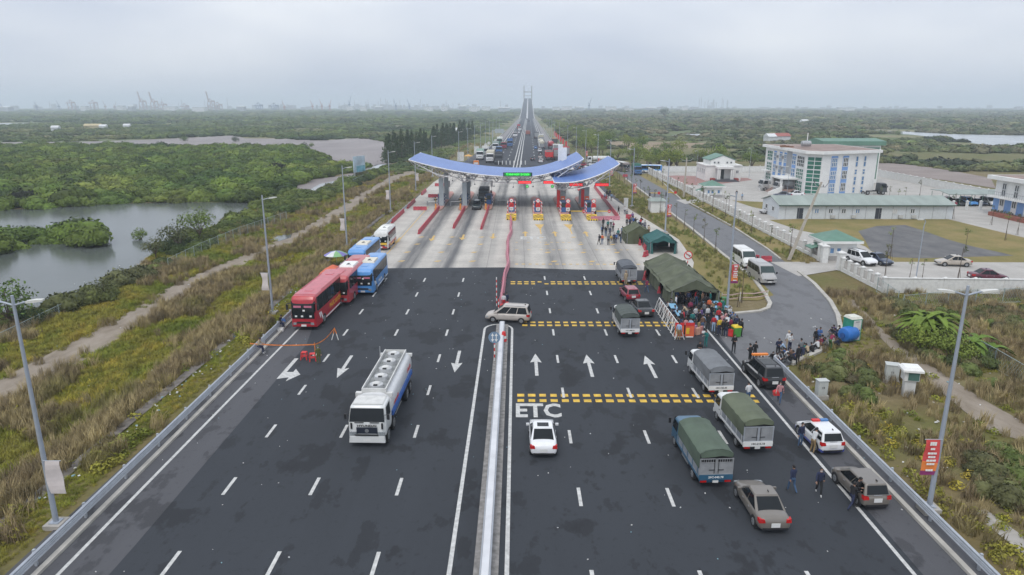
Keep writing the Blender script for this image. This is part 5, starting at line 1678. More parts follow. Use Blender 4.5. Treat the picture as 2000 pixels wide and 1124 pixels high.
for px_, py_, cm, bm, kd, ln, lab in Q:
 far_truck(lab, gp(px_, py_), PI, cm, bm, ln, 2.4, kd)
p = gp(1014, 260)
car('sedan', 'small white car driving on the far carriageway', (p[0], p[1]), PI, WHT, detail=False)
far_truck('red and white truck farther up the left carriageway', gp(1015, 256), PI, WHT, TRR, 9, 2.4, 'tipper')
far_truck('red truck in the distance on the left carriageway', gp(1013, 252.5), PI, TRR, TRR, 9, 2.4, 'box')
far_truck('dark red tipper driving away toward the bridge', gp(1031, 265), 0, TRR, mat('rust_body', (.30, .09, .06), .7), 9, 2.5, 'tipper')
far_truck('grey truck on the right shoulder before the bridge', gp(1048, 271), 0, SILV, DKB, 9, 2.5, 'box')
p = gp(1040, 313)
car('sedan', 'black car driving away beyond the canopy', (p[0], p[1]), 0, BLK, detail=False)
for px_, py_, lab in ((1033, 238, 'tiny dark car climbing to the bridge on the right'), (1024, 228, 'tiny dark car coming down the bridge on the left')):
 p = gp(px_, py_)
 car('suv', lab, (p[0], min(p[1], 1150)), 0 if px_ > 1030 else PI, BLK, detail=False)
Q = [(1056, 318, 'h', WHT, 'white hatchback at the front of the right queue'), (1055, 310, 's', SILV, 'silver car second in the right queue'), (1055, 303, 'u', BLK, 'dark car third in the right queue'), (1054, 297, 'u', WHT, 'white car fourth in the right queue'),
 (1046, 291, 'h', SKY, 'light blue car alone on the left of right queue')]
for px_, py_, k, m_, lab in Q:
 p = gp(px_, py_)
 car({'h': 'hatch', 's': 'sedan', 'u': 'suv'}[k], lab, (p[0], p[1]), 0, m_, 'cars queueing on the right beyond the canopy', detail=False)
Q = [(1058, 291, WHT, CREAM, 'mixer', 8, 'cream cement mixer in the right queue'), (1056, 285, WHT, CREAM, 'tank', 8, 'cream tank truck in the right queue'), (1056, 280, WHT, mat('yellow_white', (.60, .55, .36), .6), 'box', 8, 'yellowish white truck in the right queue'), (1057, 276, WHT, WHITE, 'box', 8, 'white truck at the far end of right queue'),
 (1072, 312, TRR, REDW, 'tipper', 9, 'bright red tipper in the right queue'), (1076, 290, TRR, TRR, 'tank', 9, 'red tank truck farther back in the right queue'), (1087, 311, WHT, MAROON, 'box', 9, 'truck with white cab and maroon body in the right queue'), (1086, 300, WHT, OFFW, 'box', 8, 'white box truck behind the maroon bodied one'),
 (1104, 306, TRR, TRR, 'box', 9, 'red box truck at the right edge of the queue'), (1083, 283, mat('cab_orange', (.55, .22, .04), .5), DKB, 'tipper', 8, 'orange cab tipper by the trees in right queue'), (1098, 318, TRR, DKB, 'tipper', 9, 'red cab tipper near the white columns')]
for px_, py_, cm, bm, kd, ln, lab in Q:
 far_truck(lab, gp(px_, py_), 0, cm, bm, ln, 2.4, kd)
for i in range(9):
 p = gp(1112 + i * 9.5, 333 - (i % 2) * 6 - i * .6)
 (car(('sedan', 'suv', 'hatch')[i % 3], ('white', 'silver', 'black', 'red', 'white', 'silver', 'beige', 'black', 'navy')[i] + ' car packed behind the right canopies, ' + ORD[i] + ' from the left', (p[0], p[1]), rad(20 + 30 * (i % 2)), (WHT, SILV, BLK, MAROON, WHT, SILV, BEIGE, BLK, NAVY)[i], 'cars packed behind the right canopies', detail=False))
far_truck('dark truck waiting in the toll lane behind the green car', (G(944, 400).x, G(944, 400).y + 4), PI, paint('cab_teal', (.03, .06, .07)), DKB, 8, 2.3, 'box', None, 3.2)
far_truck('white tank truck half hidden by trees at the service road', gp(1166, 321), rad(90), WHT, OFFW, 8, 2.4, 'tank', None)
bus('brown and grey coach turning at the top of the service road', gp(1210, 334), rad(200), paint('bus_taupe', (.22, .18, .16)), OFFW, 10, 2.5, 3.2, False, group='vehicles at the top of the service road')
bus('blue and white bus parked side on by the compound corner', (G(1262, 334).x, G(1262, 338).y), rad(75), SKY, WHITE, 7.5, 2.3, 2.7, False, group='vehicles at the top of the service road', lower=WHITE)
far_truck('blue cab truck by the blue and white bus', gp(1243, 341), PI, TB2, TGR, 7, 2.3, 'box', 'vehicles at the top of the service road', 3.4)
far_truck('grey truck parked before the office block, nearer of two', (69.5, 176), rad(100), SILV, mat('pale_body', (.42, .44, .45), .6), 7.5, 2.3, 'mixer', 'grey trucks before the office block')
far_truck('grey truck parked before the office block, farther of two', (67.5, 181), rad(98), SILV, mat('pale_body'), 7.5, 2.3, 'mixer', 'grey trucks before the office block')
far_truck('dark flatbed truck parked at the office gable', (G(1712, 383).x, G(1712, 383).y + 3), rad(-90), DKB, GREYM, 7, 2.3, 'tractor', None)
# ================================================================ BUILDINGS, WALLS, TENTS, FURNITURE
WALLW = mat('render_white', (.72, .72, .70), .8, var=.06, scale=.6)
WBLUE = mat('render_blue', (.17, .32, .62), .75, var=.06, scale=.8)
GREENR = mat('green_roof', (.11, .22, .165), .55, var=.14, scale=.7)
PALEGR = mat('pale_green_roof', (.27, .315, .285), .55, var=.16, scale=.5, stretch=(1, .2, 1))
GREENG = mat('green_glass', (.03, .155, .11), .12, 0, var=.35, scale=.5, spec=.7)
BLUEG = mat('blue_glass', (.10, .22, .40), .15, 0, var=.3, scale=.7, spec=.7)
DARKG = mat('dark_glass', (.02, .03, .032), .1, 0, var=.3, spec=.7)
WFR = mat('window_frame', (.66, .67, .67), .5, var=0)
ROOFR = mat('roof_screed', (.27, .20, .175), .9, var=.25, scale=.4)
def window(parent, q, u0, u1, v0, v1, pane, nx=2, nz=2, off=.03, fr=WFR, name='window'):
 b0, b1, t1, t0 = (Vector(p) for p in q)
 nrm = (b1 - b0).cross(t0 - b0).normalized()
 P = lambda u, v, o: (b0.lerp(b1, u)).lerp(t0.lerp(t1, u), v) + nrm * o
 wd, ht = (b1 - b0).length * (u1 - u0), (t0 - b0).length * (v1 - v0)
 f = MB()
 def bar(ua, ub, va, vb):
  pts = [P(ua, va, off), P(ub, va, off), P(ub, vb, off), P(ua, vb, off)]
  pb = [P(ua, va, off + .05), P(ub, va, off + .05), P(ub, vb, off + .05), P(ua, vb, off + .05)]
  f.loft([pts, pb])
 tu, tv = .045 * (u1 - u0) / wd * 1.6, .045 * (v1 - v0) / ht * 1.6
 for k in range(nx + 1):
  u = u0 + (u1 - u0) * k / nx
  bar(u - tu, u + tu, v0, v1)
 for k in range(nz + 1):
  v = v0 + (v1 - v0) * k / nz
  bar(u0, u1, v - tv, v + tv)
 o = f.build(name, fr, parent)
 g = MB()
 g.quad(P(u0, v0, off - .015), P(u1, v0, off - .015), P(u1, v1, off - .015), P(u0, v1, off - .015))
 g.build('pane', pane, o)
 return o
def strip(parent, q, u0, u1, v0, v1, m, name='facade_panel', off=.012):
 return MB().panel(q, u0, u1, v0, v1, off).build(name, m, parent)
# ---- main office block
t = thing('office_block', 'white three storey office block with green and blue glazing and flat overhanging roof', 'building', (78, 180, 0))
o = t.location
FP = [(70.6, 197.5), (70.6, 169.2), (73.4, 166.6), (89.6, 173.0), (89.6, 197.5)]
R_ = lambda x, y: (x - o.x, y - o.y)
fp = [R_(*p) for p in FP]
MB().prism(fp, 0, 10.3).build('wall', WALLW, t)
cx, cy = np.mean(fp, axis=0)
slab = [(cx + (x - cx) * 1.085 , cy + (y - cy) * 1.07) for x, y in fp]
rf = MB().prism(slab, 10.3, 11.0).build('roof', WALLW, t)
inner = [(cx + (x - cx) * .95, cy + (y - cy) * .95) for x, y in slab]
MB().prism(inner, 11.0, 11.03).build('roof_screed', ROOFR, rf)
rings = []
for f, r in ((0, .3), (.08, .75), (.92, .75), (1, .3)):
 rings.append([(-4 + 2.6 * f, 2 + r * math.cos(a), 12.0 + r * math.sin(a)) for a in np.linspace(0, 6.283, 14, endpoint=False)])
MB().loft(rings).build('water_tank', mat('steel_tank', (.38, .39, .40), .35, .4, var=.2), rf, smooth=True)
MB().cyl((0, 8, 11), (0, 8, 14.5), .12, n=8).build('mast', WHITE, rf)
b = MB()
for k in range(14):
 b.box(-7 + random.uniform(-1.2, 1.2), 3.5 + random.uniform(-1, 1), 11.03, random.uniform(.3, .9), random.uniform(.3, .8), random.uniform(.1, .5), random.random() * 3)
b.build('roof_debris', mat('rust_heap', (.22, .11, .06), .9), rf)
A, B_, C_, D_ = fp[0], fp[1], fp[2], fp[3]
qz = lambda p, q_, z0=.0, z1=10.3: [(p[0], p[1], z0), (q_[0], q_[1], z0), (q_[0], q_[1], z1), (p[0], p[1], z1)]
W_ = qz(A, B_)
uy = lambda y: (197.5 - y) / 28.3
TI = ((.09, .33), (.38, .62), (.67, .92))
for v0, v1 in TI:
 window(t, W_, uy(195.8), uy(192), v0, v1, GREENG, 3, 3)
 window(t, W_, uy(174.8), uy(170.5), v0, v1, GREENG if v0 < .6 else DARKG, 4, 3)
for ya, yb in ((191, 189), (187, 185), (183.7, 181.9), (178.2, 175.6)):
 s = strip(t, W_, uy(ya), uy(yb), .06, .94, WBLUE)
 for v0, v1 in TI:
  window(t, W_, uy(ya - .15), uy(yb + .15), v0 + .02, v1 - .03, BLUEG, 2, 2, .04)
ac = MB()
for y_ in (188, 184.4):
 for z_ in (2.5, 5.2, 8.0):
  ac.box(A[0] - .25, y_ - o.y, z_, .45, .9, .7)
ac.build('air_conditioner', GREYM, t)
MB().prism([R_(70.5, 181.6), R_(70.5, 178.4), R_(70.7, 178.4), R_(70.7, 181.6)], 4.5, 10.2).build('recess_shade_slab', mat('recess_shade_grey', (.30, .31, .32), .8), t)  # grey slab on the wall, the balcony recess's shade put into its colour
Cq = qz(B_, C_)
Sq = qz(C_, D_)
for v0, v1 in TI:
 window(t, Cq, .06, .94, v0 - .03, v1 + .01, GREENG, 2, 3)
for (u0, u1) in ((.15, .27), (.36, .47)):
 strip(t, Sq, u0, u1, .05, .95, WBLUE)
 for v0, v1 in TI:
  window(t, Sq, u0 + .012, u1 - .012, v0 + .03, v1 - .02, BLUEG if u0 < .3 else DARKG, 3, 2, .04)
for (u0, u1) in ((.60, .645), (.75, .795)):
 for v0, v1 in ((.06, .2), (.25, .45), (.5, .62), (.68, .93)):
  window(t, Sq, u0, u1, v0, v1, BLUEG, 1, 2)
c2 = MB().box(*R_(68.6, 177), 3.6, 4.4, 7.5, .35)
for y_ in (174, 180):
 c2.box(*R_(66.8, y_), 0, .5, .5, 3.6)
c2.build('porch', WALLW, t)
st = MB()
for k in range(6):
 st.box(*R_(66.6 - k * .32, 177), 0, .34, 5.5, 1.0 - k * .17)
st.box(*R_(68.6, 177), 0, 4, 6.5, 1.02)
st.build('entrance_steps', mat('step_stone', (.34, .24, .21), .8), t)
for y_ in (173.6, 180.4):
 MB().loft([[(R_(67, y_)[0], y_ - .2 - o.y, 0), (R_(67, y_)[0], y_ + .2 - o.y, 0), (R_(67, y_)[0], y_ + .2 - o.y, 1.9), (R_(67, y_)[0], y_ - .2 - o.y, 1.9)], [(R_(63.6, y_)[0], y_ - .2 - o.y, 0), (R_(63.6, y_)[0], y_ + .2 - o.y, 0), (R_(63.6, y_)[0], y_ + .2 - o.y, .5), (R_(63.6, y_)[0], y_ - .2 - o.y, .5)]]).build('ramp_wall', WALLW, t)
MB().box(*R_(70.0, 194), 4.0, 2.0, 3.2, .2).build('side_canopy', WALLW, t)
# ---- hall behind the office
t = thing('rear_hall', 'long hall with dark green metal roof standing behind the office block', 'building', (96, 205, 0))
MB().box(0, 0, 0, 16, 11, 10.6).build('wall', WALLW, t)
MB().loft([[(-9, -6.2, 10.6), (-9, 6.2, 10.6), (-9, 6.2, 11.4), (-9, 0, 12.4), (-9, -6.2, 11.8)], [(9, -6.2, 10.6), (9, 6.2, 10.6), (9, 6.2, 11.4), (9, 0, 12.4), (9, -6.2, 11.8)]]).build('roof', GREENR, t)
strip(t, [(-8, -5.5, 0), (8, -5.5, 0), (8, -5.5, 10.6), (-8, -5.5, 10.6)], .70, .98, .1, .95, GREENR)
# ---- columned hall
t = thing('columned_hall', 'small white hall with green gabled roof and columned porch', 'building', (61.2, 210, 0))
MB().box(0, 0, 0, 10.5, 10, 4.3).build('wall', WALLW, t)
MB().box(0, 0, 4.3, 11.0, 10.5, .3).build('parapet', WALLW, t)
MB().prism([(-3.6, -3.9), (3.6, -3.9), (3.6, 4.5), (-3.6, 4.5)], 4.6, 5.9).loft([[(-3.6, -3.9, 5.9), (3.6, -3.9, 5.9), (0, -3.9, 7.3)], [(-3.6, 4.5, 5.9), (3.6, 4.5, 5.9), (0, 4.5, 7.3)]]).build('gable_wall', WALLW, t)
MB().loft([[(-4.0, y, 5.86), (0, y, 7.38), (4.0, y, 5.86), (4.0, y, 6.02), (0, y, 7.54), (-4.0, y, 6.02)] for y in (-4.1, 4.8)]).build('roof', GREENR, t)
gq = [(-3.6, -3.905, 4.6), (3.6, -3.905, 4.6), (3.6, -3.905, 5.9), (-3.6, -3.905, 5.9)]
for u in (.12, .28, .64, .80):
 window(t, gq, u, u + .08, .25, .7, DARKG, 1, 1)
MB().box(0, -6.3, 3.7, 5.0, 3.0, .6).build('porch_roof', WALLW, t)
for x in (-2.2, -.8 - .9, .8 + .9, 2.2):
 MB().box(x, -7.4, .6, .4, .4, 3.1).build('column', WALLW, t)
st = MB()
for k in range(4):
 st.box(0, -6.4 - k * .35, 0, 6 + k * .5, 3.0, .6 - k * .15)
st.build('entrance_steps', mat('granite_step', (.09, .09, .10), .7), t)
MB().box(-.7, -5.02, .6, 1.9, .06, 2.7).build('door', DARKG, t)
for x in (-3.4, 3.4):
 MB().box(x, -6.6, 0, 1.2, 1.8, .9).build('planter', mat('planter_red', (.28, .06, .05), .8), t)
lq = [(-5.25, 5, 0), (-5.25, -5, 0), (-5.25, -5, 4.3), (-5.25, 5, 4.3)]
for u in (.1, .35, .6, .82):
 window(t, lq, u, u + .1, .45, .78, DARKG, 2, 1)
window(t, [(-5.25, -5, 0), (5.25, -5, 0), (5.25, -5, 4.3), (-5.25, -5, 4.3)], .86, .93, .5, .7, DARKG, 2, 1)
# ---- prefab hall
t = thing('prefab_hall', 'long low white prefabricated hall with pale green roof', 'building', (68, 138.2, 0))
LX, RX, SY, NY = -16.6, 17.4, -4.6, 4.6
MB().prism([(LX, SY), (RX, SY), (RX, NY), (LX, NY)], 0, 2.75).loft([[(LX, SY, 2.75), (LX, NY, 2.75), (LX, 0, 3.9)], [(RX, SY, 2.75), (RX, NY, 2.75), (RX, 0, 3.9)]]).build('wall', mat('prefab_white', (.58, .61, .63), .6, var=.05), t)
MB().loft([[(x, SY - .5, 2.72), (x, 0, 4.0), (x, NY + .5, 2.72), (x, NY + .5, 2.82), (x, 0, 4.1), (x, SY - .5, 2.82)] for x in (LX - .3, RX + .3)]).build('roof', PALEGR, t)
MB().box((LX + RX) / 2, SY - .52, 2.62, RX - LX + .6, .1, .2).build('gutter', mat('gutter_green', (.03, .07, .05), .6), t)
fq = [(LX, SY, 0), (RX, SY, 0), (RX, SY, 2.75), (LX, SY, 2.75)]
for x, pm in ((.205, BLUEG), (.285, DARKG), (.36, DARKG), (.44, BLUEG), (.655, OFFW), (.755, DARKG)):
 window(t, fq, x, x + .024, .42, .74, pm, 2, 1)
for x in (.105, .555):
 d = MB().panel(fq, x, x + .035, .02, .78, .012).build('door', mat('door_dark', (.03, .035, .05), .5), t)
 MB().panel(fq, x + .029, x + .032, .38, .44, .03).build('handle', RIM, d)
pl = MB()
for k in range(13):
 pl.box(LX + (RX - LX) * (k + .5) / 13, SY - .02, 0, .05, .05, 2.7)
pl.build('panel_joint', GREYM, t)
acb = MB()
for x in (.31, .43, .70, .775):
 acb.box(LX + (RX - LX) * x, SY - .25, .25, .8, .4, .6)
acb.build('air_conditioner', mat('ac_white', (.5, .5, .48), .6), t)
gq = [(LX, NY, 0), (LX, SY, 0), (LX, SY, 2.75), (LX, NY, 2.75)]
for u in (.2, .6):
 window(t, gq, u, u + .13, .42, .75, DARKG, 1, 1)
# ---- low green shelter, carport
def shelter(name, label, x0, x1, y0, y1, z, m, n):
 t = thing(name, label, 'shelter', ((x0 + x1) / 2, (y0 + y1) / 2, 0))
 a, b_ = (x1 - x0) / 2, (y1 - y0) / 2
 MB().loft([[(-a, y_, z + dz) for y_, dz in ((-b_, 0), (0, .45), (b_, .3), (b_, .42), (0, .57), (-b_, .12))], [(a, y_, z + dz) for y_, dz in ((-b_, 0), (0, .45), (b_, .3), (b_, .42), (0, .57), (-b_, .12))]]).build('roof', m, t)
 for k in range(n):
  for yy in (-b_ + .3, b_ - .3):
   MB().cyl((-a + .3 + (2 * a - .6) * k / (n - 1), yy, 0), (-a + .3 + (2 * a - .6) * k / (n - 1), yy, z + .05), .06, n=6).build('post', GREENR, t)
 return t
shelter('bike_shelter', 'low shelter with green roof between the prefab hall and office', 65, 76.5, 149, 153.5, 2.2, PALEGR, 4)
shelter('carport', 'green roofed carport with cars parked below it by the far wall', 95, 110.5, 151, 158, 2.6, PALEGR, 7)
# ---- right hand building
t = thing('annex_building', 'white and blue two storey annex building cut by the right picture edge', 'building', (107, 128, 0))
MB().box(0, 0, .8, 18, 26, 2.9).build('lower_wall', WBLUE, t)
MB().box(0, 0, 3.7, 18, 26, 3.4).build('wall', WALLW, t)
MB().box(0, 0, 0, 18.1, 26.1, .8).build('plinth', mat('plinth_grey', (.28, .26, .24), .85), t)
rf = MB().box(0, 0, 7.1, 20.5, 28.5, .75).build('roof', WALLW, t)
MB().box(0, 0, 7.85, 19, 27, .03).build('roof_screed', ROOFR, rf)
MB().box(-9.6, 0, 3.55, 1.7, 26.2, .35).build('balcony', WALLW, t)
rb = MB()
rb.box(-10.35, 0, 4.75, .06, 26, .06)
for k in range(44):
 rb.box(-10.35, -12.9 + k * .6, 3.9, .03, .03, .88)
rb.build('railing', GREYM, t)
wq = [(-9, 13, .8), (-9, -13, .8), (-9, -13, 7.1), (-9, 13, 7.1)]
for k in range(7):
 u = .075 + k * .135
 strip(t, wq, u - .005, u + .055, .0, .42, WALLW, 'window_bay', .02)
 window(t, wq, u + .004, u + .046, .18, .42, DARKG, 2, 1, .05)
 window(t, wq, u + .004, u + .046, .50, .90, DARKG, 2, 2, .03)
MB().box(-10.2, -1, 0, 1.6, 24, .75).build('planter', mat('planter_brick', (.27, .09, .06), .85), t)
sh = MB()
for k in range(160):
 x_, y_ = -10.2 + random.uniform(-.7, .7), random.uniform(-13, 11)
 a = random.random() * 6.3
 sh.add([(x_, y_, .75), (x_ + .25 * math.cos(a), y_ + .25 * math.sin(a), 1.1 + random.random() * .3), (x_ + .2 * math.cos(a + 1.5), y_ + .2 * math.sin(a + 1.5), 1.2)], [(0, 1, 2)])
sh.build('shrub', mat('shrub_grey', (.10, .11, .08), .9), t)
# ---- gatehouses
def gatehouse(label, x, y, w_, d_, h, rise, rz=0.):
 t = thing('gatehouse', label, 'gatehouse', (x, y, 0), rz)
 MB().box(0, 0, 0, w_, d_, h).build('wall', WALLW, t)
 MB().box(0, 0, 0, w_ + .06, d_ + .06, .7).build('plinth', mat('plinth_tile', (.33, .32, .31), .8), t)
 MB().box(0, 0, h, w_ + 1.3, d_ + 1.3, .36).build('eaves', WALLW, t)
 a, b_ = w_ / 2 + .6, d_ / 2 + .6
 MB().add([(-a, -b_, h + .36), (a, -b_, h + .36), (a, b_, h + .36), (-a, b_, h + .36), (0, 0, h + .36 + rise)], [(0, 1, 4), (1, 2, 4), (2, 3, 4), (3, 0, 4), (3, 2, 1, 0)]).build('roof', GREENR, t)
 fq = [(-w_ / 2, -d_ / 2, 0), (w_ / 2, -d_ / 2, 0), (w_ / 2, -d_ / 2, h), (-w_ / 2, -d_ / 2, h)]
 for u in (.14, .36, .72):
  window(t, fq, u, u + .15, .40, .74, BLUEG, 1, 1)
 lq = [(-w_ / 2, d_ / 2, 0), (-w_ / 2, -d_ / 2, 0), (-w_ / 2, -d_ / 2, h), (-w_ / 2, d_ / 2, h)]
 window(t, lq, .3, .55, .4, .74, BLUEG, 1, 1)
 MB().loft([[(-w_ / 2 - 1.5, y_, h - 1.1), (-w_ / 2, y_, h - .6), (-w_ / 2, y_, h - .5), (-w_ / 2 - 1.5, y_, h - 1.0)] for y_ in (-.9, 1.4)]).build('awning', GREENR, t)
 return t
gatehouse('small white gatehouse with green pyramid roof beside the compound gate', 46.4, 98.3, 4.4, 4.2, 2.55, 1.25)
gatehouse('second smaller gatehouse with green pyramid roof near the columned hall', 47.6, 168, 4.2, 4.0, 2.5, 1.2)
p = G(1287, 417)
t = thing('kiosk', 'white kiosk with pale green roof on the grass island', 'kiosk', (29.3, 143, 0))
MB().box(0, 0, 0, 3.0, 3.0, 2.4).build('wall', WALLW, t)
MB().add([(-1.8, -1.8, 2.4), (1.8, -1.8, 2.4), (1.8, 1.8, 2.4), (-1.8, 1.8, 2.4), (-1.2, 0, 3.0), (1.2, 0, 3.0)], [(0, 1, 5, 4), (1, 2, 5), (2, 3, 4, 5), (3, 0, 4), (3, 2, 1, 0)]).build('roof', PALEGR, t)
MB().box(.6, -1.51, 0, .8, .04, 1.9).build('door', OFFW, t)
# ---- fences and walls
FBASE = mat('fence_white', (.66, .66, .64), .8, var=.1)
pb = MB().box(0, 0, 0, .42, .42, 1.75).box(0, 0, 1.75, .56, .56, .1).box(0, 0, 1.85, .4, .4, .14, tx=.3, ty=.3)
PILLAR = pb.mesh('pillar', FBASE)
def pillar_fence(label, y0, y1, x, step=2.9):
 t = thing('pillar_fence', label, 'fence', (x, y0, 0))
 ln = y1 - y0
 MB().box(0, ln / 2, 0, .24, ln, .45).build('base', FBASE, t)
 n = int(round(ln / step))
 r = MB()
 for k in range(n):
  for q in range(9):
   r.box(0, (k + .1 + q * .1) * ln / n, .45, .03, .03, 1.05)
  for z_ in (.6, 1.42):
   r.box(0, (k + .5) * ln / n, z_, .04, ln / n - .3, .04)
 r.build('railing', mat('rail_grey', (.34, .31, .28), .7), t)
 for k in range(n + 1):
  o_ = bpy.data.objects.new('pillar', PILLAR)
  COL.objects.link(o_)
  o_.parent = t
  o_.location = (0, ln * k / n, 0)
 return t
pillar_fence('white pillared fence along the service road from gatehouse to upper gate', 96.2, 164.5, FX)
pillar_fence('white pillared fence along the upper service road toward the far corner', 170.5, 231, FX)
pillar_fence('short white pillared fence below the gate to the wall corner', 79.0, 89.6, FX + .2, 1.8)
for i, (x, y) in enumerate(((FX, 95.0), (FX, 96.0), (FX + .2, 90.4))):
 t = MB().box(0, 0, 0, .8, .8, 2.3).box(0, 0, 2.3, 1.0, 1.0, .14).box(0, 0, 2.44, .7, .7, .2, tx=.3, ty=.3)
 tag(t.build('gate_pillar', FBASE, loc=(x, y, .008)), ('stout white gate pillar on the left of the compound gate, nearer', 'stout white gate pillar on the left of the compound gate, farther', 'stout white gate pillar right of the compound gate')[i], 'pillar')
def wall(label, p0, p1, h=1.9, caps=True):
 p0, p1 = Vector(p0), Vector(p1)
 d = p1 - p0
 t = thing('boundary_wall', label, 'wall', (p0.x, p0.y, -.05), math.atan2(d.y, d.x))
 MB().box(d.length / 2, 0, 0, d.length, .22, h).build('panel', FBASE, t)
 MB().box(d.length / 2, 0, h, d.length, .34, .08).build('coping', FBASE, t)
 n = int(d.length / 3.4)
 for k in range(n + 1):
  o_ = bpy.data.objects.new('pillar', PILLAR)
  COL.objects.link(o_)
  o_.parent = t
  o_.location = (d.length * k / n, 0, 0)
  o_.scale = (.9, .9, (h + .12) / 1.85)
 return t
wall('white boundary wall in front of the maroon sedan', (FX + .2, 79), (110, 76.5), 1.75)
wall('white boundary wall at the back of the yard by the columned hall', (46, 231.5), (113, 231.5), 2.0)
wall('white boundary wall at the right rear behind the carport', (114, 231), (114, 146), 2.0)
for i in range(4):
 o_ = bpy.data.objects.new('yard_pillar', PILLAR)
 COL.objects.link(o_)
 o_.location = (93.5 + i * 2.9, 146.5, .0)
 tag(o_, 'short white pillar in the row before the carport, ' + ORD[i] + ' from the left', 'pillar', 'white pillars before the carport')
# ---- chain link fences
WIRE = mat('wire_mesh', (.30, .36, .35), .6, .2)
def link_fence(label, pts, z, h=1.7, step=2.6):
 P = [Vector(p[:2]) for p in pts]
 t = thing('wire_fence', label, 'fence', (P[0].x, P[0].y, z))
 m = MB()
 pm_ = MB().cyl((0, 0, 0), (0, 0, h + .1), .05, n=6).mesh('post', WIRE)
 for a, b_ in zip(P[:-1], P[1:]):
  d = b_ - a
  n = max(1, int(d.length / step))
  for k in range(n + 1):
   q = a + d * k / n - P[0]
   o_ = bpy.data.objects.new('post', pm_)
   COL.objects.link(o_)
   o_.parent = t
   o_.location = (q.x, q.y, 0)
  q0, q1 = a - P[0], b_ - P[0]
  for z_ in (h, .1):
   m.cyl((q0.x, q0.y, z_), (q1.x, q1.y, z_), .028, n=4)
  nn = int(d.length / .32)
  for k in range(nn):
   for s_ in (0, 1):
    c0 = q0.lerp(q1, k / nn)
    c1 = q0.lerp(q1, min(1, (k + 3) / nn))
    if s_:
     c0, c1 = c1, c0
    m.add([(c0.x, c0.y, .1), (c0.x, c0.y, .14), (c1.x, c1.y, h), (c1.x, c1.y, h - .04)], [(0, 1, 2, 3)])
 m.build('wire_mesh', WIRE, t)
 return t
link_fence('long grey chain link fence beside the dirt track and creek', [GL(330, 528), GL(395, 495), GL(470, 462), GL(560, 430)], LZ)
link_fence('nearer chain link fence among the reeds on the left', [GL(-60, 705), GL(40, 655), GL(150, 600)], LZ, 1.2)
link_fence('chain link fence by the creek near the billboard', [GL(690, 362), GL(720, 348)], LZ)
link_fence('chain link fence running from white wall corner to banana clump', [G(1712, 570), G(1752, 598)], -.05)
link_fence('rusty chain link fence at the right picture edge', [G(1890, 690), G(1940, 718), G(2010, 762)], -.05)
link_fence('chain link fence along the lot edge below the white wall', [G(1762, 606), G(1850, 597), G(2010, 590)], -.05)
# ---- concrete power poles
def power_pole(label, base, top_z, lean, arm):
 t = thing('power_pole', label, 'power pole', (base.x, base.y, 0))
 a, b_ = Vector((0, 0, 0)), Vector((lean, 0, top_z))
 MB().loft([[(a.x + x * .2, a.y + y * .2, 0) for x, y in ((-1, -1), (1, -1), (1, 1), (-1, 1))], [(b_.x + x * .11, b_.y + y * .11, top_z) for x, y in ((-1, -1), (1, -1), (1, 1), (-1, 1))]]).build('pole', mat('pole_concrete', (.42, .38, .32), .85, var=.12), t)
 m = MB()
 m.tube([(b_.x - arm, 0, top_z - .1), (b_.x - arm * .6, 0, top_z - .7), (b_.x + arm * .6, 0, top_z - .7), (b_.x + arm, 0, top_z - .1)], .06)
 m.build('crossarm', GREYM, t)
 q = MB()
 for x in (-arm, -arm * .3, arm * .3, arm):
  q.cyl((b_.x + x, 0, top_z - (.1 if abs(x) == arm else .7)), (b_.x + x, 0, top_z + (.25 if abs(x) == arm else -.4)), .05, n=6)
 q.build('insulator', DARK, t)
 return t
power_pole('leaning concrete power pole with crossarm by the gatehouse', G(1541, 508), 11.2, 3.4, 1.0)
power_pole('upright concrete power pole with crossarm left of the columned hall', G(1335, 386), 9.5, .2, 1.5)
# ---- yard lamp with curved head
p = G(1787, 556)
def yard_lamp(label, p, h, thick=.07):
 t = thing('yard_lamp', label, 'street lamp', (p.x, p.y, 0))
 MB().cyl((0, 0, 0), (0, 0, h - .8), thick, thick * .8, n=8).tube([(0, 0, h - .8), (.1, 0, h - .3), (-.15, -.1, h), (-.55, -.2, h)], thick * .7).build('pole', LAMPM, t)
 MB().box(-.7, -.25, h - .06, .6, .28, .12).build('lamp_head', mat('lamp_head'), t)
yard_lamp('slim yard lamp with curved head behind the white wall', p, 8.2)
for i, (x, y, h) in enumerate(((52, 200, 9), (72, 214, 9), (63, 160, 8), (68, 150, 7))):
 yard_lamp('thin lamp in the office yard, ' + ORD[i] + ' from the left', Vector((x, y, 0)), h, .05)
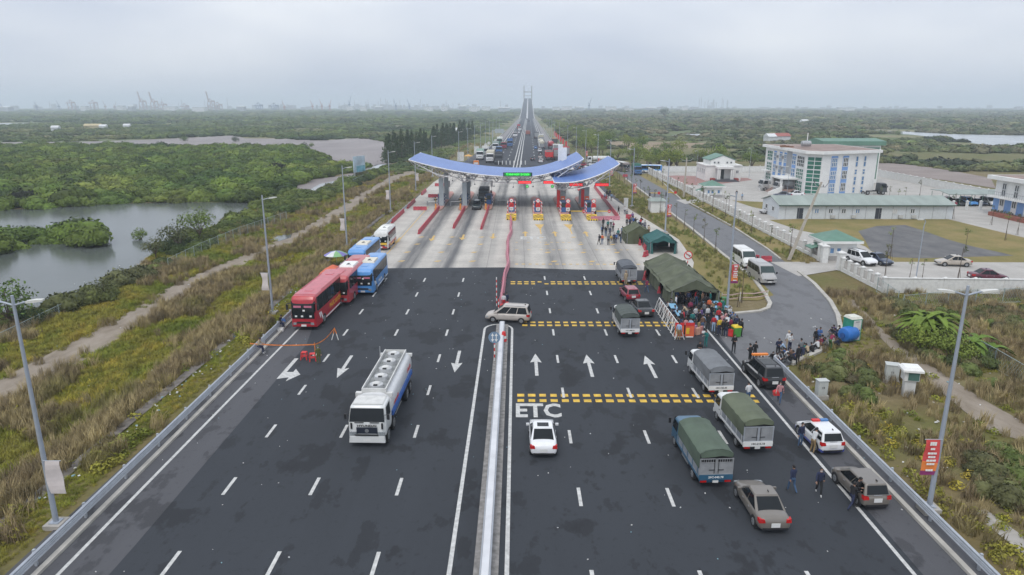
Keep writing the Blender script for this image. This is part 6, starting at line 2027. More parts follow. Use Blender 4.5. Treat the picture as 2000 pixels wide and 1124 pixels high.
# ---- tents
def canvas_tent(name, label, x0, x1, y0, y1, ze, zr, m, bays, open_front=True, side_gaps=True, lean=0.):
 t = thing(name, label, 'tent', ((x0 + x1) / 2, (y0 + y1) / 2, .006))
 a, ln = (x1 - x0) / 2, (y1 - y0)
 n = bays * 6 + 1
 rings = []
 for k in range(n):
  f = k / (n - 1)
  y = -ln / 2 + f * ln
  ph = (f * bays) % 1.0
  sag = math.sin(math.pi * ph) ** .8 * .34 if 0 < k < n - 1 else 0
  if min(ph, 1 - ph) < .01:
   sag = 0
  r1, r2, r3 = (.05 * math.sin(k * 1.9 + j * 2.3) for j in range(3))
  xo = lean * f
  ov = .25
  rings.append([(xo - a - ov, y, ze - .12 - sag * .45 + r1), (xo - a * .78 + r1 * .5, y, ze + (zr - ze) * .20 - sag * .8 + r2), (xo - a * .45, y, ze + (zr - ze) * .52 - sag + r1), (xo - a * .18, y, ze + (zr - ze) * .82 - sag * .8), (xo, y, zr - sag * .6), (xo + a * .18, y, ze + (zr - ze) * .82 - sag * .8 + r2 * .5), (xo + a * .45, y, ze + (zr - ze) * .52 - sag + r3), (xo + a * .78, y, ze + (zr - ze) * .2 - sag * .8), (xo + a + ov, y, ze - .12 - sag * .45 + r3)])
 b = MB()
 w9 = 9
 b.add([p for r in rings for p in r], [(k * w9 + i, k * w9 + i + 1, (k + 1) * w9 + i + 1, (k + 1) * w9 + i) for k in range(n - 1) for i in range(w9 - 1)])
 for r in (rings[0], rings[-1]):
  b.add([r[0], r[2], r[4], r[6], r[8], (r[6][0], r[6][1], ze - .15), (r[4][0], r[4][1], ze + .2), (r[2][0], r[2][1], ze - .12)], [tuple(range(8))])
 b.build('roof', m, t, smooth=2)
 s = MB()
 for sx in (-1, 1):
  segs = n - 1
  pts = []
  for k in range(n):
   f = k / segs
   pts.append((lean * f + sx * (a + .06 * math.sin(k * 2.2)), -ln / 2 + f * ln))
  for k in range(segs):
   if side_gaps and sx < 0 and (k // 3) % 4 == 2:
    continue
   (xa, ya), (xb, yb) = pts[k], pts[k + 1]
   s.quad((xa + sx * .12, ya, 0), (xb + sx * .12, yb, 0), (xb, yb, ze), (xa, ya, ze))
 xo = lean
 s.quad((xo - a, ln / 2, 0), (xo + a, ln / 2, 0), (xo + a, ln / 2, ze + .2), (xo - a, ln / 2, ze + .2))
 s.add([(xo - a, ln / 2, ze), (xo + a, ln / 2, ze), (xo, ln / 2, zr)], [(0, 1, 2)])
 if not open_front:
  y = -ln / 2
  for k in range(4):
   if k == 2:
    continue
   x_0, x_1 = -a + k * a / 2, -a + (k + 1) * a / 2
   s.quad((x_0, y - .15 * (k % 2), 0), (x_1, y - .15 * ((k + 1) % 2), 0), (x_1, y + .02, ze + .1), (x_0, y + .02, ze + .1))
  s.add([(a * .0, y, ze * .9), (a * .5, y, .0), (a * .5, y + .02, ze), (0, y + .02, ze)], [(0, 1, 2, 3)])
  s.add([(-a, y + .02, ze), (a, y + .02, ze), (0, y + .02, zr - .05)], [(0, 1, 2)])
 else:
  for sx in (-1, 1):
   s.quad((sx * a, -ln / 2, 0), (sx * (a - .5), -ln / 2 - .1, 0), (sx * (a - .3), -ln / 2, ze), (sx * a, -ln / 2, ze))
 s.build('side_cloth', m, t, smooth=2)
 pl = MB()
 for k in range(bays + 1):
  f = k / bays
  for sx in (-1, 1):
   pl.cyl((lean * f + sx * (a - .05), -ln / 2 + f * ln, 0), (lean * f + sx * (a - .05), -ln / 2 + f * ln, ze), .04, n=6)
 pl.build('pole', GREYM, t)
 return t
OLIVE = mat('canvas_olive', (.092, .104, .066), .85, 0, .3, .8, .4, detail=6)
OLIVE2 = mat('canvas_dark_olive', (.085, .098, .052), .85, 0, .25, .8, .4, detail=6)
TEAL = mat('canvas_teal', (.022, .105, .100), .8, 0, .25, .8, .4, detail=6)
canvas_tent('field_tent', 'long sagging olive green field tent open toward the crowd', 17.1, 22.4, 72.8, 87.4, 1.75, 3.0, OLIVE, 4, lean=-.3)
canvas_tent('small_tent', 'small dark olive tent with a half open flap on the plaza edge', 17.7, 21.6, 108.2, 113.0, 1.75, 2.95, OLIVE2, 1, False, False)
canvas_tent('small_tent', 'small drooping teal green tent beside the olive one', 20.0, 24.0, 100.6, 106.2, 1.8, 2.8, TEAL, 1, True, False)
# ---- left stall and parasol
t = thing('pop_up_canopy', 'orange red pop up canopy behind the guardrail and coaches', 'canopy', (G(650, 520, 2.3).x, G(650, 520, 2.3).y, -.4), 0, None, .85)
b = MB()
b.loft([[(-1.7, -1.7, 2.15), (1.7, -1.7, 2.15), (1.7, 1.7, 2.15), (-1.7, 1.7, 2.15)], [(-1.6, -1.6, 2.45), (1.6, -1.6, 2.45), (1.6, 1.6, 2.45), (-1.6, 1.6, 2.45)], [(-.1, -.1, 3.35), (.1, -.1, 3.35), (.1, .1, 3.35), (-.1, .1, 3.35)]])
b.build('roof', mat('canopy_orange', (.60, .14, .07), .7, var=.12), t)
for sx in (-1.6, 1.6):
 for sy in (-1.6, 1.6):
  MB().box(sx, sy, 0, .05, .05, 2.2).build('leg', OFFW, t)
t = thing('parasol', 'green white and violet striped parasol by the blue bus', 'parasol', (G(656, 489, 2.3).x, G(656, 489, 2.3).y, -.4), 0, None, .85)
PAR = [mat('parasol_green', (.22, .42, .20), .7), mat('parasol_violet', (.22, .20, .48), .7), mat('parasol_white', (.6, .62, .62), .7)]
b = MB()
n = 16
for k in range(n):
 a0, a1 = 6.2832 * k / n, 6.2832 * (k + 1) / n
 b.mat((k // 2) % 3)
 P3 = [[(r * math.cos(a), r * math.sin(a), z_) for r, z_ in ((0, 3.1), (1.0, 2.9), (1.95, 2.42))] for a in (a0, a1)]
 b.add([P3[0][0], P3[0][1], P3[1][1]], [(0, 1, 2)])
 b.quad(P3[0][1], P3[0][2], P3[1][2], P3[1][1])
b.build('cover', PAR, t)
MB().cyl((0, 0, 0), (0, 0, 3.15), .03, n=6).build('pole', STEEL, t)
t = thing('parasol', 'small yellow orange parasol beyond the canopy by the left queue', 'parasol', (G(915, 316).x, G(915, 316).y, 0))
b = MB()
for k in range(12):
 a0, a1 = 6.2832 * k / 12, 6.2832 * (k + 1) / 12
 b.add([(0, 0, 2.9), (1.9 * math.cos(a0), 1.9 * math.sin(a0), 2.2), (1.9 * math.cos(a1), 1.9 * math.sin(a1), 2.2)], [(0, 1, 2)])
b.build('cover', mat('parasol_orange', (.62, .34, .10), .7), t)
MB().cyl((0, 0, 0), (0, 0, 2.9), .03, n=6).build('pole', STEEL, t)
b = MB().box(0, 0, 0, 2.2, 1.6, 1.5, tx=.85)
b.mat(1).box(0, -.82, .2, 1.6, .05, .7)
tag(b.build('vendor_stall', [ORANGE, OFFW], loc=(G(930, 322).x, G(930, 322).y, .01)), 'orange vendor stall at the left kerb beyond the canopy', 'stall')
# ---- round prohibition sign
p = G(1341, 543)
t = thing('traffic_sign', 'round white and red prohibition sign on striped post by the long tent', 'traffic sign', (p.x, p.y, .006))
b = MB()
for k in range(7):
 b.mat(k % 2).cyl((0, 0, k * .38), (0, 0, k * .38 + .38), .05, n=8)
b.build('post', [WHITE, REDW], t)
MB().cyl((0, -.04, 3.0), (0, -.08, 3.0), .55, n=24).build('sign_disc', REDW, t)
MB().cyl((0, -.08, 3.0), (0, -.095, 3.0), .43, n=24).build('sign_face', WHITE, t)
text("STOP", .27, BLACK, t, (0, -.10, 3.0), (rad(90), rad(25), 0), bold=.008)
MB().add([(-.33, -.105, 3.27), (-.27, -.105, 3.33), (.33, -.105, 2.73), (.27, -.105, 2.67)], [(3, 2, 1, 0)]).build('bar', REDW, t)
# ---- white tube barricades
for i in range(5):
 y = 70.6 - i * 2.0
 t = thing('tube_barricade', 'white tubular barricade with red banner cloth, ' + ORD[4 - i] + ' from the near end', 'barricade', (15.5, y, .006), 0, 'white barricades before the crowd')
 b = MB()
 for yy in (-.95, 0, .95):
  b.cyl((-.45, yy, 0), (.0, yy, 1.35), .03, n=6).cyl((.45, yy, 0), (.0, yy, 1.35), .03, n=6)
 b.cyl((0, -.98, 1.35), (0, .98, 1.35), .035, n=6).cyl((-.4, -.98, .1), (-.4, .98, .1), .03, n=6)
 b.cyl((-.4, -.95, .1), (-.02, .0, 1.3), .025, n=6).cyl((-.4, .95, .1), (-.02, .0, 1.3), .025, n=6)
 b.build('frame', WHITE, t)
 MB().quad((.06, -.9, 1.2), (.06, .9, 1.2), (.36, .9, .3), (.36, -.9, .3)).build('cloth', mat('cloth_peach', (.55, .30, .24), .8, var=.3, scale=3), t)
for i, x in enumerate((15.6, 16.6)):
 t = thing('poster_stand', 'red and orange poster stand at the head of the queue, ' + ('left one', 'right one')[i], 'poster stand', (x, 62.3, .006), 0, 'poster stands at the queue')
 MB().box(0, 0, .1, .85, .05, 1.35).build('board', mat('poster_orange'), t)
 MB().box(0, -.03, 1.15, .85, .03, .32).build('heading', REDW, t)
 MB().box(-.2, -.03, .35, .3, .015, .6).build('lettering', NOSEY, t)
 MB().box(0, .2, 0, .7, .5, .1).build('foot', WHITE, t)
# ---- tables, bins, luggage
TABB = mat('table_blue', (.20, .42, .60), .5)
def table(x, y, rz, label):
 t = thing('folding_table', label, 'table', (x, y, .006), rz, 'blue tables by the long tent')
 MB().box(0, 0, .70, 1.8, .75, .05).build('tabletop', TABB, t)
 for sx in (-.8, .8):
  for sy in (-.3, .3):
   MB().box(sx, sy, 0, .04, .04, .70).build('leg', STEEL, t)
table(21.3, 72.0, .1, 'blue folding table right of the tent mouth, farther one')
table(21.6, 70.2, .1, 'blue folding table right of the tent mouth, nearer one')
table(16.8, 70.5, 1.5, 'blue folding table behind the barricades, farther one')
table(16.9, 67.8, 1.5, 'blue folding table behind the barricades, nearer one')
p = G(1437, 658)
t = thing('wheelie_bin', 'green wheelie bin with bright yellow lid beside the crowd', 'bin', (p.x, p.y, .006), .2)
MB().box(0, 0, .08, .62, .62, .92, tx=1.15, ty=1.15).build('body', mat('bin_green', (.07, .28, .05), .5), t)
MB().box(0, 0, 1.0, .78, .78, .14, tx=.85, ty=.85).build('lid', mat('bin_yellow', (.75, .55, .03), .5), t)
for sx in (-.3, .3):
 MB().cyl((sx - .03, .3, .1), (sx + .03, .3, .1), .1, n=10).build('wheel', DARK, t)
for i, (px_, py_, nm) in enumerate(((1408, 604, 'farther'), (1413, 597, 'farthest'))):
 p = G(px_, py_)
 t = thing('wheelie_bin', nm + ' small green bin beside the blue tables', 'bin', (p.x, p.y, .006))
 MB().box(0, 0, .05, .5, .5, .8, tx=1.12, ty=1.12).build('body', mat('bin_leaf', (.05, .20, .06), .5), t)
 MB().box(0, 0, .85, .6, .6, .1, tx=.85, ty=.85).build('lid', mat('bin_leaf'), t)
for i, (px_, py_, m_, nm) in enumerate(((1356, 650, mat('case_lilac', (.40, .22, .38), .5), 'lilac'), (1362, 655, mat('case_peach', (.55, .30, .22), .5), 'peach'), (1369, 652, mat('case_rose', (.45, .20, .18), .5), 'rose'), (1353, 646, NAVY, 'navy'), (1367, 645, mat('case_sand', (.5, .36, .16), .5), 'sand coloured'), (1427, 658, REDW, 'red'))):
 p = G(px_, py_)
 t = thing('suitcase', nm + ' suitcase standing by the queue', 'suitcase', (p.x, p.y, .006), i * .5)
 MB().box(0, 0, .06, .48, .28, .68, tx=.96, ty=.96).build('shell', m_, t)
 MB().tube([(-.12, .1, .74), (-.12, .1, .95), (.12, .1, .95), (.12, .1, .74)], .015).build('handle', DARK, t)
for i, (px_, py_) in enumerate(((595, 702), (611, 705))):
 p = G(px_, py_)
 t = thing('plastic_stool', 'red plastic stool on the closed lane, ' + ('left one', 'right one')[i], 'stool', (p.x, p.y, .006), .3 * i, 'red stools')
 MB().box(0, 0, .62, .44, .44, .06).build('seat', REDW, t)
 MB().box(0, 0, .3, .44, .44, .05).build('stretcher', REDW, t)
 for sx in (-1, 1):
  for sy in (-1, 1):
   MB().cyl((sx * .26, sy * .26, 0), (sx * .19, sy * .19, .63), .045, .04, n=6).build('leg', REDW, t)
def ribbon3(pts, wd):
 b = MB()
 for (a, b_) in zip(pts[:-1], pts[1:]):
  a, b_ = Vector(a), Vector(b_)
  b.add([a, b_, b_ + Vector((0, 0, wd)), a + Vector((0, 0, wd))], [(0, 1, 2, 3)])
 return b
a, b_, c_ = G(490, 690), G(616, 694), G(655, 664)
pts = []
for k in range(9):
 f = k / 8
 q = a.lerp(b_, f)
 pts.append((q.x, q.y, .85 - .12 * math.sin(math.pi * f) + .1 * f))
for k in range(1, 9):
 f = k / 8
 q = b_.lerp(c_, f)
 pts.append((q.x, q.y, .95 - .3 * math.sin(math.pi * f) + .2 * f))
tag(ribbon3(pts, .11).build('caution_tape', mat('tape_orange', (.72, .22, .05), .6, var=.3, scale=3)), 'orange caution tape strung across the closed left lane', 'tape')
t = thing('tape_stand', 'orange and white trestle stand at the end of the tape', 'stand', (c_.x, c_.y, .006))
b = MB()
for sx in (-1, 1):
 b.mat(0).cyl((sx * .32, -.1, 0), (sx * .14, 0, .6), .04, n=6)
 b.mat(1).cyl((sx * .14, 0, .6), (0, 0, 1.15), .04, n=6)
b.build('frame', [OFFW, ORANGE], t)
t = thing('tape_post', 'thin white and orange tape post beside the green uniformed officer', 'post', (b_.x, b_.y, .006))
MB().cyl((0, 0, 0), (0, 0, 1.15), .035, n=6).build('post', ORANGE, t)
MB().box(0, 0, 0, .4, .4, .07).build('foot', OFFW, t)
for i, (px_, py_) in enumerate(((980, 612), (991, 608), (984, 668))):
 p = G(px_, py_)
 b = MB().mat(0).cyl((0, 0, 0), (0, 0, .35), .28, .25, n=12).mat(1).cyl((0, 0, .35), (0, 0, .6), .25, .22, n=12).mat(0).cyl((0, 0, .6), (0, 0, 1.0), .22, .16, n=12)
 tag(b.build('traffic_drum', [REDW, WHITE], loc=(p.x, p.y, .006)), 'red and white plastic drum ' + ('behind the turning minivan, left', 'behind the turning minivan, right', 'at the median tip before the minivan')[i], 'traffic drum')
# ---- portable toilet, blue tank, cabinets
p = G(1661, 662)
t = thing('portable_toilet', 'green and white portable toilet on the right verge', 'toilet', (p.x, p.y, -.05), .25)
MB().box(0, 0, 0, 1.15, 1.15, 2.15).build('cabin', mat('toilet_green', (.03, .26, .17), .5), t)
MB().box(0, 0, 2.15, 1.2, 1.2, .22, tx=.8, ty=.8).build('roof', mat('toilet_roof', (.60, .60, .52), .5), t)
d = MB().box(.05, -.585, .1, .82, .03, 1.95).build('door', OFFW, t)
MB().box(.36, -.61, 1.0, .06, .03, .14).build('handle', DARK, d)
MB().box(.05, -.61, 1.85, .4, .01, .1).build('vent', GREYM, d)
p = G(1652, 664)
t = thing('water_tank', 'round blue plastic tank lying before the portable toilet', 'tank', (p.x + .05, p.y - .3, -.05), .5)
b = MB()
rings = []
for f, r in ((0, .35), (.06, .62), (.2, .72), (.5, .75), (.8, .72), (.94, .62), (1, .35)):
 rings.append([(-.85 + 1.7 * f, r * math.cos(a), .75 + r * math.sin(a)) for a in np.linspace(0, 6.283, 18, endpoint=False)])
b.loft(rings).build('shell', mat('tank_blue', (.02, .14, .45), .45), t, smooth=True)
MB().cyl((-.86, 0, .75), (-.95, 0, .75), .25, n=14).build('cap', mat('cap_blue', (.015, .08, .28), .5), t)
def cabinet(px_, py_, label, w_, d_, h, z0, rz=0.):
 p = G(px_, py_)
 t = thing('utility_cabinet', label, 'cabinet', (p.x, p.y, -.05), rz)
 MB().box(0, 0, 0, w_ + .2, d_ + .2, z0).build('base', CONC, t)
 MB().box(0, 0, z0, w_, d_, h).build('box', mat('cabinet_grey', (.47, .49, .47), .5, var=.05), t)
 MB().box(0, 0, z0 + h, w_ + .1, d_ + .1, .06).build('lid', mat('cabinet_grey'), t)
 for sx in (-1, 1):
  dd = MB().box(sx * w_ / 4, -d_ / 2 - .01, z0 + .06, w_ / 2 - .05, .02, h - .12).build('door', mat('cabinet_grey'), t)
  MB().box(sx * .06, -d_ / 2 - .03, z0 + h * .5, .03, .03, .16).build('handle', DARK, dd)
cabinet(1602, 778, 'grey utility cabinet on concrete base behind the right guardrail', .75, .5, 1.15, .35, .1)
cabinet(1739, 745, 'pale grey switch cabinet beside the mushroom shaped kiosk', .95, .75, 1.25, .25, -.35)
p = G(1772, 772)
t = thing('electric_kiosk', 'white pillar shaped electric kiosk with overhanging cap', 'cabinet', (p.x, p.y, -.05), -.2)
MB().box(0, 0, 0, .75, .6, 1.6).build('pillar', OFFW, t)
MB().box(0, 0, 1.35, 1.05, .85, .75).build('housing', OFFW, t)
MB().box(.1, -.44, 1.42, .75, .06, .6).build('meter_panel', mat('meter_green', (.07, .15, .13), .3), t)
MB().box(0, 0, 2.1, 1.45, 1.25, .16, tx=1.0).box(0, 0, 2.26, 1.45, 1.25, .2, tx=.75, ty=.75).build('cap', WHITE, t)
# ---- signs beyond the canopy and billboard
p = GL(703, 347)
t = thing('billboard', 'blue and white billboard standing beside the bright creek', 'billboard', (p.x, p.y, LZ), 1.15)
MB().box(0, 0, 1.8, 6.2, .2, 5.2).build('board', mat('billboard_face', (.42, .52, .60), .6, var=.35, scale=.3), t)
MB().box(.6, -.12, 1.9, 4.6, .03, 2.0).build('picture', mat('billboard_lower', (.15, .36, .45), .6, var=.4, scale=.8), t)
for sx in (-2.4, 2.4):
 MB().cyl((sx, .15, 0), (sx, .15, 7), .12, n=8).build('post', STEEL, t)
for i, (px_, py_, w_, h_, nm) in enumerate(((900, 322, 2.4, 3.4, 'white back of a sign board left of the far road, nearest'), (931, 307, 2.2, 3.2, 'white back of a sign board left of the far road, second'))):
 p = G(px_, py_)
 t = thing('sign_board', nm, 'sign', (p.x, p.y, -.06))
 MB().box(0, 0, 1.4, w_ , .1, h_).build('board', OFFW, t)
 for sx in (-.7, .7):
  MB().cyl((sx, .1, 0), (sx, .1, 1.8 + h_ - .6), .06, n=6).build('post', STEEL, t)
for i, (px_, py_) in enumerate(((949, 294), (955, 290), (968, 284))):
 p = G(px_, py_)
 t = thing('round_sign', 'round grey back of a traffic sign left of the far road, ' + ORD[i] + ' from the camera', 'traffic sign', (p.x, p.y, -.06))
 MB().cyl((0, 0, 0), (0, 0, 3.1), .06, n=6).build('post', STEEL, t)
 MB().cyl((0, -.08, 2.7), (0, -.04, 2.7), .8, n=18).build('sign_disc', OFFW, t)
t = thing('sign_gantry', 'grey overhead sign gantry at the left of the far carriageway', 'gantry', (-15 + SXF(425), 425, 0))
MB().cyl((-4, 0, 0), (-4, 0, 7.4), .2, n=8).cyl((-4, 0, 7.0), (3, 0, 7.0), .15, n=6).build('frame', STEEL, t)
MB().box(.2, -.2, 5.6, 5.5, .15, 2.4).build('panel', mat('gantry_grey', (.38, .42, .44), .5), t)
for i in range(6):
 t = thing('flag_banner', 'red banner on a short pole by the far right kerb, ' + ORD[i] + ' from the camera', 'banner', (19.5 + (6 - i) * .12 + SXF(330 + i * 26), 330 + i * 26, 0), 0, 'red banners along the far right kerb')
 MB().cyl((0, 0, 0), (0, 0, 5.5), .05, n=6).build('pole', STEEL, t)
 MB().box(.5, -.02, 2.6, .95, .03, 2.7).build('cloth', BANNER_R, t)
p = G(1222, 408)
t = thing('notice_board', 'tall white notice board at the plaza edge near the waiting people', 'sign', (p.x, p.y, 0))
MB().box(0, 0, .0, .9, .3, 2.2).build('panel', OFFW, t)
MB().box(0, 0, 2.2, 1.0, .4, .1).build('cap', OFFW, t)
for i, (px_, py_) in enumerate(((1269, 385), (1301, 384))):
 p = G(px_, py_)
 t = thing('barrier_arm', ('left' if i == 0 else 'right') + ' yellow stop arm with red disc across the upper service road', 'barrier arm', (p.x, p.y, 0))
 MB().box(0, 0, 0, .3, .3, 1.0).build('post', DARK, t)
 MB().box(1.2, -.05, .9, 2.4, .08, .14).build('arm', NOSEY, t)
 MB().cyl((2.2, -.1, .95), (2.2, -.14, .95), .35, n=14).build('stop_disc', REDW, t)
t = thing('tape_fence', 'sagging white tape fence around the lamp footing', 'tape fence', (23.2, 74.5, 0))
b = MB()
for x, y in ((0, 0), (2.2, .4), (5.6, 1.2)):
 b.cyl((x, y, 0), (x, y, 1.1), .04, n=6)
b.build('post', OFFW, t)
ribbon3([(0, 0, .85), (1.1, .2, .75), (2.2, .4, .9), (3.9, .8, .75), (5.6, 1.2, .95)], .12).build('tape', mat('tape_rose', (.62, .45, .42), .7), t)
ribbon3([(0, 0, .35), (1.1, .2, .3), (2.2, .4, .4), (3.9, .8, .3), (5.6, 1.2, .45)], .1).build('tape', mat('tape_rose'), t)
b = MB().box(0, 0, 0, .5, .4, .28)
b.mat(1).box(0, 0, .28, .5, .4, .03)
tag(b.build('foam_box', [WHITE, OFFW], loc=(G(549, 647).x, G(549, 647).y, .006)), 'white foam box beside the seated vendor at the guardrail', 'box')
# ================================================================ PEOPLE (local +Y is the way they face)
SKINM = mat('skin', (.34, .20, .14), .6, var=.05)
HAIRM = mat('hair_black', (.012, .010, .010), .6)
SHOEM = mat('shoe_dark', (.03, .03, .032), .6)
SHOEW = mat('shoe_white', (.5, .5, .5), .6)
EYEM = mat('eye_dark', (.02, .015, .012), .3)
CLOTH = {k: mat('cloth_' + k.replace(' ', '_'), v, .85, var=.15, scale=4) for k, v in {
 'black': (.014, .014, .016), 'navy': (.018, .026, .065), 'white': (.58, .59, .60), 'red': (.42, .02, .03), 'grey': (.17, .18, .19), 'teal': (.015, .16, .15),
 'khaki': (.26, .18, .09), 'beige': (.42, .33, .22), 'blue': (.05, .13, .34), 'pink': (.48, .24, .25), 'maroon': (.20, .02, .06), 'green': (.05, .13, .04),
 'yellow': (.62, .42, .03), 'pale blue': (.30, .42, .58), 'brown': (.14, .08, .05), 'orange': (.62, .13, .04), 'denim': (.05, .10, .19), 'purple': (.15, .09, .25), 'olive': (.10, .11, .03)}.items()}
def skin_eval(verts, edges, radii):
 me = bpy.data.meshes.new('tmp')
 me.from_pydata(verts, edges, [])
 ob = bpy.data.objects.new('tmp', me)
 COL.objects.link(ob)
 sk = ob.modifiers.new('s', 'SKIN')
 lay = me.skin_vertices[0].data
 for i, r in enumerate(radii):
  lay[i].radius = r
  lay[i].use_root = (i == 0)
 sk.use_smooth_shade = True
 sb = ob.modifiers.new('d', 'SUBSURF')
 sb.levels = sb.render_levels = 1
 dg = bpy.context.evaluated_depsgraph_get()
 out = bpy.data.meshes.new_from_object(ob.evaluated_get(dg))
 bpy.data.objects.remove(ob)
 return out
def V(*a):
 return Vector(a)
def hand(mb, wrist, d, side, curl=.5):
 """palm and five unequal bent fingers growing from the wrist along d"""
 d = d.normalized()
 lat = V(side, 0, 0) - d * d.dot(V(side, 0, 0))
 if lat.length < .2:
  lat = V(0, 1, 0)
 lat.normalize()
 nrm = d.cross(lat).normalized() * side
 p0, p1 = wrist, wrist + d * .085
 def ring(p, a, b_):
  return [p + lat * (a * x) + nrm * (b_ * y) for x, y in ((-1, -.6), (0, -1), (1, -.6), (1, .6), (0, 1), (-1, .6))]
 mb.loft([ring(p0, .026, .019), ring(p0.lerp(p1, .5), .038, .018), ring(p1, .040, .013)])
 for k, ln in enumerate((.062, .074, .078, .070)):
  q0 = p1 + lat * (.031 - k * .0205) - d * .006
  q1 = q0 + (d + nrm * curl * .5).normalized() * ln * .55
  q2 = q1 + (d * .6 + nrm * curl * 1.2).normalized() * ln * .5
  mb.cyl(q0, q1, .0098, .0088, 6).cyl(q1, q2, .0088, .007, 6)
 q0 = p0.lerp(p1, .25) + lat * -.034 * -1
 q1 = q0 + (d * .6 + lat * .8).normalized() * .034
 q2 = q1 + (d + nrm * .5).normalized() * .03
 mb.cyl(q0, q1, .012, .010, 6).cyl(q1, q2, .010, .008, 6)
POSES = {}
def pose(name, pel, lean, knees, ankles, elbows, wrists, headlean=0., toe=(0, .17, -.055)):
 P = V(*pel)
 up = V(0, math.sin(lean), math.cos(lean))
 fw = V(0, math.cos(lean), -math.sin(lean))
 wst, ch, nb = P + up * .16, P + up * .35, P + up * .49
 hu = V(0, math.sin(lean * .6 + headlean), math.cos(lean * .6 + headlean))
 hf = V(0, hu.z, -hu.y)
 nt, hm, ht = nb + hu * .06, nb + hu * .16 + hf * .012, nb + hu * .225 + hf * .008
 vs = [P, wst, ch, nb, nt, hm, ht]
 ra = [(.135, .108), (.125, .095), (.155, .110), (.075, .065), (.05, .053), (.055, .065), (.04, .05)]
 ed = [(0, 1), (1, 2), (2, 3), (3, 4), (4, 5), (5, 6)]
 segs = [(0, 1, 1), (1, 2, 1), (2, 3, 1), (4, 5, 0), (5, 6, 0)]
 hands = []
 for s, sd in enumerate((-1, 1)):
  sh = nb - up * .045 + V(sd * .165, 0, 0)
  el, wr = sh + V(*elbows[s]), sh + V(*wrists[s])
  i = len(vs)
  vs += [sh, el, wr]
  ra += [(.066, .066), (.048, .048), (.034, .034)]
  ed += [(2, i), (i, i + 1), (i + 1, i + 2)]
  segs += [(2, i, 1), (i, i + 1, 1), (i + 1, i + 2, 1)]
  hands.append((wr, wr - el, sd))
 for s, sd in enumerate((-1, 1)):
  hp = P + V(sd * .092, 0, 0) - up * .06
  kn, an = V(*knees[s]), V(*ankles[s])
  to = an + V(*toe)
  i = len(vs)
  vs += [hp, kn, an, to]
  ra += [(.088, .092), (.062, .064), (.046, .046), (.036, .03)]
  ed += [(0, i), (i, i + 1), (i + 1, i + 2), (i + 2, i + 3)]
  segs += [(0, i, 2), (i, i + 1, 2), (i + 1, i + 2, 2), (i + 2, i + 3, 3)]
 me = skin_eval([tuple(v) for v in vs], ed, ra)
 co = np.array([p.center[:] for p in me.polygons])
 best, mi = np.full(len(co), 1e9), np.zeros(len(co), int)
 for a, b_, m in segs:
  A, B = np.array(vs[a]), np.array(vs[b_])
  d = B - A
  tt = np.clip(((co - A) @ d) / (d @ d), 0, 1)
  dist = np.linalg.norm(co - (A + tt[:, None] * d), axis=1)
  k = dist < best
  best[k], mi[k] = dist[k], m
 mi[(mi == 1) & (((co - np.array(P)) @ np.array(up)) < .02)] = 2
 b = MB()
 b.v = [v.co[:] for v in me.vertices]
 b.f = [tuple(p.vertices) for p in me.polygons]
 b.mi = [int(v) for v in mi]
 b.mat(0)
 for wr, d, sd in hands:
  hand(b, wr - d.normalized() * .01, d, sd)
 sx = V(1, 0, 0)
 hc = hm + hu * .025 + hf * .008
 hb = MB().ball((0, 0, 0), (.076, .094, .118), 12, 10)
 b.add([hc + sx * x * (1 - .18 * (z < -.03)) + hf * y + hu * z for x, y, z in hb.v], hb.f)
 fc = hc + hf * .09
 b.loft([[fc + hu * .02 + sx * .008, fc + hu * .02 - sx * .008, fc + hu * .02 + hf * .004], [fc - hu * .025 + sx * .016, fc - hu * .025 - sx * .016, fc - hu * .022 + hf * .024]])
 for sd in (-1, 1):
  b.ball(tuple(hc + sx * sd * .077 - hf * .004), (.012, .02, .03), 6, 4)
 b.mat(4)
 for sd in (-1, 1):
  b.ball(tuple(hc + hf * .083 + sx * sd * .030 + hu * .016), .0105, 6, 4)
 m0 = hc + hf * .086 - hu * .052
 b.add([m0 - sx * .022, m0 + sx * .022, m0 + sx * .018 - hu * .007, m0 - sx * .018 - hu * .007], [(0, 3, 2, 1)])
 body = b.mesh('body', [SKINM] * 5, 2)
 def cap(r0, low, rz_=1.0, brim=0.):
  h = MB()
  cc = hc - hf * .008 + hu * .006
  rows = []
  for j, ph in enumerate(np.linspace(0.05, low, 6)):
   row = []
   for a in np.linspace(0, 6.2832, 12, endpoint=False):
    frontal = max(0, math.sin(a))
    p2 = min(ph, .80 + 1.2 * (1 - frontal) ** .7) if low > 1.3 else ph
    row.append(cc + sx * (r0 * .78 * math.sin(p2) * math.cos(a)) + hf * (r0 * .97 * math.sin(p2) * math.sin(a)) + hu * (r0 * 1.16 * rz_ * math.cos(p2)))
   rows.append(row)
  h.loft(rows, False)
  h.add(rows[0], [tuple(range(12))])
  if brim:
   h.loft([[rows[-1][i] for i in range(12)], [rows[-1][i] + (rows[-1][i] - cc).normalized() * brim - hu * .02 for i in range(12)]], False)
  return h
 hair = cap(.110, 1.95).mesh('hair', HAIRM, 2)
 hat = cap(.118, 1.25, .98, .05).mesh('hat', HAIRM, 2)
 mk_ = MB()
 mm = hc + hf * .092 - hu * .045
 mk_.loft([[mm - sx * .05 + hu * .03 - hf * .02, mm + sx * .05 + hu * .03 - hf * .02, mm + hu * .035 + hf * .012], [mm - sx * .048 - hu * .035 - hf * .025, mm + sx * .048 - hu * .035 - hf * .025, mm - hu * .04 + hf * .006]])
 mask = mk_.mesh('face_mask', CLOTH['white'])
 POSES[name] = dict(body=body, hair=hair, hat=hat, mask=mask, back=(P + up * .36 - fw * .20), lean=lean, hand=hands[1][0] + hands[1][1].normalized() * .12)
DN = ((-.05, -.03, -.27), (.05, -.03, -.27))
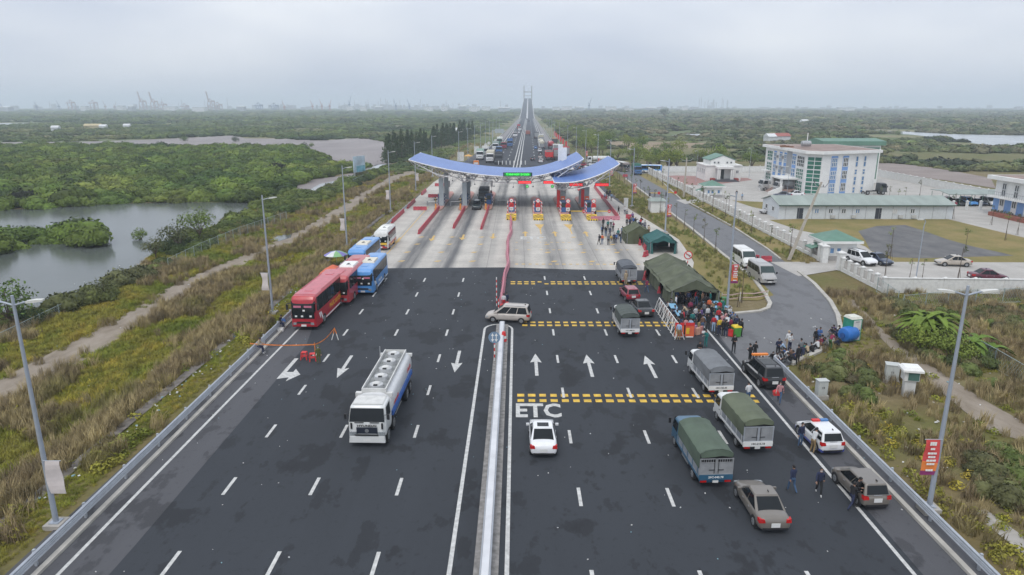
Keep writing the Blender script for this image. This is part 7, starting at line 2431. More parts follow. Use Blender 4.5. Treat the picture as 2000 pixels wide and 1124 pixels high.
DW = ((-.06, .03, -.51), (.06, .03, -.51))
pose('stand', (0, 0, .93), .03, ((-.10, .02, .49), (.10, .02, .49)), ((-.11, -.02, .08), (.11, -.02, .08)), DN, DW)
pose('walk', (0, 0, .91), .06, ((-.10, .16, .50), (.10, -.02, .48)), ((-.10, .22, .09), (.10, -.30, .14)), ((-.05, -.12, -.25), (.05, .10, -.25)), ((-.06, -.12, -.48), (.05, .24, -.44)))
pose('stride', (0, 0, .87), .12, ((-.12, .25, .52), (.12, -.10, .45)), ((-.12, .36, .09), (.12, -.45, .13)), ((-.08, .12, -.25), (.08, .10, -.24)), ((-.05, .36, -.25), (.05, .35, -.22)))
pose('phone', (0, 0, .93), .05, ((-.10, .02, .49), (.10, .03, .49)), ((-.12, -.02, .08), (.12, .0, .08)), ((-.06, -.02, -.27), (.06, -.02, -.27)), ((.07, .22, -.20), (-.07, .22, -.20)), .28)
pose('reach', (0, 0, .91), .30, ((-.10, .05, .49), (.10, .04, .48)), ((-.12, -.04, .08), (.12, -.06, .08)), ((-.08, .18, -.18), (.08, .18, -.18)), ((-.06, .42, -.15), (.06, .42, -.15)))
pose('lean', (0, -.12, .90), .75, ((-.10, .02, .49), (.10, .02, .49)), ((-.12, -.06, .08), (.12, -.06, .08)), ((-.04, .08, -.26), (.04, .08, -.26)), ((.03, .26, -.40), (-.03, .26, -.40)), .2)
pose('sit', (0, -.1, .26), .38, ((-.13, .32, .50), (.13, .30, .50)), ((-.12, .40, .08), (.12, .38, .08)), ((-.09, .12, -.22), (.09, .12, -.22)), ((-.02, .33, -.22), (.02, .33, -.22)), .2)
pose('squat', (0, -.12, .30), .55, ((-.16, .26, .46), (.16, .26, .46)), ((-.13, .02, .08), (.13, .02, .08)), ((-.06, .16, -.20), (.06, .16, -.20)), ((.03, .36, -.24), (-.03, .36, -.24)), .2)
pose('perch', (0, 0, .70), .25, ((-.12, .36, .56), (.12, .36, .56)), ((-.12, .40, .08), (.12, .38, .08)), ((-.07, .06, -.25), (.07, .06, -.25)), ((.02, .30, -.28), (-.02, .30, -.28)), .3)
VERB = {'stand': 'standing', 'walk': 'walking', 'stride': 'striding', 'phone': 'looking down', 'reach': 'leaning', 'lean': 'bending', 'sit': 'sitting', 'squat': 'squatting', 'perch': 'perched'}
def child(me, name, parent, m):
 o = bpy.data.objects.new(name, me)
 COL.objects.link(o)
 o.parent = parent
 if m is not None:
  o.material_slots[0].link = 'OBJECT'
  o.material_slots[0].material = m
 return o
BPM = {}
def person(loc, face, ps, top, legs, label, extra='', group=None, sc=None):
 p = POSES[ps]
 o = bpy.data.objects.new('person', p['body'])
 COL.objects.link(o)
 for i, m in enumerate((SKINM, CLOTH[top], CLOTH[legs], SHOEW if 's' in extra else SHOEM, EYEM)):
  o.material_slots[i].link = 'OBJECT'
  o.material_slots[i].material = m
 k = sc or random.uniform(.98, 1.09)
 o.location = (loc[0], loc[1], loc[2] if len(loc) > 2 else .008)
 o.rotation_euler = (0, 0, rad(face))
 o.scale = (k, k, k)
 tag(o, label, 'person', group)
 if 'h' in extra:
  child(p['hat'], 'hat', o, CLOTH['yellow' if 'y' in extra else 'beige' if 'e' in extra else 'olive'])
 else:
  child(p['hair'], 'hair', o, None)
 if 'm' in extra:
  child(p['mask'], 'face_mask', o, None)
 if 'b' in extra:
  if not BPM:
   for c_ in ('black', 'blue', 'maroon'):
    BPM[c_] = MB().loft([[(-.15, .07, -.2), (.15, .07, -.2), (.15, -.07, -.2), (-.15, -.07, -.2)], [(-.17, .08, .0), (.17, .08, 0), (.16, -.12, -.02), (-.16, -.12, -.02)], [(-.12, .07, .24), (.12, .07, .24), (.11, -.04, .24), (-.11, -.04, .24)]]).mesh('backpack', CLOTH[c_])
  c_ = 'blue' if 'B' in extra else 'maroon' if 'M' in extra else 'black'
  bp = bpy.data.objects.new('backpack', BPM[c_])
  COL.objects.link(bp)
  bp.location = o.location + Matrix.Rotation(rad(face), 3, 'Z') @ (p['back'] * k)
  bp.rotation_euler = (p['lean'] * -1, 0, rad(face))
  tag(bp, c_ + ' backpack on ' + label.replace(' trousers', '').replace(' top and ', ' and '), 'backpack')
 return o
def spot(px_, py_, z=.008):
 p = G(px_, py_, z)
 return (p.x, p.y, z)
# ---- singles with labels of their own
person(spot(1546, 962), 15, 'walk', 'navy', 'denim', 'person in navy sweater and jeans walking away near the tan sedan', '')
person(spot(1598, 966), 165, 'walk', 'navy', 'black', 'person in navy jacket and white mask walking toward the camera', 'ms')
person(spot(1661, 993), 300, 'stride', 'black', 'navy', 'person in black jacket striding at the door of the bronze hatchback', 'm')
person(spot(1670, 987), 215, 'phone', 'black', 'black', 'person in black clothes standing against the bronze hatchback door', '')
person(spot(1586, 885), 300, 'reach', 'white', 'khaki', 'person in white shirt and khaki trousers leaning on the patrol hatchback', '')
person(spot(1562, 873), 200, 'stand', 'navy', 'denim', 'person in navy vest and jeans standing left of the patrol hatchback', 'm')
person(spot(1460, 790), 10, 'phone', 'white', 'denim', 'person in white shirt and jeans standing on the yellow rumble strip', '')
person(spot(1521, 788), 150, 'walk', 'pink', 'denim', 'person in pink top carrying a red bag behind the black car', 'm')
person(spot(1432, 691), 180, 'phone', 'black', 'black', 'person in black holding hands together on the road by the white line', 'm')
person(spot(1365, 704), 170, 'phone', 'black', 'black', 'person in black with hand raised before the white truck', '')
person(spot(1378, 679), 120, 'phone', 'teal', 'teal', 'person in teal scrubs holding white papers', 'm')
person(spot(1325, 665), 330, 'stand', 'pale blue', 'khaki', 'person in pale blue top and khaki trousers facing the red posters', 's')
person(spot(623, 711), 200, 'stand', 'olive', 'olive', 'person in green uniform and cap guarding the orange tape', 'hm')
person((-23.2, G(489, 690).y, .0), 270, 'perch', 'beige', 'navy', 'person in beige shirt bent over on the left guardrail', 's')
person((-23.6, G(540, 643).y, .0), 265, 'perch', 'black', 'navy', 'person in black with a blue bag perched on the left guardrail by the coach', '')
b = MB().loft([[(-.2, -.1, 0), (.2, -.1, 0), (.2, .1, 0), (-.2, .1, 0)], [(-.18, -.08, .3), (.18, -.08, .3), (.12, .04, .3), (-.12, .04, .3)]])
tag(b.build('bag', CLOTH['blue'], loc=(-23.2, G(540, 643).y + .1, .75)), 'blue bag on the lap of the person by the coach', 'bag')
p = spot(1526, 786)
b = MB().loft([[(-.24, -.12, 0), (.24, -.12, 0), (.24, .12, 0), (-.24, .12, 0)], [(-.28, -.14, .3), (.28, -.14, .3), (.28, .14, .3), (-.28, .14, .3)], [(-.14, -.05, .45), (.14, -.05, .45), (.14, .05, .45), (-.14, .05, .45)]])
tag(b.build('bag', REDW, loc=(p[0] - .45, p[1] - .1, .62)), 'bulging red bag carried by the person in pink', 'bag')
person(spot(984, 603), 0, 'stand', 'white', 'red', 'person in white top behind the turning minivan at the barrier end', '')
person(spot(990, 600), 20, 'stand', 'navy', 'navy', 'person in navy behind the turning minivan at the barrier end', '')
person(spot(1222, 557), 20, 'stand', 'beige', 'beige', 'person in sand coloured police uniform and cap behind the grey truck', 'he')
person(spot(1238, 554), 350, 'stand', 'blue', 'khaki', 'person in blue top and khaki trousers behind the grey truck', '')
person(spot(1263, 573), 20, 'walk', 'maroon', 'denim', 'person in maroon top and jeans walking past the long tent', '')
person(spot(1438, 386), 160, 'walk', 'black', 'black', 'person in black crossing the yard before the office block', '')
person(spot(1449, 391), 170, 'walk', 'pale blue', 'grey', 'person in pale blue crossing the yard before the office block', '')
person(spot(1208, 419), 20, 'walk', 'black', 'black', 'person in black walking alone on the path right of the red barriers', '')
p = spot(1373, 672)
tag(MB().box(0, 0, 0, .32, .04, .22).build('papers', WHITE, loc=(p[0], p[1] + .1, 1.02)), 'white papers held by the person in teal scrubs', 'papers')
CROWD = {
'in the queue crowd': (
[(1338, 655, 20, 'stand', 'pink', 'black', 's'), (1348, 654, 340, 'stand', 'pale blue', 'denim', 's'), (1364, 641, 200, 'stand', 'black', 'black', 'm'), (1377, 644, 90, 'lean', 'pale blue', 'grey', ''), (1382, 645, 0, 'stand', 'black', 'black', ''),
(1393, 649, 350, 'stand', 'red', 'pale blue', ''), (1404, 655, 10, 'stand', 'yellow', 'navy', 's'), (1412, 657, 20, 'stand', 'black', 'black', ''), (1417, 658, 340, 'phone', 'black', 'navy', 'm'), (1426, 653, 30, 'stand', 'maroon', 'black', ''), (1446, 658, 300, 'stand', 'black', 'black', 'b'), (1440, 645, 150, 'lean', 'black', 'white', 'm'),
(1402, 635, 340, 'stand', 'red', 'black', ''), (1409, 635, 20, 'lean', 'white', 'navy', ''), (1415, 634, 180, 'stand', 'black', 'black', 'm'), (1423, 633, 200, 'stand', 'white', 'black', 'm'), (1431, 637, 90, 'lean', 'blue', 'navy', 'bB'),
(1347, 619, 0, 'stand', 'maroon', 'black', 'bM'), (1363, 623, 10, 'walk', 'black', 'khaki', ''), (1369, 615, 350, 'stand', 'navy', 'black', 'b'), (1374, 622, 300, 'stand', 'grey', 'navy', ''), (1381, 630, 20, 'stand', 'white', 'black', 'm'), (1339, 624, 60, 'lean', 'beige', 'navy', ''),
(1387, 626, 180, 'stand', 'black', 'navy', 'm'), (1398, 626, 200, 'lean', 'teal', 'teal', 'hm'), (1420, 647, 0, 'lean', 'white', 'black', ''), (1409, 646, 20, 'phone', 'pink', 'navy', ''), (1384, 612, 340, 'stand', 'orange', 'black', ''), (1377, 606, 340, 'stand', 'black', 'black', 'b'), (1353, 610, 20, 'lean', 'navy', 'black', 'b'), (1436, 649, 320, 'phone', 'navy', 'black', ''), (1357, 629, 200, 'stand', 'white', 'navy', ''), (1344, 634, 20, 'stand', 'grey', 'black', 'b'), (1351, 641, 340, 'stand', 'teal', 'black', ''), (1390, 619, 0, 'stand', 'khaki', 'black', ''), (1371, 650, 20, 'stand', 'brown', 'denim', ''), (1430, 645, 200, 'stand', 'grey', 'navy', 'm'), (1399, 644, 20, 'lean', 'pale blue', 'black', ''), (1416, 641, 40, 'stand', 'pink', 'black', ''), (1367, 634, 200, 'stand', 'purple', 'navy', '')]),
'at the barricade tables': (
[(1306, 606, 90, 'sit', 'white', 'navy', ''), (1313, 600, 80, 'sit', 'grey', 'black', 'm'), (1319, 606, 270, 'stand', 'white', 'black', 'm'), (1325, 624, 100, 'sit', 'navy', 'black', ''), (1330, 629, 110, 'sit', 'black', 'black', ''), (1321, 615, 95, 'sit', 'pale blue', 'navy', 'm'), (1334, 638, 90, 'stand', 'red', 'black', ''), (1330, 642, 120, 'stand', 'black', 'denim', '')]),
'at the tent mouth': (
[(1320, 594, 180, 'stand', 'blue', 'blue', 'm'), (1338, 593, 200, 'lean', 'beige', 'navy', ''), (1360, 597, 10, 'stand', 'red', 'denim', 'b'), (1367, 592, 180, 'stand', 'teal', 'teal', 'hm'), (1344, 598, 0, 'stand', 'navy', 'black', ''), (1386, 599, 90, 'stand', 'teal', 'teal', ''), (1371, 600, 30, 'walk', 'brown', 'black', ''), (1348, 588, 0, 'stand', 'navy', 'navy', ''), (1332, 597, 60, 'lean', 'black', 'black', ''), (1355, 590, 0, 'stand', 'black', 'black', '')]),
'beside the blue tables': ([(1398, 608, 0, 'sit', 'black', 'navy', ''), (1404, 617, 330, 'stand', 'red', 'black', ''), (1410, 615, 200, 'stand', 'teal', 'teal', 'hm')]),
'by the curved kerb': (
[(1459, 723, 200, 'squat', 'pale blue', 'pale blue', ''), (1464, 711, 30, 'phone', 'black', 'black', 'm'), (1473, 703, 320, 'phone', 'black', 'black', 'm'), (1475, 713, 180, 'sit', 'navy', 'black', ''), (1494, 709, 180, 'sit', 'white', 'black', ''), (1500, 716, 160, 'sit', 'black', 'navy', ''), (1508, 706, 170, 'sit', 'black', 'black', 'm'), (1522, 706, 160, 'squat', 'grey', 'navy', ''),
(1527, 703, 20, 'sit', 'black', 'black', ''), (1537, 703, 40, 'sit', 'white', 'grey', ''), (1551, 706, 30, 'sit', 'navy', 'black', ''), (1557, 713, 20, 'stand', 'black', 'black', 's'), (1541, 712, 40, 'sit', 'black', 'grey', 'b'), (1530, 688, 60, 'squat', 'pale blue', 'grey', ''), (1541, 688, 200, 'phone', 'white', 'navy', 'm'), (1538, 682, 0, 'stand', 'white', 'beige', 'he'),
(1567, 696, 20, 'sit', 'navy', 'navy', 'hy'), (1576, 692, 30, 'sit', 'beige', 'black', ''), (1586, 690, 25, 'sit', 'black', 'black', ''), (1591, 675, 190, 'stand', 'black', 'black', ''), (1598, 675, 180, 'phone', 'blue', 'navy', ''), (1604, 678, 40, 'sit', 'maroon', 'red', ''), (1614, 680, 60, 'sit', 'grey', 'navy', 'm'), (1621, 682, 300, 'lean', 'maroon', 'green', ''),
(1636, 679, 60, 'sit', 'navy', 'black', 'b'), (1630, 653, 100, 'sit', 'purple', 'navy', ''), (1641, 655, 80, 'sit', 'black', 'black', ''), (1625, 657, 120, 'sit', 'black', 'grey', 'm'), (1632, 661, 90, 'sit', 'navy', 'black', ''), (1482, 712, 170, 'sit', 'grey', 'black', ''), (1488, 717, 160, 'sit', 'red', 'navy', ''), (1515, 708, 190, 'sit', 'white', 'navy', ''), (1532, 700, 20, 'sit', 'blue', 'black', ''), (1545, 702, 30, 'sit', 'brown', 'black', ''), (1562, 700, 20, 'stand', 'grey', 'navy', ''), (1572, 690, 40, 'sit', 'teal', 'black', ''), (1596, 684, 30, 'sit', 'white', 'black', ''), (1609, 676, 60, 'sit', 'black', 'denim', ''), (1518, 698, 180, 'phone', 'navy', 'black', 'm')]),
'on the plaza edge': (
[(1178, 445, 20, 'stand', 'black', 'black', ''), (1187, 449, 200, 'stand', 'teal', 'black', ''), (1193, 445, 340, 'stand', 'white', 'black', ''), (1197, 453, 20, 'stand', 'white', 'black', 'bM'), (1176, 460, 30, 'stand', 'blue', 'black', 'b'), (1183, 462, 200, 'stand', 'black', 'denim', 'b'), (1191, 462, 340, 'stand', 'navy', 'navy', ''), (1170, 479, 30, 'walk', 'grey', 'black', 'b'), (1176, 478, 10, 'stand', 'orange', 'denim', ''), (1188, 479, 200, 'stand', 'grey', 'black', 'm'),
(1199, 476, 180, 'stand', 'navy', 'black', 'm'), (1203, 476, 350, 'stand', 'blue', 'navy', ''), (1207, 468, 10, 'stand', 'teal', 'navy', ''), (1212, 475, 300, 'stand', 'grey', 'denim', 'b'), (1215, 463, 10, 'stand', 'blue', 'navy', ''), (1195, 470, 100, 'squat', 'yellow', 'khaki', ''),
(1220, 419, 160, 'stand', 'white', 'navy', ''), (1224, 426, 180, 'stand', 'grey', 'black', ''), (1181, 392, 0, 'stand', 'pale blue', 'grey', ''), (1185, 386, 20, 'stand', 'black', 'black', ''), (1188, 389, 340, 'phone', 'black', 'navy', ''), (1191, 384, 180, 'stand', 'navy', 'black', ''), (1194, 393, 0, 'stand', 'pale blue', 'black', ''), (1173, 367, 180, 'stand', 'red', 'black', '')]),
'behind the small tent': (
[(1224, 444, 180, 'stand', 'black', 'black', ''), (1228, 440, 200, 'stand', 'red', 'white', ''), (1230, 445, 30, 'stand', 'navy', 'black', ''), (1233, 439, 180, 'stand', 'grey', 'black', 'm'), (1237, 442, 160, 'stand', 'blue', 'navy', ''), (1241, 444, 200, 'stand', 'black', 'navy', 'b'), (1245, 446, 20, 'stand', 'white', 'black', ''), (1251, 445, 340, 'stand', 'red', 'black', ''), (1255, 447, 0, 'stand', 'white', 'navy', ''), (1252, 442, 30, 'stand', 'black', 'black', ''), (1263, 456, 200, 'lean', 'white', 'black', ''), (1267, 459, 20, 'stand', 'beige', 'brown', ''), (1235, 432, 0, 'stand', 'purple', 'black', ''), (1248, 450, 180, 'stand', 'navy', 'black', 'm'), (1259, 451, 340, 'stand', 'grey', 'navy', '')]),
}
GRP = {'in the queue crowd': 'people crowding at the queue', 'at the barricade tables': 'people at the tables behind the barricades', 'at the tent mouth': 'people inside the tent mouth', 'beside the blue tables': 'people beside the blue tables', 'by the curved kerb': 'people resting along the curved kerb', 'on the plaza edge': 'people waiting on the plaza edge', 'behind the small tent': 'people queueing behind the small tent'}
for zone, L_ in CROWD.items():
 cnt, seen = {}, {}
 key = lambda e: (e[4], e[5], e[3])
 for e in L_:
  cnt[key(e)] = cnt.get(key(e), 0) + 1
 for e in sorted(L_, key=lambda e: e[0]):
  k = key(e)
  lab = 'person in %s top and %s trousers %s %s' % (e[4], e[5], VERB[e[3]], zone)
  if cnt[k] > 1:
   i = seen.get(k, 0)
   lab += ', ' + ('leftmost' if i == 0 else 'rightmost' if i == cnt[k] - 1 else ORD[i] + ' from left')
   seen[k] = i + 1
  person(spot(e[0], e[1]), e[2], e[3], e[4], e[5], lab, e[6], GRP[zone])
# ================================================================ VEGETATION
def leafmat(name, col, inst=True, var=.35):
 t = NT(name, .75, .25)
 if inst:
  a = t.n.nodes.new("ShaderNodeAttribute")
  a.attribute_type = 'INSTANCER'
  a.attribute_name = 'tint'
  base = a.outputs['Color']
 else:
  oi = t.n.nodes.new("ShaderNodeObjectInfo")
  base = t.mix(oi.outputs['Random'], col, tuple(v * k for v, k in zip(col, (1.5, 1.25, 1.1))))
 f = t.rng(t.noise(.9, detail=4, rough=.7), .3, .72, 1 - var, 1 + var)
 m = t.n.nodes.new("ShaderNodeVectorMath")
 m.operation = 'SCALE'
 t.link(base, m.inputs[0])
 t.link(f, m.inputs['Scale'])
 t.out(m.outputs[0])
 return t.m
LEAFI = leafmat('leaf_scatter', (0, 0, 0))
def leaves(mb, cc, r, n, sz, low=-.3, rnd=random, shell=.72, up=.0):
 for _ in range(n):
  z = rnd.uniform(low, 1)
  a = rnd.uniform(0, 6.2832)
  q = math.sqrt(max(0, 1 - z * z))
  k = rnd.uniform(shell, 1.06)
  d = Vector((q * math.cos(a), q * math.sin(a), z))
  p = Vector((cc[0] + d.x * r[0] * k, cc[1] + d.y * r[1] * k, cc[2] + d.z * r[2] * k))
  nrm = (d + Vector((rnd.gauss(0, .5), rnd.gauss(0, .5), rnd.gauss(0, .5) + up))).normalized()
  t1 = nrm.orthogonal().normalized()
  t1 = (t1 * math.cos(a * 3) + nrm.cross(t1) * math.sin(a * 3))
  t2 = nrm.cross(t1)
  s = sz * rnd.uniform(.6, 1.25)
  mb.add([p - t1 * s, p + t2 * s * .55, p + t1 * s, p - t2 * s * .55], [(0, 1, 2, 3)])
def proto_ob(mb, name, m, smooth=False):
 return bpy.data.objects.new(name, mb.mesh(name, m, smooth))
def scatter(name, pts, scl, rot, tint, idx, protos, label, cat, kind='stuff'):
 n = len(pts)
 me = bpy.data.meshes.new(name)
 me.vertices.add(n)
 me.vertices.foreach_set('co', np.asarray(pts, np.float32).ravel())
 for nm, ty, arr, fld in (('scl', 'FLOAT_VECTOR', scl, 'vector'), ('rot', 'FLOAT_VECTOR', rot, 'vector'), ('idx', 'INT', idx, 'value')):
  at_ = me.attributes.new(nm, ty, 'POINT')
  at_.data.foreach_set(fld, np.asarray(arr, np.int32 if ty == 'INT' else np.float32).ravel())
 at_ = me.attributes.new('tint', 'FLOAT_COLOR', 'POINT')
 at_.data.foreach_set('color', np.concatenate([tint, np.ones((n, 1))], 1).astype(np.float32).ravel())
 o = bpy.data.objects.new(name, me)
 COL.objects.link(o)
 cl = bpy.data.collections.new(name + '_kit')
 for p in protos:
  cl.objects.link(p)
 g = bpy.data.node_groups.new(name, 'GeometryNodeTree')
 g.interface.new_socket(name='Geometry', in_out='INPUT', socket_type='NodeSocketGeometry')
 g.interface.new_socket(name='Geometry', in_out='OUTPUT', socket_type='NodeSocketGeometry')
 N = g.nodes.new
 gi, go, ip, ci = N('NodeGroupInput'), N('NodeGroupOutput'), N('GeometryNodeInstanceOnPoints'), N('GeometryNodeCollectionInfo')
 ci.inputs['Collection'].default_value = cl
 ci.inputs['Separate Children'].default_value = True
 ci.inputs['Reset Children'].default_value = True
 ip.inputs['Pick Instance'].default_value = True
 def na(nm, ty):
  q = N('GeometryNodeInputNamedAttribute')
  q.data_type = ty
  q.inputs['Name'].default_value = nm
  return q.outputs[0]
 K = g.links.new
 K(gi.outputs[0], ip.inputs['Points'])
 K(ci.outputs[0], ip.inputs['Instance'])
 K(na('idx', 'INT'), ip.inputs['Instance Index'])
 K(na('rot', 'FLOAT_VECTOR'), ip.inputs['Rotation'])
 K(na('scl', 'FLOAT_VECTOR'), ip.inputs['Scale'])
 K(ip.outputs[0], go.inputs[0])
 md = o.modifiers.new('scatter', 'NODES')
 md.node_group = g
 return tag(o, label, cat, None, kind)
def jgrid(x0, x1, y0, y1, st):
 nx_, ny_ = int((x1 - x0) / st), int((y1 - y0) / st)
 gx, gy = np.meshgrid(np.arange(nx_), np.arange(ny_))
 P = np.stack([gx.ravel(), gy.ravel()], 1) + RNG.uniform(-.45, .45, (nx_ * ny_, 2)) + .5
 return P * st + np.array([x0, y0])
def fov(P, m=6):
 return (np.abs(P[:, 0] + .007 * P[:, 1]) < P[:, 1] * .80 + m)
WATERS = []
for o in list(S.objects):
 if o.name.split('.')[0] in ('marsh_water', 'mud_flat', 'mud_channel', 'mud_bank', 'creek_water', 'far_water', 'far_pond', 'river_water', 'fish_pond', 'dry_field', 'sand_lot', 'dirt_path', 'service_road', 'puddle'):
  WATERS.append((o.name, [v.co[:2] for v in o.data.vertices]))
def clear(P, names=None):
 k = np.ones(len(P), bool)
 for nm, pg in WATERS:
  if names is None or nm.split('.')[0] in names:
   k &= ~inpoly(P, pg)
 return k
def tints(P, cols, s, jit=.18):
 """blend a palette by smooth noise and jitter it"""
 cols = np.array(cols)
 v = np.clip(vnoise(P, s), 0, .999) * (len(cols) - 1)
 i = np.floor(v).astype(int)
 f = (v - i)[:, None]
 c_ = cols[i] * (1 - f) + cols[np.minimum(i + 1, len(cols) - 1)] * f
 return c_ * (1 + RNG.normal(0, jit, (len(P), 1)))
def rz3(n, t=.12):
 r = RNG.uniform(-t, t, (n, 3))
 r[:, 2] = RNG.uniform(0, 6.28, n)
 return r
def crownmesh(name, n, sz, subs, seed, h=.75):
 rr = random.Random(seed)
 b = MB()
 for k in range(subs):
  a = k * 6.2832 / max(1, subs - 1) + rr.random()
  d = 0 if k == 0 else .48
  r = .66 if k == 0 else rr.uniform(.42, .56)
  cc = (d * math.cos(a), d * math.sin(a), .34 + (.10 if k == 0 else rr.uniform(-.1, .05)))
  b.ball(cc, (r * .86, r * .86, r * h * .82), 8, 5)
  leaves(b, cc, (r, r, r * h), n // subs, sz, -.55, rr, .86, .15)
 return proto_ob(b, name, LEAFI)
CR_N = [crownmesh('crown%d' % i, 560, .105, 5, i) for i in range(4)]
CR_F = [crownmesh('farcrown%d' % i, 130, .2, 4, 20 + i) for i in range(3)]
# ---- near mangrove
MGA = polyL([(-700, 412), (0, 412), (100, 408), (200, 401), (330, 397), (470, 397), (505, 390), (545, 378), (590, 360), (640, 346), (688, 334), (650, 322), (612, 306), (590, 293), (540, 291), (340, 292), (170, 287), (-700, 294)])
MGB = polyL([(-300, 506), (0, 500), (50, 492), (100, 478), (130, 476), (160, 480), (203, 481), (205, 474), (150, 462), (70, 455), (-300, 454)])
P = jgrid(-330, -24, 85, 520, 3.1)
k = fov(P, 20) & ((inpoly(P, MGA) & clear(P, ('mud_flat', 'mud_channel', 'mud_bank', 'creek_water', 'marsh_water'))) | inpoly(P, MGB))
P = P[k]
n = len(P)
sc = (1.5 + 2.3 * vnoise(P, 5) + RNG.uniform(-.3, 1.0, n))[:, None] * np.array([[1.0, 1.0, 1.0]])
scatter('mangrove', np.c_[P, LZ - .4 + RNG.uniform(-.7, .7, n)], sc, rz3(n), tints(P, [(.046, .084, .016), (.076, .124, .020), (.120, .165, .026), (.066, .112, .019), (.150, .180, .034)], 22, .3), RNG.integers(0, 4, n), CR_N, 'dense green mangrove thicket across the creek on the left', 'mangrove')
# ---- far scrub and woods out to the horizon
BAND = []
for y0, y1, st, s0 in ((235, 480, 4.2, 2.9), (480, 900, 7.5, 4.6), (900, 1800, 15, 9), (1800, 4300, 36, 20)):
 P = jgrid(-y1 * .82, y1 * .82, y0, y1, st)
 r = np.hypot(P[:, 0], P[:, 1])
 k = fov(P, 30) & (r >= y0) & clear(P) & ((P[:, 0] < -27 + .0165 * np.maximum(0, P[:, 1] - 180)) | (P[:, 0] > 29 + .0165 * np.maximum(0, P[:, 1] - 180)))
 k &= ~inpoly(P, MGA)
 k &= ~((P[:, 0] > 30) & (P[:, 0] < 116) & (P[:, 1] < 238))
 dens = vnoise(P * np.array([.55, 1.5]), 55)
 k &= (dens + RNG.uniform(-.12, .12, len(P))) > np.where(P[:, 0] < 0, .38, .43) - (.05 if y0 > 900 else 0)
 P, r = P[k], r[k]
 left = P[:, 0] < 0
 cl_ = tints(P, [(.036, .064, .022), (.070, .112, .026), (.115, .150, .034), (.052, .088, .024), (.150, .160, .055)], 55, .2)
 cr_ = tints(P, [(.030, .042, .020), (.075, .110, .034), (.150, .155, .062), (.055, .090, .026), (.175, .155, .085), (.042, .070, .022), (.120, .160, .042)], 28, .22)
 c_ = np.where(left[:, None], cl_, cr_)
 n = len(P)
 s0 = s0 * np.where(left, 1, np.clip(.45 + 1.3 * vnoise(P + 77, 14 if y0 < 900 else 60), .5, 1.7))
 hz = np.where(vnoise(P, 160) > .58, 1.25, .62) if y0 >= 900 else np.full(n, .9)
 s = s0 * RNG.uniform(.65, 1.25, n)
 ht = np.minimum(s * hz, RNG.uniform(4, 9, n) + (3 if y0 > 900 else 0)) * (.72 if y0 < 900 else .85)
 BAND.append((np.c_[P, np.where(left, LZ, -.1) - .2], np.c_[s, s, ht], c_))
BP, BS, BC = (np.concatenate([b_[i] for b_ in BAND]) for i in range(3))
n = len(BP)
scatter('scrub_woods', BP, BS, rz3(n, .08), BC, RNG.integers(0, 3, n), CR_F, 'scrub and mangrove woods reaching back to the hazy horizon', 'woods')
# ---- tufts
def tuft(name, nb, h, wd, spread, bend, seed):
 rr = random.Random(seed)
 b = MB()
 for _ in range(nb):
  a = rr.uniform(0, 6.283)
  r = spread * math.sqrt(rr.random())
  x, y = r * math.cos(a * 1.7), r * math.sin(a * 1.7)
  hh = h * rr.uniform(.55, 1.1)
  dx, dy = math.cos(a), math.sin(a)
  bb = bend * rr.uniform(.3, 1.2) * hh
  px_, py_ = -dy * wd, dx * wd
  b.add([(x - px_, y - py_, 0), (x + px_, y + py_, 0), (x + dx * bb * .35 + px_ * .8, y + dy * bb * .35 + py_ * .8, hh * .6), (x + dx * bb * .35 - px_ * .8, y + dy * bb * .35 - py_ * .8, hh * .6), (x + dx * bb, y + dy * bb, hh)], [(0, 1, 2, 3), (3, 2, 4)])
 return proto_ob(b, name, LEAFI)
def weed(name, seed, flowers=False):
 b = MB()
 rr = random.Random(seed)
 leaves(b, (0, 0, .15), (.5, .5, .42), 70, .11, -.2, rr, .5)
 return proto_ob(b, name, LEAFI)
TF = [tuft('reed0', 60, 1.25, .019, .5, .4, 1), tuft('reed1', 60, 1.1, .020, .5, .55, 2), tuft('dry0', 80, .46, .013, .5, .9, 3), tuft('dry1', 80, .38, .014, .5, 1.1, 4), weed('weed0', 5), weed('weed1', 6)]
GREENS = [(.150, .190, .022), (.220, .240, .030), (.270, .245, .042), (.180, .210, .028)]
STRAW = [(.300, .235, .120), (.215, .165, .095), (.360, .290, .140), (.235, .185, .100), (.235, .210, .075)]
def zt_(P):
 return np.array([hgt(x, y) if x < 0 else -.05 for x, y in P])
def verge(P, kind_, name, label):
 n = len(P)
 v = vnoise(P, 7) * .6 + vnoise(P, 2.6) * .4 + RNG.normal(0, .07, n)
 if kind_ == 'left':
  x = P[:, 0]
  wet = np.where(x > -27.3, .20, np.where(x > -31.5, -.30, np.where(x > -37.5, .20, np.where(x < -45, .22, .02))))
  v = v + wet + .04
 elif kind_ == 'right':
  v = v - .12
 reed = v > .60
 weed_ = (~reed) & (RNG.random(n) < np.where(np.abs(P[:, 0]) < 27.4, .6, .12))
 ix = np.where(reed, RNG.integers(0, 2, n), np.where(weed_, RNG.integers(4, 6, n), RNG.integers(2, 4, n)))
 tg, ts = tints(P, GREENS, 5, .16), tints(P, STRAW, 4, .18)
 gold = RNG.random(n) < np.clip(vnoise(P + 31, 6) - .42, 0, .8)
 tg = np.where(gold[:, None], tg * np.array([[1.45, 1.22, 1.2]]), tg)
 c_ = np.where((reed | weed_)[:, None], tg, ts)
 s = RNG.uniform(.7, 1.25, n) * (1 if kind_ != 'right' else np.where(reed, .55, .85))
 s = np.where(reed & (np.abs(P[:, 0]) < 28), s * .45, s)
 sc = np.c_[s, s, s * np.where(reed, 1.0, .9)]
 scatter(name, np.c_[P, zt_(P) - .03], sc, rz3(n, .15), c_, ix, TF, label, 'grass')
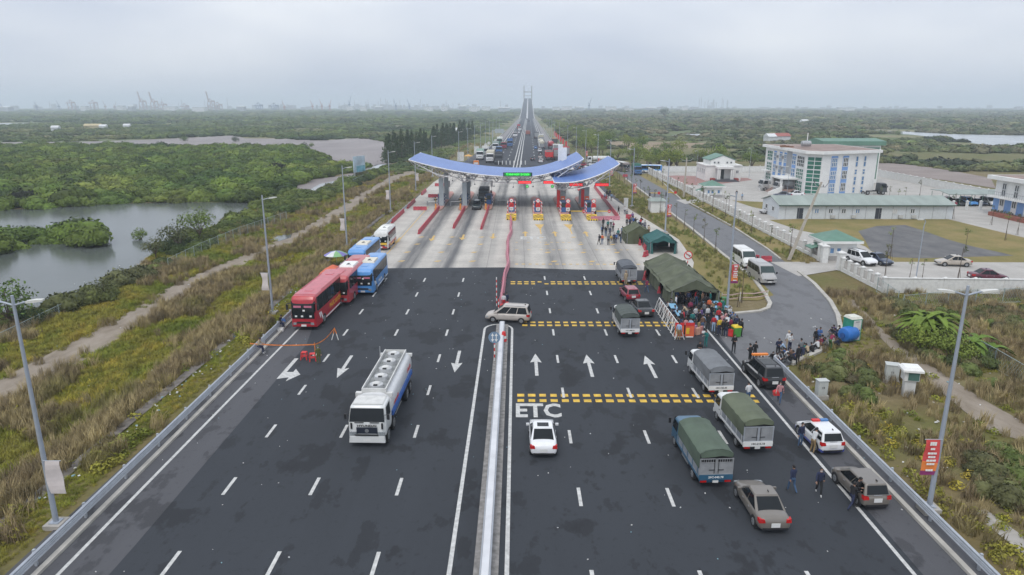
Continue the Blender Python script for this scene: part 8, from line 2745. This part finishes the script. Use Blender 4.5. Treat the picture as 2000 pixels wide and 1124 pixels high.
Pn = np.concatenate([jgrid(-27.3, -24.75, 18, 100, .36), jgrid(-62, -24.9, 18, 110, .50), jgrid(-95, -24.9, 110, 235, .85), jgrid(-130, -60, 60, 110, .8), jgrid(-70, -18, 235, 420, 1.7)])
bank = polyL([(-400, 730), (0, 622), (110, 603), (200, 568), (268, 538), (288, 506), (330, 482), (425, 441), (485, 412), (560, 380), (640, 366), (700, 343), (770, 322), (960, 268), (1000, 268), (860, 345), (720, 500), (640, 640), (420, 1200), (0, 1900), (-900, 1900)])
k = fov(Pn, 3) & inpoly(Pn, bank) & clear(Pn + RNG.normal(0, .55, Pn.shape), ('dirt_path', 'puddle', 'creek_water', 'mud_bank')) & ~((Pn[:, 0] > -27.85 + RNG.normal(0, .2, len(Pn))) & (Pn[:, 0] < -27.3 + RNG.normal(0, .15, len(Pn))))
verge(Pn[k], 'left', 'tall_grass', 'tall reeds and dry grass on the left highway verge')
Pr = np.concatenate([jgrid(23.3, 62, 16, 79, .55), jgrid(44, 100, 50, 78.5, .8)])
k = fov(Pr, 3) & clear(Pr + RNG.normal(0, .4, Pr.shape), ('dirt_path',)) & clear(Pr, ('service_road',)) & ~inpoly(Pr, poly([(1372, 720), (1470, 745), (1560, 712), (1650, 660), (1650, 600), (1560, 525), (1380, 560)])) & ((Pr[:, 0] > 43.9) | (Pr[:, 1] < 78.5)) & (RNG.random(len(Pr)) < .15 + .85 * vnoise(Pr, 5))
verge(Pr[k], 'right', 'tall_grass', 'dry grass and weeds on the right highway verge')
Pl = np.concatenate([jgrid(23.6, 30.8, 76, 225, .75), jgrid(39.5, 43.2, 94, 226, .8), jgrid(25, 42, 235, 420, 1.8)])
k = clear(Pl, ('service_road',)) & (Pl[:, 0] > np.interp(Pl[:, 1], [76, 88, 100, 113, 150, 180, 240, 420], [23.4, 25, 26.6, 27.6, 24.6, 23.4, 25, 22])) & (RNG.random(len(Pl)) < vnoise(Pl, 4) + .1) & ~((Pl[:, 1] < 107) & (Pl[:, 0] < 24.6))
Pl = Pl[k]
n = len(Pl)
s = RNG.uniform(.25, .6, n)
scatter('short_grass', np.c_[Pl, np.zeros(n)], np.c_[s * 1.4, s * 1.4, s], rz3(n), tints(Pl, [(.30, .25, .11), (.23, .23, .07), (.17, .20, .05), (.33, .27, .12)], 6, .15), RNG.integers(2, 4, n), TF, 'short dry grass on the island and service road verges', 'grass')
# ---- bank shrubs
def shrub_pts(pgs, st, box, keep=.6, s=6):
 P = jgrid(*box, st)
 k = np.zeros(len(P), bool)
 for pg in pgs:
  k |= inpoly(P, pg)
 k &= clear(P, ('dirt_path', 'creek_water')) & (vnoise(P, s) + RNG.uniform(-.2, .2, len(P)) > 1 - keep) & fov(P, 5)
 return P[k]
Q1 = [polyL([(-100, 655), (0, 628), (110, 606), (205, 570), (270, 540), (300, 500), (340, 482), (440, 440), (490, 412), (560, 382), (640, 368), (705, 345), (770, 325), (745, 342), (690, 366), (600, 405), (540, 428), (470, 455), (395, 488), (330, 520), (290, 545), (200, 592), (100, 625), (0, 655)])]
P = shrub_pts(Q1, 1.9, (-80, -25, 55, 270), .75)
n = len(P)
s = RNG.uniform(1.1, 2.3, n)
scatter('bank_shrubs', np.c_[P, np.full(n, LZ - .1)], np.c_[s, s, s * RNG.uniform(.8, 1.3, n)], rz3(n), tints(P, [(.045, .070, .020), (.080, .115, .024), (.120, .150, .032), (.085, .090, .036)], 8, .2), RNG.integers(0, 4, n), CR_N, 'mixed green shrubs along the creek bank', 'shrubs')
Q2 = [poly([(1545, 745), (1600, 700), (1650, 690), (1690, 720), (1730, 770), (1690, 790), (1640, 775), (1590, 770)]), poly([(1730, 640), (1790, 600), (1870, 620), (1900, 690), (1960, 740), (1930, 760), (1870, 720), (1800, 700), (1760, 670)]), poly([(1880, 610), (2100, 600), (2100, 660), (1950, 650), (1890, 640)]), poly([(1900, 880), (2010, 890), (2100, 1000), (1960, 1010), (1900, 950)]), poly([(1700, 575), (1760, 590), (1800, 600), (1780, 612), (1720, 600)])]
P = shrub_pts(Q2, .95, (24, 75, 24, 82), .70, 3)
n = len(P)
s = RNG.uniform(.5, 1.15, n)
scatter('verge_shrubs', np.c_[P, np.full(n, -.12)], np.c_[s, s, s * RNG.uniform(.8, 1.4, n)], rz3(n), tints(P, [(.050, .072, .020), (.110, .110, .045), (.090, .130, .028), (.130, .110, .060), (.065, .095, .022)], 4, .2), RNG.integers(0, 4, n), CR_N, 'low bushes and vines on the right verge', 'shrubs')
# ---- trees as things
BARK = mat('bark', (.10, .075, .055), .9, var=.3)
LM = {}
def tree(name, label, loc, kind_, h, col, seed=0, group=None, cat='tree', nl=1.0):
 rr = random.Random(seed)
 t = thing(name, label, cat, loc, 0, group)
 tr, cr_ = MB(), MB()
 if kind_ == 'cone':
  tr.cyl((0, 0, 0), (0, 0, h * .9), h * .022, h * .006, 6)
  for k in range(7):
   f = k / 6
   z, r = h * (.18 + .78 * f), h * .33 * (1 - f * .82) * rr.uniform(.8, 1.15)
   x, y = rr.uniform(-.12, .12) * h * .3, rr.uniform(-.12, .12) * h * .3
   tr.cyl((0, 0, z - h * .06), (x + r * .6, y, z), h * .006, h * .003, 5)
   leaves(cr_, (x, y, z), (r, r, h * .12), int(130 * nl * (1 - .5 * f)), h * .034, -.9, rr, .45)
 elif kind_ == 'sap':
  tr.cyl((0, 0, 0), (rr.uniform(-.1, .1), rr.uniform(-.1, .1), h * .95), .045, .025, 5)
  for k in range(rr.choice((2, 3, 3, 4))):
   a, z = rr.uniform(0, 6.28), h * rr.uniform(.72, 1.0)
   q = (math.cos(a) * .28, math.sin(a) * .28, z)
   tr.cyl((0, 0, z - .4), q, .02, .01, 4)
   leaves(cr_, q, (.30, .30, .28), 26, .085, -1, rr, .2)
  tr.cyl((.25, .1, 0), (.03, .02, 1.6), .022, .02, 4).cyl((-.22, .15, 0), (-.02, 0, 1.6), .022, .02, 4)
 else:
  R = h * (.46 if kind_ == 'round' else .62)
  for k in range(7):
   a = k * .9 + rr.random()
   d = 0 if k == 0 else R * .5
   r = R * (rr.uniform(.42, .6) if k else .6)
   cc = (d * math.cos(a), d * math.sin(a), h * (.62 + (.12 if k == 0 else rr.uniform(-.16, .06))))
   tr.cyl((0, 0, h * .2), (cc[0] * .9, cc[1] * .9, cc[2]), h * .02, h * .006, 5)
   leaves(cr_, cc, (r, r, r * .8), int(95 * nl), h * .034, -.8, rr, .5 if kind_ == 'open' else .7)
  tr.cyl((0, 0, 0), (0, 0, h * .35), h * .035, h * .022, 7)
 tr.build('trunk', BARK, t)
 cr_.build('crown', LM.setdefault(col, leafmat('leaf_%d' % len(LM), col, False)), t)
 return t
DG, MG, YG, OG = (.034, .064, .024), (.085, .145, .030), (.150, .210, .040), (.080, .098, .042)
kit = [tree('conical_tree', 'x', (0, 0, -60), 'cone', 11, DG, i) for i in range(3)]
for i in range(44):
 f = (i + .5) / 44
 row = i % 2
 bx, by_ = 752 + 172 * f ** .9, 324 - 52 * f ** .8 - (5 if row else 0)
 p = GL(bx + random.uniform(-3, 3), by_)
 k_ = kit[i % 3] if i > 2 else kit[i]
 if i < 3:
  k_.location = (p.x, p.y, LZ)
  k_['label'] = 'dark conical tree in the row left of the far road'
  k_['group'] = 'dark tree row left of the far road'
 else:
  dup(k_, (p.x, p.y, LZ), random.random() * 6, group='dark tree row left of the far road', scale=random.uniform(.7, 1.2))
kit = [tree('roadside_tree', 'leafy green tree in the belt right of the far road', (0, 0, -60), 'round', 8.2, (MG, YG, YG)[i], 10 + i, 'green tree belt right of the far road') for i in range(3)]
for i in range(84):
 f = (i + .5) / 84
 yv = 236 + 640 * f ** 1.8
 wd = 42 * (1 - f) + 14
 x = 31 + SXF(yv) + (12 if yv < 262 else 0) * .3 - 8 * f + random.random() ** 1.2 * wd
 if yv < 250 and x < 44:
  x += 8
 s_ = random.uniform(.55, 1.2) * (1 if f < .5 else .85)
 if i < 3:
  kit[i].location = (x, yv, -.1)
 else:
  dup(kit[i % 3], (x, yv, -.1), random.random() * 6, scale=s_)
for i, (px_, py_, h, nm) in enumerate(((1297, 233, 22, 'tall dark tree standing above the woods right of the road'), (1440, 253, 13, 'broad dark tree behind the columned hall'), (1483, 258, 11, 'broad dark tree between columned hall and office block'), (1435, 279, 9, 'rounded dark bush beyond the columned hall'))):
 p = G(px_, py_)
 tree('broad_tree', nm, (p.x, p.y, -.1), 'round', h, DG, 40 + i, nl=.8)
for i, (px_, py_, h, kd, col, nm) in enumerate(((305, 505, 3.6, 'open', OG, 'scraggy grey green bush at the creek edge, left of pair'), (352, 492, 5.4, 'open', OG, 'tall scraggy grey green bush at the creek edge'), (392, 470, 6.0, 'open', MG, 'feathery tall bush at the creek edge by the fence'), (22, 640, 5.6, 'open', MG, 'leafy small tree behind the nearest left lamp'), (60, 636, 3.4, 'round', DG, 'dark bush beside the small tree at the left edge'), (205, 590, 3.2, 'open', OG, 'wispy dark bush overhanging the creek water'), (275, 468, 3.4, 'round', MG, 'round mangrove bush standing alone in the creek'), (180, 481, 3.0, 'round', MG, 'small mangrove dome at the tip of the creek island'), (360, 276, 6, 'round', MG, 'mangrove clump on the mud flat, left one'), (460, 277, 6, 'round', DG, 'mangrove clump on the mud flat, right one'), (595, 288, 5, 'round', DG, 'dark mangrove clump at the edge of the mud flat'), (609, 287, 4, 'round', MG, 'small round mangrove beside the dark clump'), (1702, 259, 7, 'round', DG, 'dark bush standing in the river, left one'), (1880, 262, 8, 'round', DG, 'dark bush standing in the river, right one'), (1755, 264, 6, 'round', MG, 'low green bush at the river edge'))):
 p = GL(px_, py_) if px_ < 900 else G(px_, py_)
 tree('bush', nm, (p.x, p.y, p.z - (.1 if kd == 'open' else .3 * h)), kd, h, col, 60 + i, None, 'bush', 1.3)
SP = [(29.9, 101 + 6.6 * i) for i in range(18)] + [(40.6, 100 + 8.3 * i) for i in range(15)]
SP += [tuple(G(*q))[:2] for q in ((1441, 600), (1452, 592), (1425, 553), (1718, 390), (1733, 392), (1752, 397), (1766, 399), (1797, 394), (1410, 412), (1424, 414), (1722, 552), (1771, 552), (1803, 552), (1874, 552), (1738, 512), (1887, 494), (1989, 460), (1962, 470), (1935, 440), (1862, 428))]
kit = [tree('sapling', 'x', (0, 0, -60), 'sap', 4, (MG, OG, YG)[i % 3], 80 + i) for i in range(6)]
for i, (x, y) in enumerate(SP):
 lab = ('thin staked sapling on the grass island, ' + ORD[i] + ' from the near end' if i < 18 else 'thin staked sapling below the pillared fence, ' + ORD[i - 18] + ' from the near end' if i < 33 else ('thin sapling near the tip of the grass island, ', 'thin sapling inside the compound yard, ')[i > 35] + ORD[i - 33 if i < 36 else i - 36] + (' of three' if i < 36 else ' of seventeen'))
 g_ = 'saplings along the service road' if i < 36 else 'saplings in the yard'
 if i < 6:
  kit[i].location = (x, y, 0)
  kit[i]['label'] = lab
  kit[i]['group'] = g_
 else:
  dup(kit[(i * 7) % 6], (x + random.uniform(-.3, .3), y, 0), random.random() * 6, lab, g_, random.uniform(.75, 1.25))
BAN = leafmat('banana_leaf', (.10, .17, .03), False, .25)
def banana(label, p, h, n, seed):
 rr = random.Random(seed)
 t = thing('banana_plant', label, 'banana plant', (p.x, p.y, -.1))
 st, lf = MB(), MB()
 for k in range(n):
  bx, by_ = rr.uniform(-1.3, 1.3), rr.uniform(-1, 1)
  hs = h * rr.uniform(.35, .6)
  st.cyl((bx, by_, 0), (bx, by_, hs), .13, .09, 7)
  for j in range(8):
   a = rr.uniform(0, 6.28)
   ln, up = h * rr.uniform(.45, .7), rr.uniform(.3, 1.1)
   d, s = Vector((math.cos(a), math.sin(a), 0)), Vector((-math.sin(a), math.cos(a), 0))
   pts = []
   for q in range(7):
    f = q / 6
    c0 = Vector((bx, by_, hs)) + d * ln * f * (.55 + .45 * f) + Vector((0, 0, ln * (up * f - (up * .55 + .5) * f * f)))
    wv = .30 * math.sin(math.pi * min(1, f * .9 + .08)) ** .7
    pts.append((c0 - s * wv + Vector((0, 0, .08)), c0, c0 + s * wv + Vector((0, 0, .08))))
   for q in range(6):
    for w_ in (0, 1):
     lf.quad(pts[q][w_], pts[q][w_ + 1], pts[q + 1][w_ + 1], pts[q + 1][w_])
 st.build('stem', mat('banana_stem', (.16, .17, .06), .8), t)
 lf.build('crown', BAN, t)
banana('large bright green banana clump below the white boundary wall', G(1808, 668), 4.0, 9, 3)
for i, q in enumerate(((1835, 690), (1872, 706), (1788, 682))):
 p = G(*q)
 tree('vine_thicket', 'bright green leafy vine thicket below the banana clump, ' + ('middle', 'right', 'left')[i], (p.x, p.y, -.8), 'round', 3.4, YG, 90 + i, 'vine thickets below the banana clump', 'shrub', 1.6)
banana('smaller yellow green banana plant right of the large clump', G(1905, 700), 2.8, 3, 5)
LT = [proto_ob(MB().box(0, 0, 0, .16, .1, .05, tx=.7), 'bit%d' % i, LEAFI) for i in range(2)]
P = np.concatenate([np.c_[RNG.uniform(-24, 22, 230), RNG.uniform(22, 90, 230)], np.c_[RNG.normal(-27.4, .7, 260), RNG.uniform(22, 85, 260)], np.c_[RNG.uniform(-60, -26, 60), RNG.uniform(30, 110, 60)], np.c_[RNG.uniform(23.3, 45, 130), RNG.uniform(24, 70, 130)]])
n = len(P)
s = RNG.uniform(.2, .6, n) * np.where((P[:, 0] < -24) | (P[:, 0] > 23), 2.2, 1)
z = np.array([hgt(x, y) + .12 if x < -25.3 else .008 for x, y in P])
scatter('litter', np.c_[P, z], np.c_[s, s, s], rz3(n, .3), np.where(RNG.random((n, 1)) < .8, np.array([[.6, .6, .58]]), np.array([[.2, .35, .4]])), RNG.integers(0, 2, n), LT, 'scattered scraps of pale litter on road and verges', 'litter')
# ================================================================ FAR SCENE
t = thing('bridge', 'hazy cable stayed bridge with pale twin towers at the end of the road', 'bridge', (SXF(1235), 1235, 0), -.0165)
ys = np.linspace(1235, 2250, 30)
zb = lambda y: 43.5 * min(1, max(0, (y - 1235) / 880)) ** 1.12 if y < 2115 else 43.5 - (y - 2115) * .02
wb = lambda y: 12.9 - 1.2 * min(1, (y - 1235) / 800)
R_ = lambda y: y - 1235
b = MB()
b.loft([[(-wb(y), R_(y), zb(y) - 2.2), (wb(y), R_(y), zb(y) - 2.2), (wb(y), R_(y), zb(y)), (-wb(y), R_(y), zb(y))] for y in ys])
b.build('deck', ASPH, t)
b = MB()
for x, h, w_ in ((-1, 1.1, .5), (1, 1.1, .5)):
 b.loft([[(x * wb(y) - w_, R_(y), zb(y) - 1.5), (x * wb(y) + w_, R_(y), zb(y) - 1.5), (x * wb(y) + w_, R_(y), zb(y) + h), (x * wb(y) - w_, R_(y), zb(y) + h)] for y in ys])
b.loft([[(-1.2, R_(y), zb(y) + .01), (1.2, R_(y), zb(y) + .01), (1.2, R_(y), zb(y) + .7), (-1.2, R_(y), zb(y) + .7)] for y in ys])
b.build('parapet', mat('parapet_white', (.55, .55, .54), .8), t)
PYL = mat('pylon_concrete', (.30, .29, .29), .85)
for yv, tz in ((2100, 78.5),):
 m = MB()
 for x in (-11.5, 11.5):
  m.loft([[(x + a * 2.0, R_(yv) + c_ * 2.5, 0) for a, c_ in ((-1, -1), (1, -1), (1, 1), (-1, 1))], [(x * .98 + a * 1.4, R_(yv) + c_ * 2, tz) for a, c_ in ((-1, -1), (1, -1), (1, 1), (-1, 1))]])
 m.box(0, R_(yv), 60, 22, 3, 2.6).box(0, R_(yv), 50, 22, 2, 1.2)
 m.build('pylon', PYL, t)
 c_ = MB()
 for x in (-11.5, 11.5):
  for k in range(1, 8):
   for sg in (-1, 1):
    yy = yv + sg * k * 15
    if yy < 2240:
     c_.cyl((x, R_(yv), tz - 4 - (7 - k) * 2.2), (x, R_(yy), zb(yy)), .13, n=4)
 c_.build('stay_cable', PYL, t)
for k, yv in enumerate((1300, 1400, 1500, 1600, 1750, 1900)):
 MB().box(0, R_(yv), 0, 14, 3, zb(yv) - 2.2).build('pier', PYL, t)
CW = mat('crane_white', (.36, .26, .25), .6)
CB = mat('crane_blue', (.05, .10, .22), .6)
CRR = mat('crane_red', (.32, .09, .07), .6)
D0 = 2700.
def far(px_, d=D0):
 q = G(px_, 300)
 v = Vector((q.x, q.y))
 v *= d / v.y
 return v.x, v.y
def crane(px_, hpx, label, kind_, m, d=D0):
 x, y = far(px_, d)
 u = d / 1379.0
 t = thing('harbour_crane', label, 'crane', (x, y, -1), rad(-8), 'port cranes on the left horizon' if px_ < 1000 else None)
 h = hpx * u
 if kind_ in ('up', 'down'):
  a = 9 * u * .5
  hl = min(h * .48, 22 * u)
  f = MB()
  for sx in (-1, 1):
   for sy in (-1, 1):
    f.box(sx * a, sy * a, 0, 1.1 * u, 1.1 * u, hl)
  for z in (.45, 1):
   f.box(0, 0, hl * z, a * 2, a * 2.2, 1.2 * u)
  for sy in (-1, 1):
   f.cyl((-a, sy * a, hl * .45), (a, sy * a, hl), .4 * u, n=4)
  f.build('portal', m, t)
  b = MB()
  b.box(a * .8, 0, hl, a * 1.6, 3 * u, 3 * u)
  b.cyl((-a, 0, hl), (-a * .4, 0, hl + 7 * u), .6 * u, n=4).cyl((a, 0, hl), (-a * .4, 0, hl + 7 * u), .5 * u, n=4)
  b.build('machine_house', m, t)
  bm = MB()
  if kind_ == 'up':
   for sy in (-1, 1):
    bm.cyl((-a, sy * u, hl), (-a - 4 * u, sy * u, h), 1.1 * u, .9 * u, n=4)
  else:
   bm.box(-a * 1.6, 0, hl, a * 2, 2 * u, 1.4 * u).cyl((-a * .4, 0, hl + 7 * u), (-a * 2.4, 0, hl + u), .4 * u, n=4)
  bm.build('boom', m, t)
 else:
  f = MB()
  for sx in (-1, 1):
   f.cyl((sx * 3 * u, 0, 0), (0, 0, h * .4), .8 * u, .6 * u, n=4)
  f.box(0, 0, h * .4, 4 * u, 3 * u, 2.5 * u)
  f.build('portal', m, t)
  MB().cyl((0, 0, h * .45), ((4 if kind_ == 'jibr' else -4) * u, 0, h), .7 * u, .35 * u, n=4).cyl((0, 0, h * .45), ((-1.5 if kind_ == 'jibr' else 1.5) * u, 0, h * .7), .5 * u, .4 * u, n=4).build('boom', m, t)
for i, (px_, h, k_, m) in enumerate(((155, 34, 'down', CW), (198, 33, 'down', CW), (292, 38, 'up', CW), (314, 38, 'up', CW), (331, 26, 'down', CW), (373, 19, 'down', CW), (423, 39, 'up', CW), (437, 25, 'down', CW), (515, 22, 'down', CB), (545, 22, 'down', CB), (563, 20, 'jib', CRR), (617, 22, 'jib', CRR), (635, 24, 'jib', CRR), (650, 24, 'jibr', CRR), (688, 30, 'jibr', CB), (219, 22, 'jib', CW), (237, 20, 'jibr', CW), (20, 20, 'jib', CB), (87, 20, 'jib', CB), (130, 22, 'jib', CB), (777, 24, 'jib', CB), (803, 24, 'jib', CB), (1148, 26, 'jibr', CB))):
 crane(px_, h, ('pale pink', 'dark blue', 'rusty red')[(CW, CB, CRR).index(m)] + {'up': ' quay crane with raised boom', 'down': ' quay crane with lowered boom', 'jib': ' slewing jib crane leaning left', 'jibr': ' slewing jib crane leaning right'}[k_] + (' on the left horizon, ' + ORD[sorted((155, 198, 292, 314, 331, 373, 423, 437, 515, 545, 563, 617, 635, 650, 688, 219, 237, 20, 87, 130, 777, 803)).index(px_)] + ' crane from left' if px_ < 1000 else ' on the horizon right of the bridge'), k_, m, D0 + (i % 3) * 60)
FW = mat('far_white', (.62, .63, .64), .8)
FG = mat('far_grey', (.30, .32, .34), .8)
rr = random.Random(5)
WHS = [(905, 14, 5), (928, 20, 5), (950, 16, 4), (985, 22, 4), (870, 12, 5), (840, 16, 5), (745, 14, 4), (1085, 14, 4), (1105, 20, 4), (1130, 14, 4), (1190, 20, 4), (1225, 16, 3), (1330, 12, 3), (1640, 30, 3), (715, 10, 5), (690, 12, 4), (15, 46, 5), (250, 12, 5), (270, 8, 6), (480, 14, 5), (345, 22, 4), (400, 24, 4), (180, 10, 5), (1265, 14, 3)]
for i, (px_, w_, h) in enumerate(sorted(WHS)):
 d = 2300 + (i * 37 % 5) * 90
 x, y = far(px_, d)
 u = d / 1379.
 t = thing('warehouse', 'pale hazy warehouse on the horizon, ' + ORD[i] + ' from the left', 'warehouse', (x, y, -1), 0, 'warehouses on the horizon')
 z0 = (6 + h) * u
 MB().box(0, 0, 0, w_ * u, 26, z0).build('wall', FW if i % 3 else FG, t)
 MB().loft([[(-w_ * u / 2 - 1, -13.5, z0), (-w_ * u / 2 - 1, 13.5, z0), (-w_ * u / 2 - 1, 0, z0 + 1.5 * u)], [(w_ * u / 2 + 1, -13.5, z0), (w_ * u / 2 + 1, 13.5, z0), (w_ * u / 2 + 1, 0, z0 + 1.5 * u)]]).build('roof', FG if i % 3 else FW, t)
b = MB()
for _ in range(260):
 px_ = rr.choice((rr.uniform(-20, 1000), rr.uniform(560, 1000), rr.uniform(1050, 2020)))
 d = rr.uniform(2900, 4200)
 x, y = far(px_, d)
 u = d / 1379.
 b.box(x, y, -1, rr.uniform(2, 9) * u, 20, rr.uniform(4, 12) * u * (1 if px_ < 1050 else .75))
for _ in range(44):
 px_ = rr.choice((rr.uniform(0, 1000), rr.uniform(650, 900), rr.uniform(1350, 1420)))
 x, y = far(px_, 3400)
 b.box(x, y, -1, 2.0, 2.0, rr.uniform(14, 26) * 2.4)
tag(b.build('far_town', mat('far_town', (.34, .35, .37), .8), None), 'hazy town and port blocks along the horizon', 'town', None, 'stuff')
for i, (px_, py_, w_, h, m) in enumerate(((183, 254, 15, 4.2, mat('house_cream', (.50, .42, .25), .8)), (203, 255, 6, 4, FW), (110, 258, 6, 4, FW), (249, 252, 6, 3.5, FW), (900, 267, 9, 5, FW), (1520, 279, 12, 4, CRR), (1503, 280, 5, 4, FW), (1570, 243, 8, 4, FW))):
 p = GL(px_, py_) if px_ < 1000 else G(px_, py_)
 t = thing('farmhouse', ('cream', 'white', 'white', 'white', 'white', 'red roofed', 'white', 'white')[i] + ' low hut among the ' + ('left' if px_ < 1000 else 'right') + ' hand woods, ' + ORD[i if px_ < 1000 else i - 5] + ' of its side', 'hut', (p.x, p.y, p.z - .1), .2)
 MB().box(0, 0, 0, w_, 6, h).build('wall', m if m is not CRR else FW, t)
 MB().loft([[(-w_ / 2 - .3, -3.4, h), (-w_ / 2 - .3, 3.4, h), (-w_ / 2 - .3, 0, h + 1.8)], [(w_ / 2 + .3, -3.4, h), (w_ / 2 + .3, 3.4, h), (w_ / 2 + .3, 0, h + 1.8)]]).build('roof', m, t)
# ---- haze
t = bpy.data.materials.new('haze')
t.use_nodes = True
nn = t.node_tree
nn.nodes.clear()
ou = nn.nodes.new('ShaderNodeOutputMaterial')
pv = nn.nodes.new('ShaderNodeVolumePrincipled')
pv.inputs['Color'].default_value = (.80, .89, 1.0, 1)
pv.inputs['Density'].default_value = .00033
pv.inputs['Anisotropy'].default_value = 0
nn.links.new(pv.outputs[0], ou.inputs['Volume'])
hz = MB().box(0, 3400, -4, 14800, 7300, 104).build('haze', t)
tag(hz, 'pale blue haze over the whole plain', 'haze', None, 'stuff')
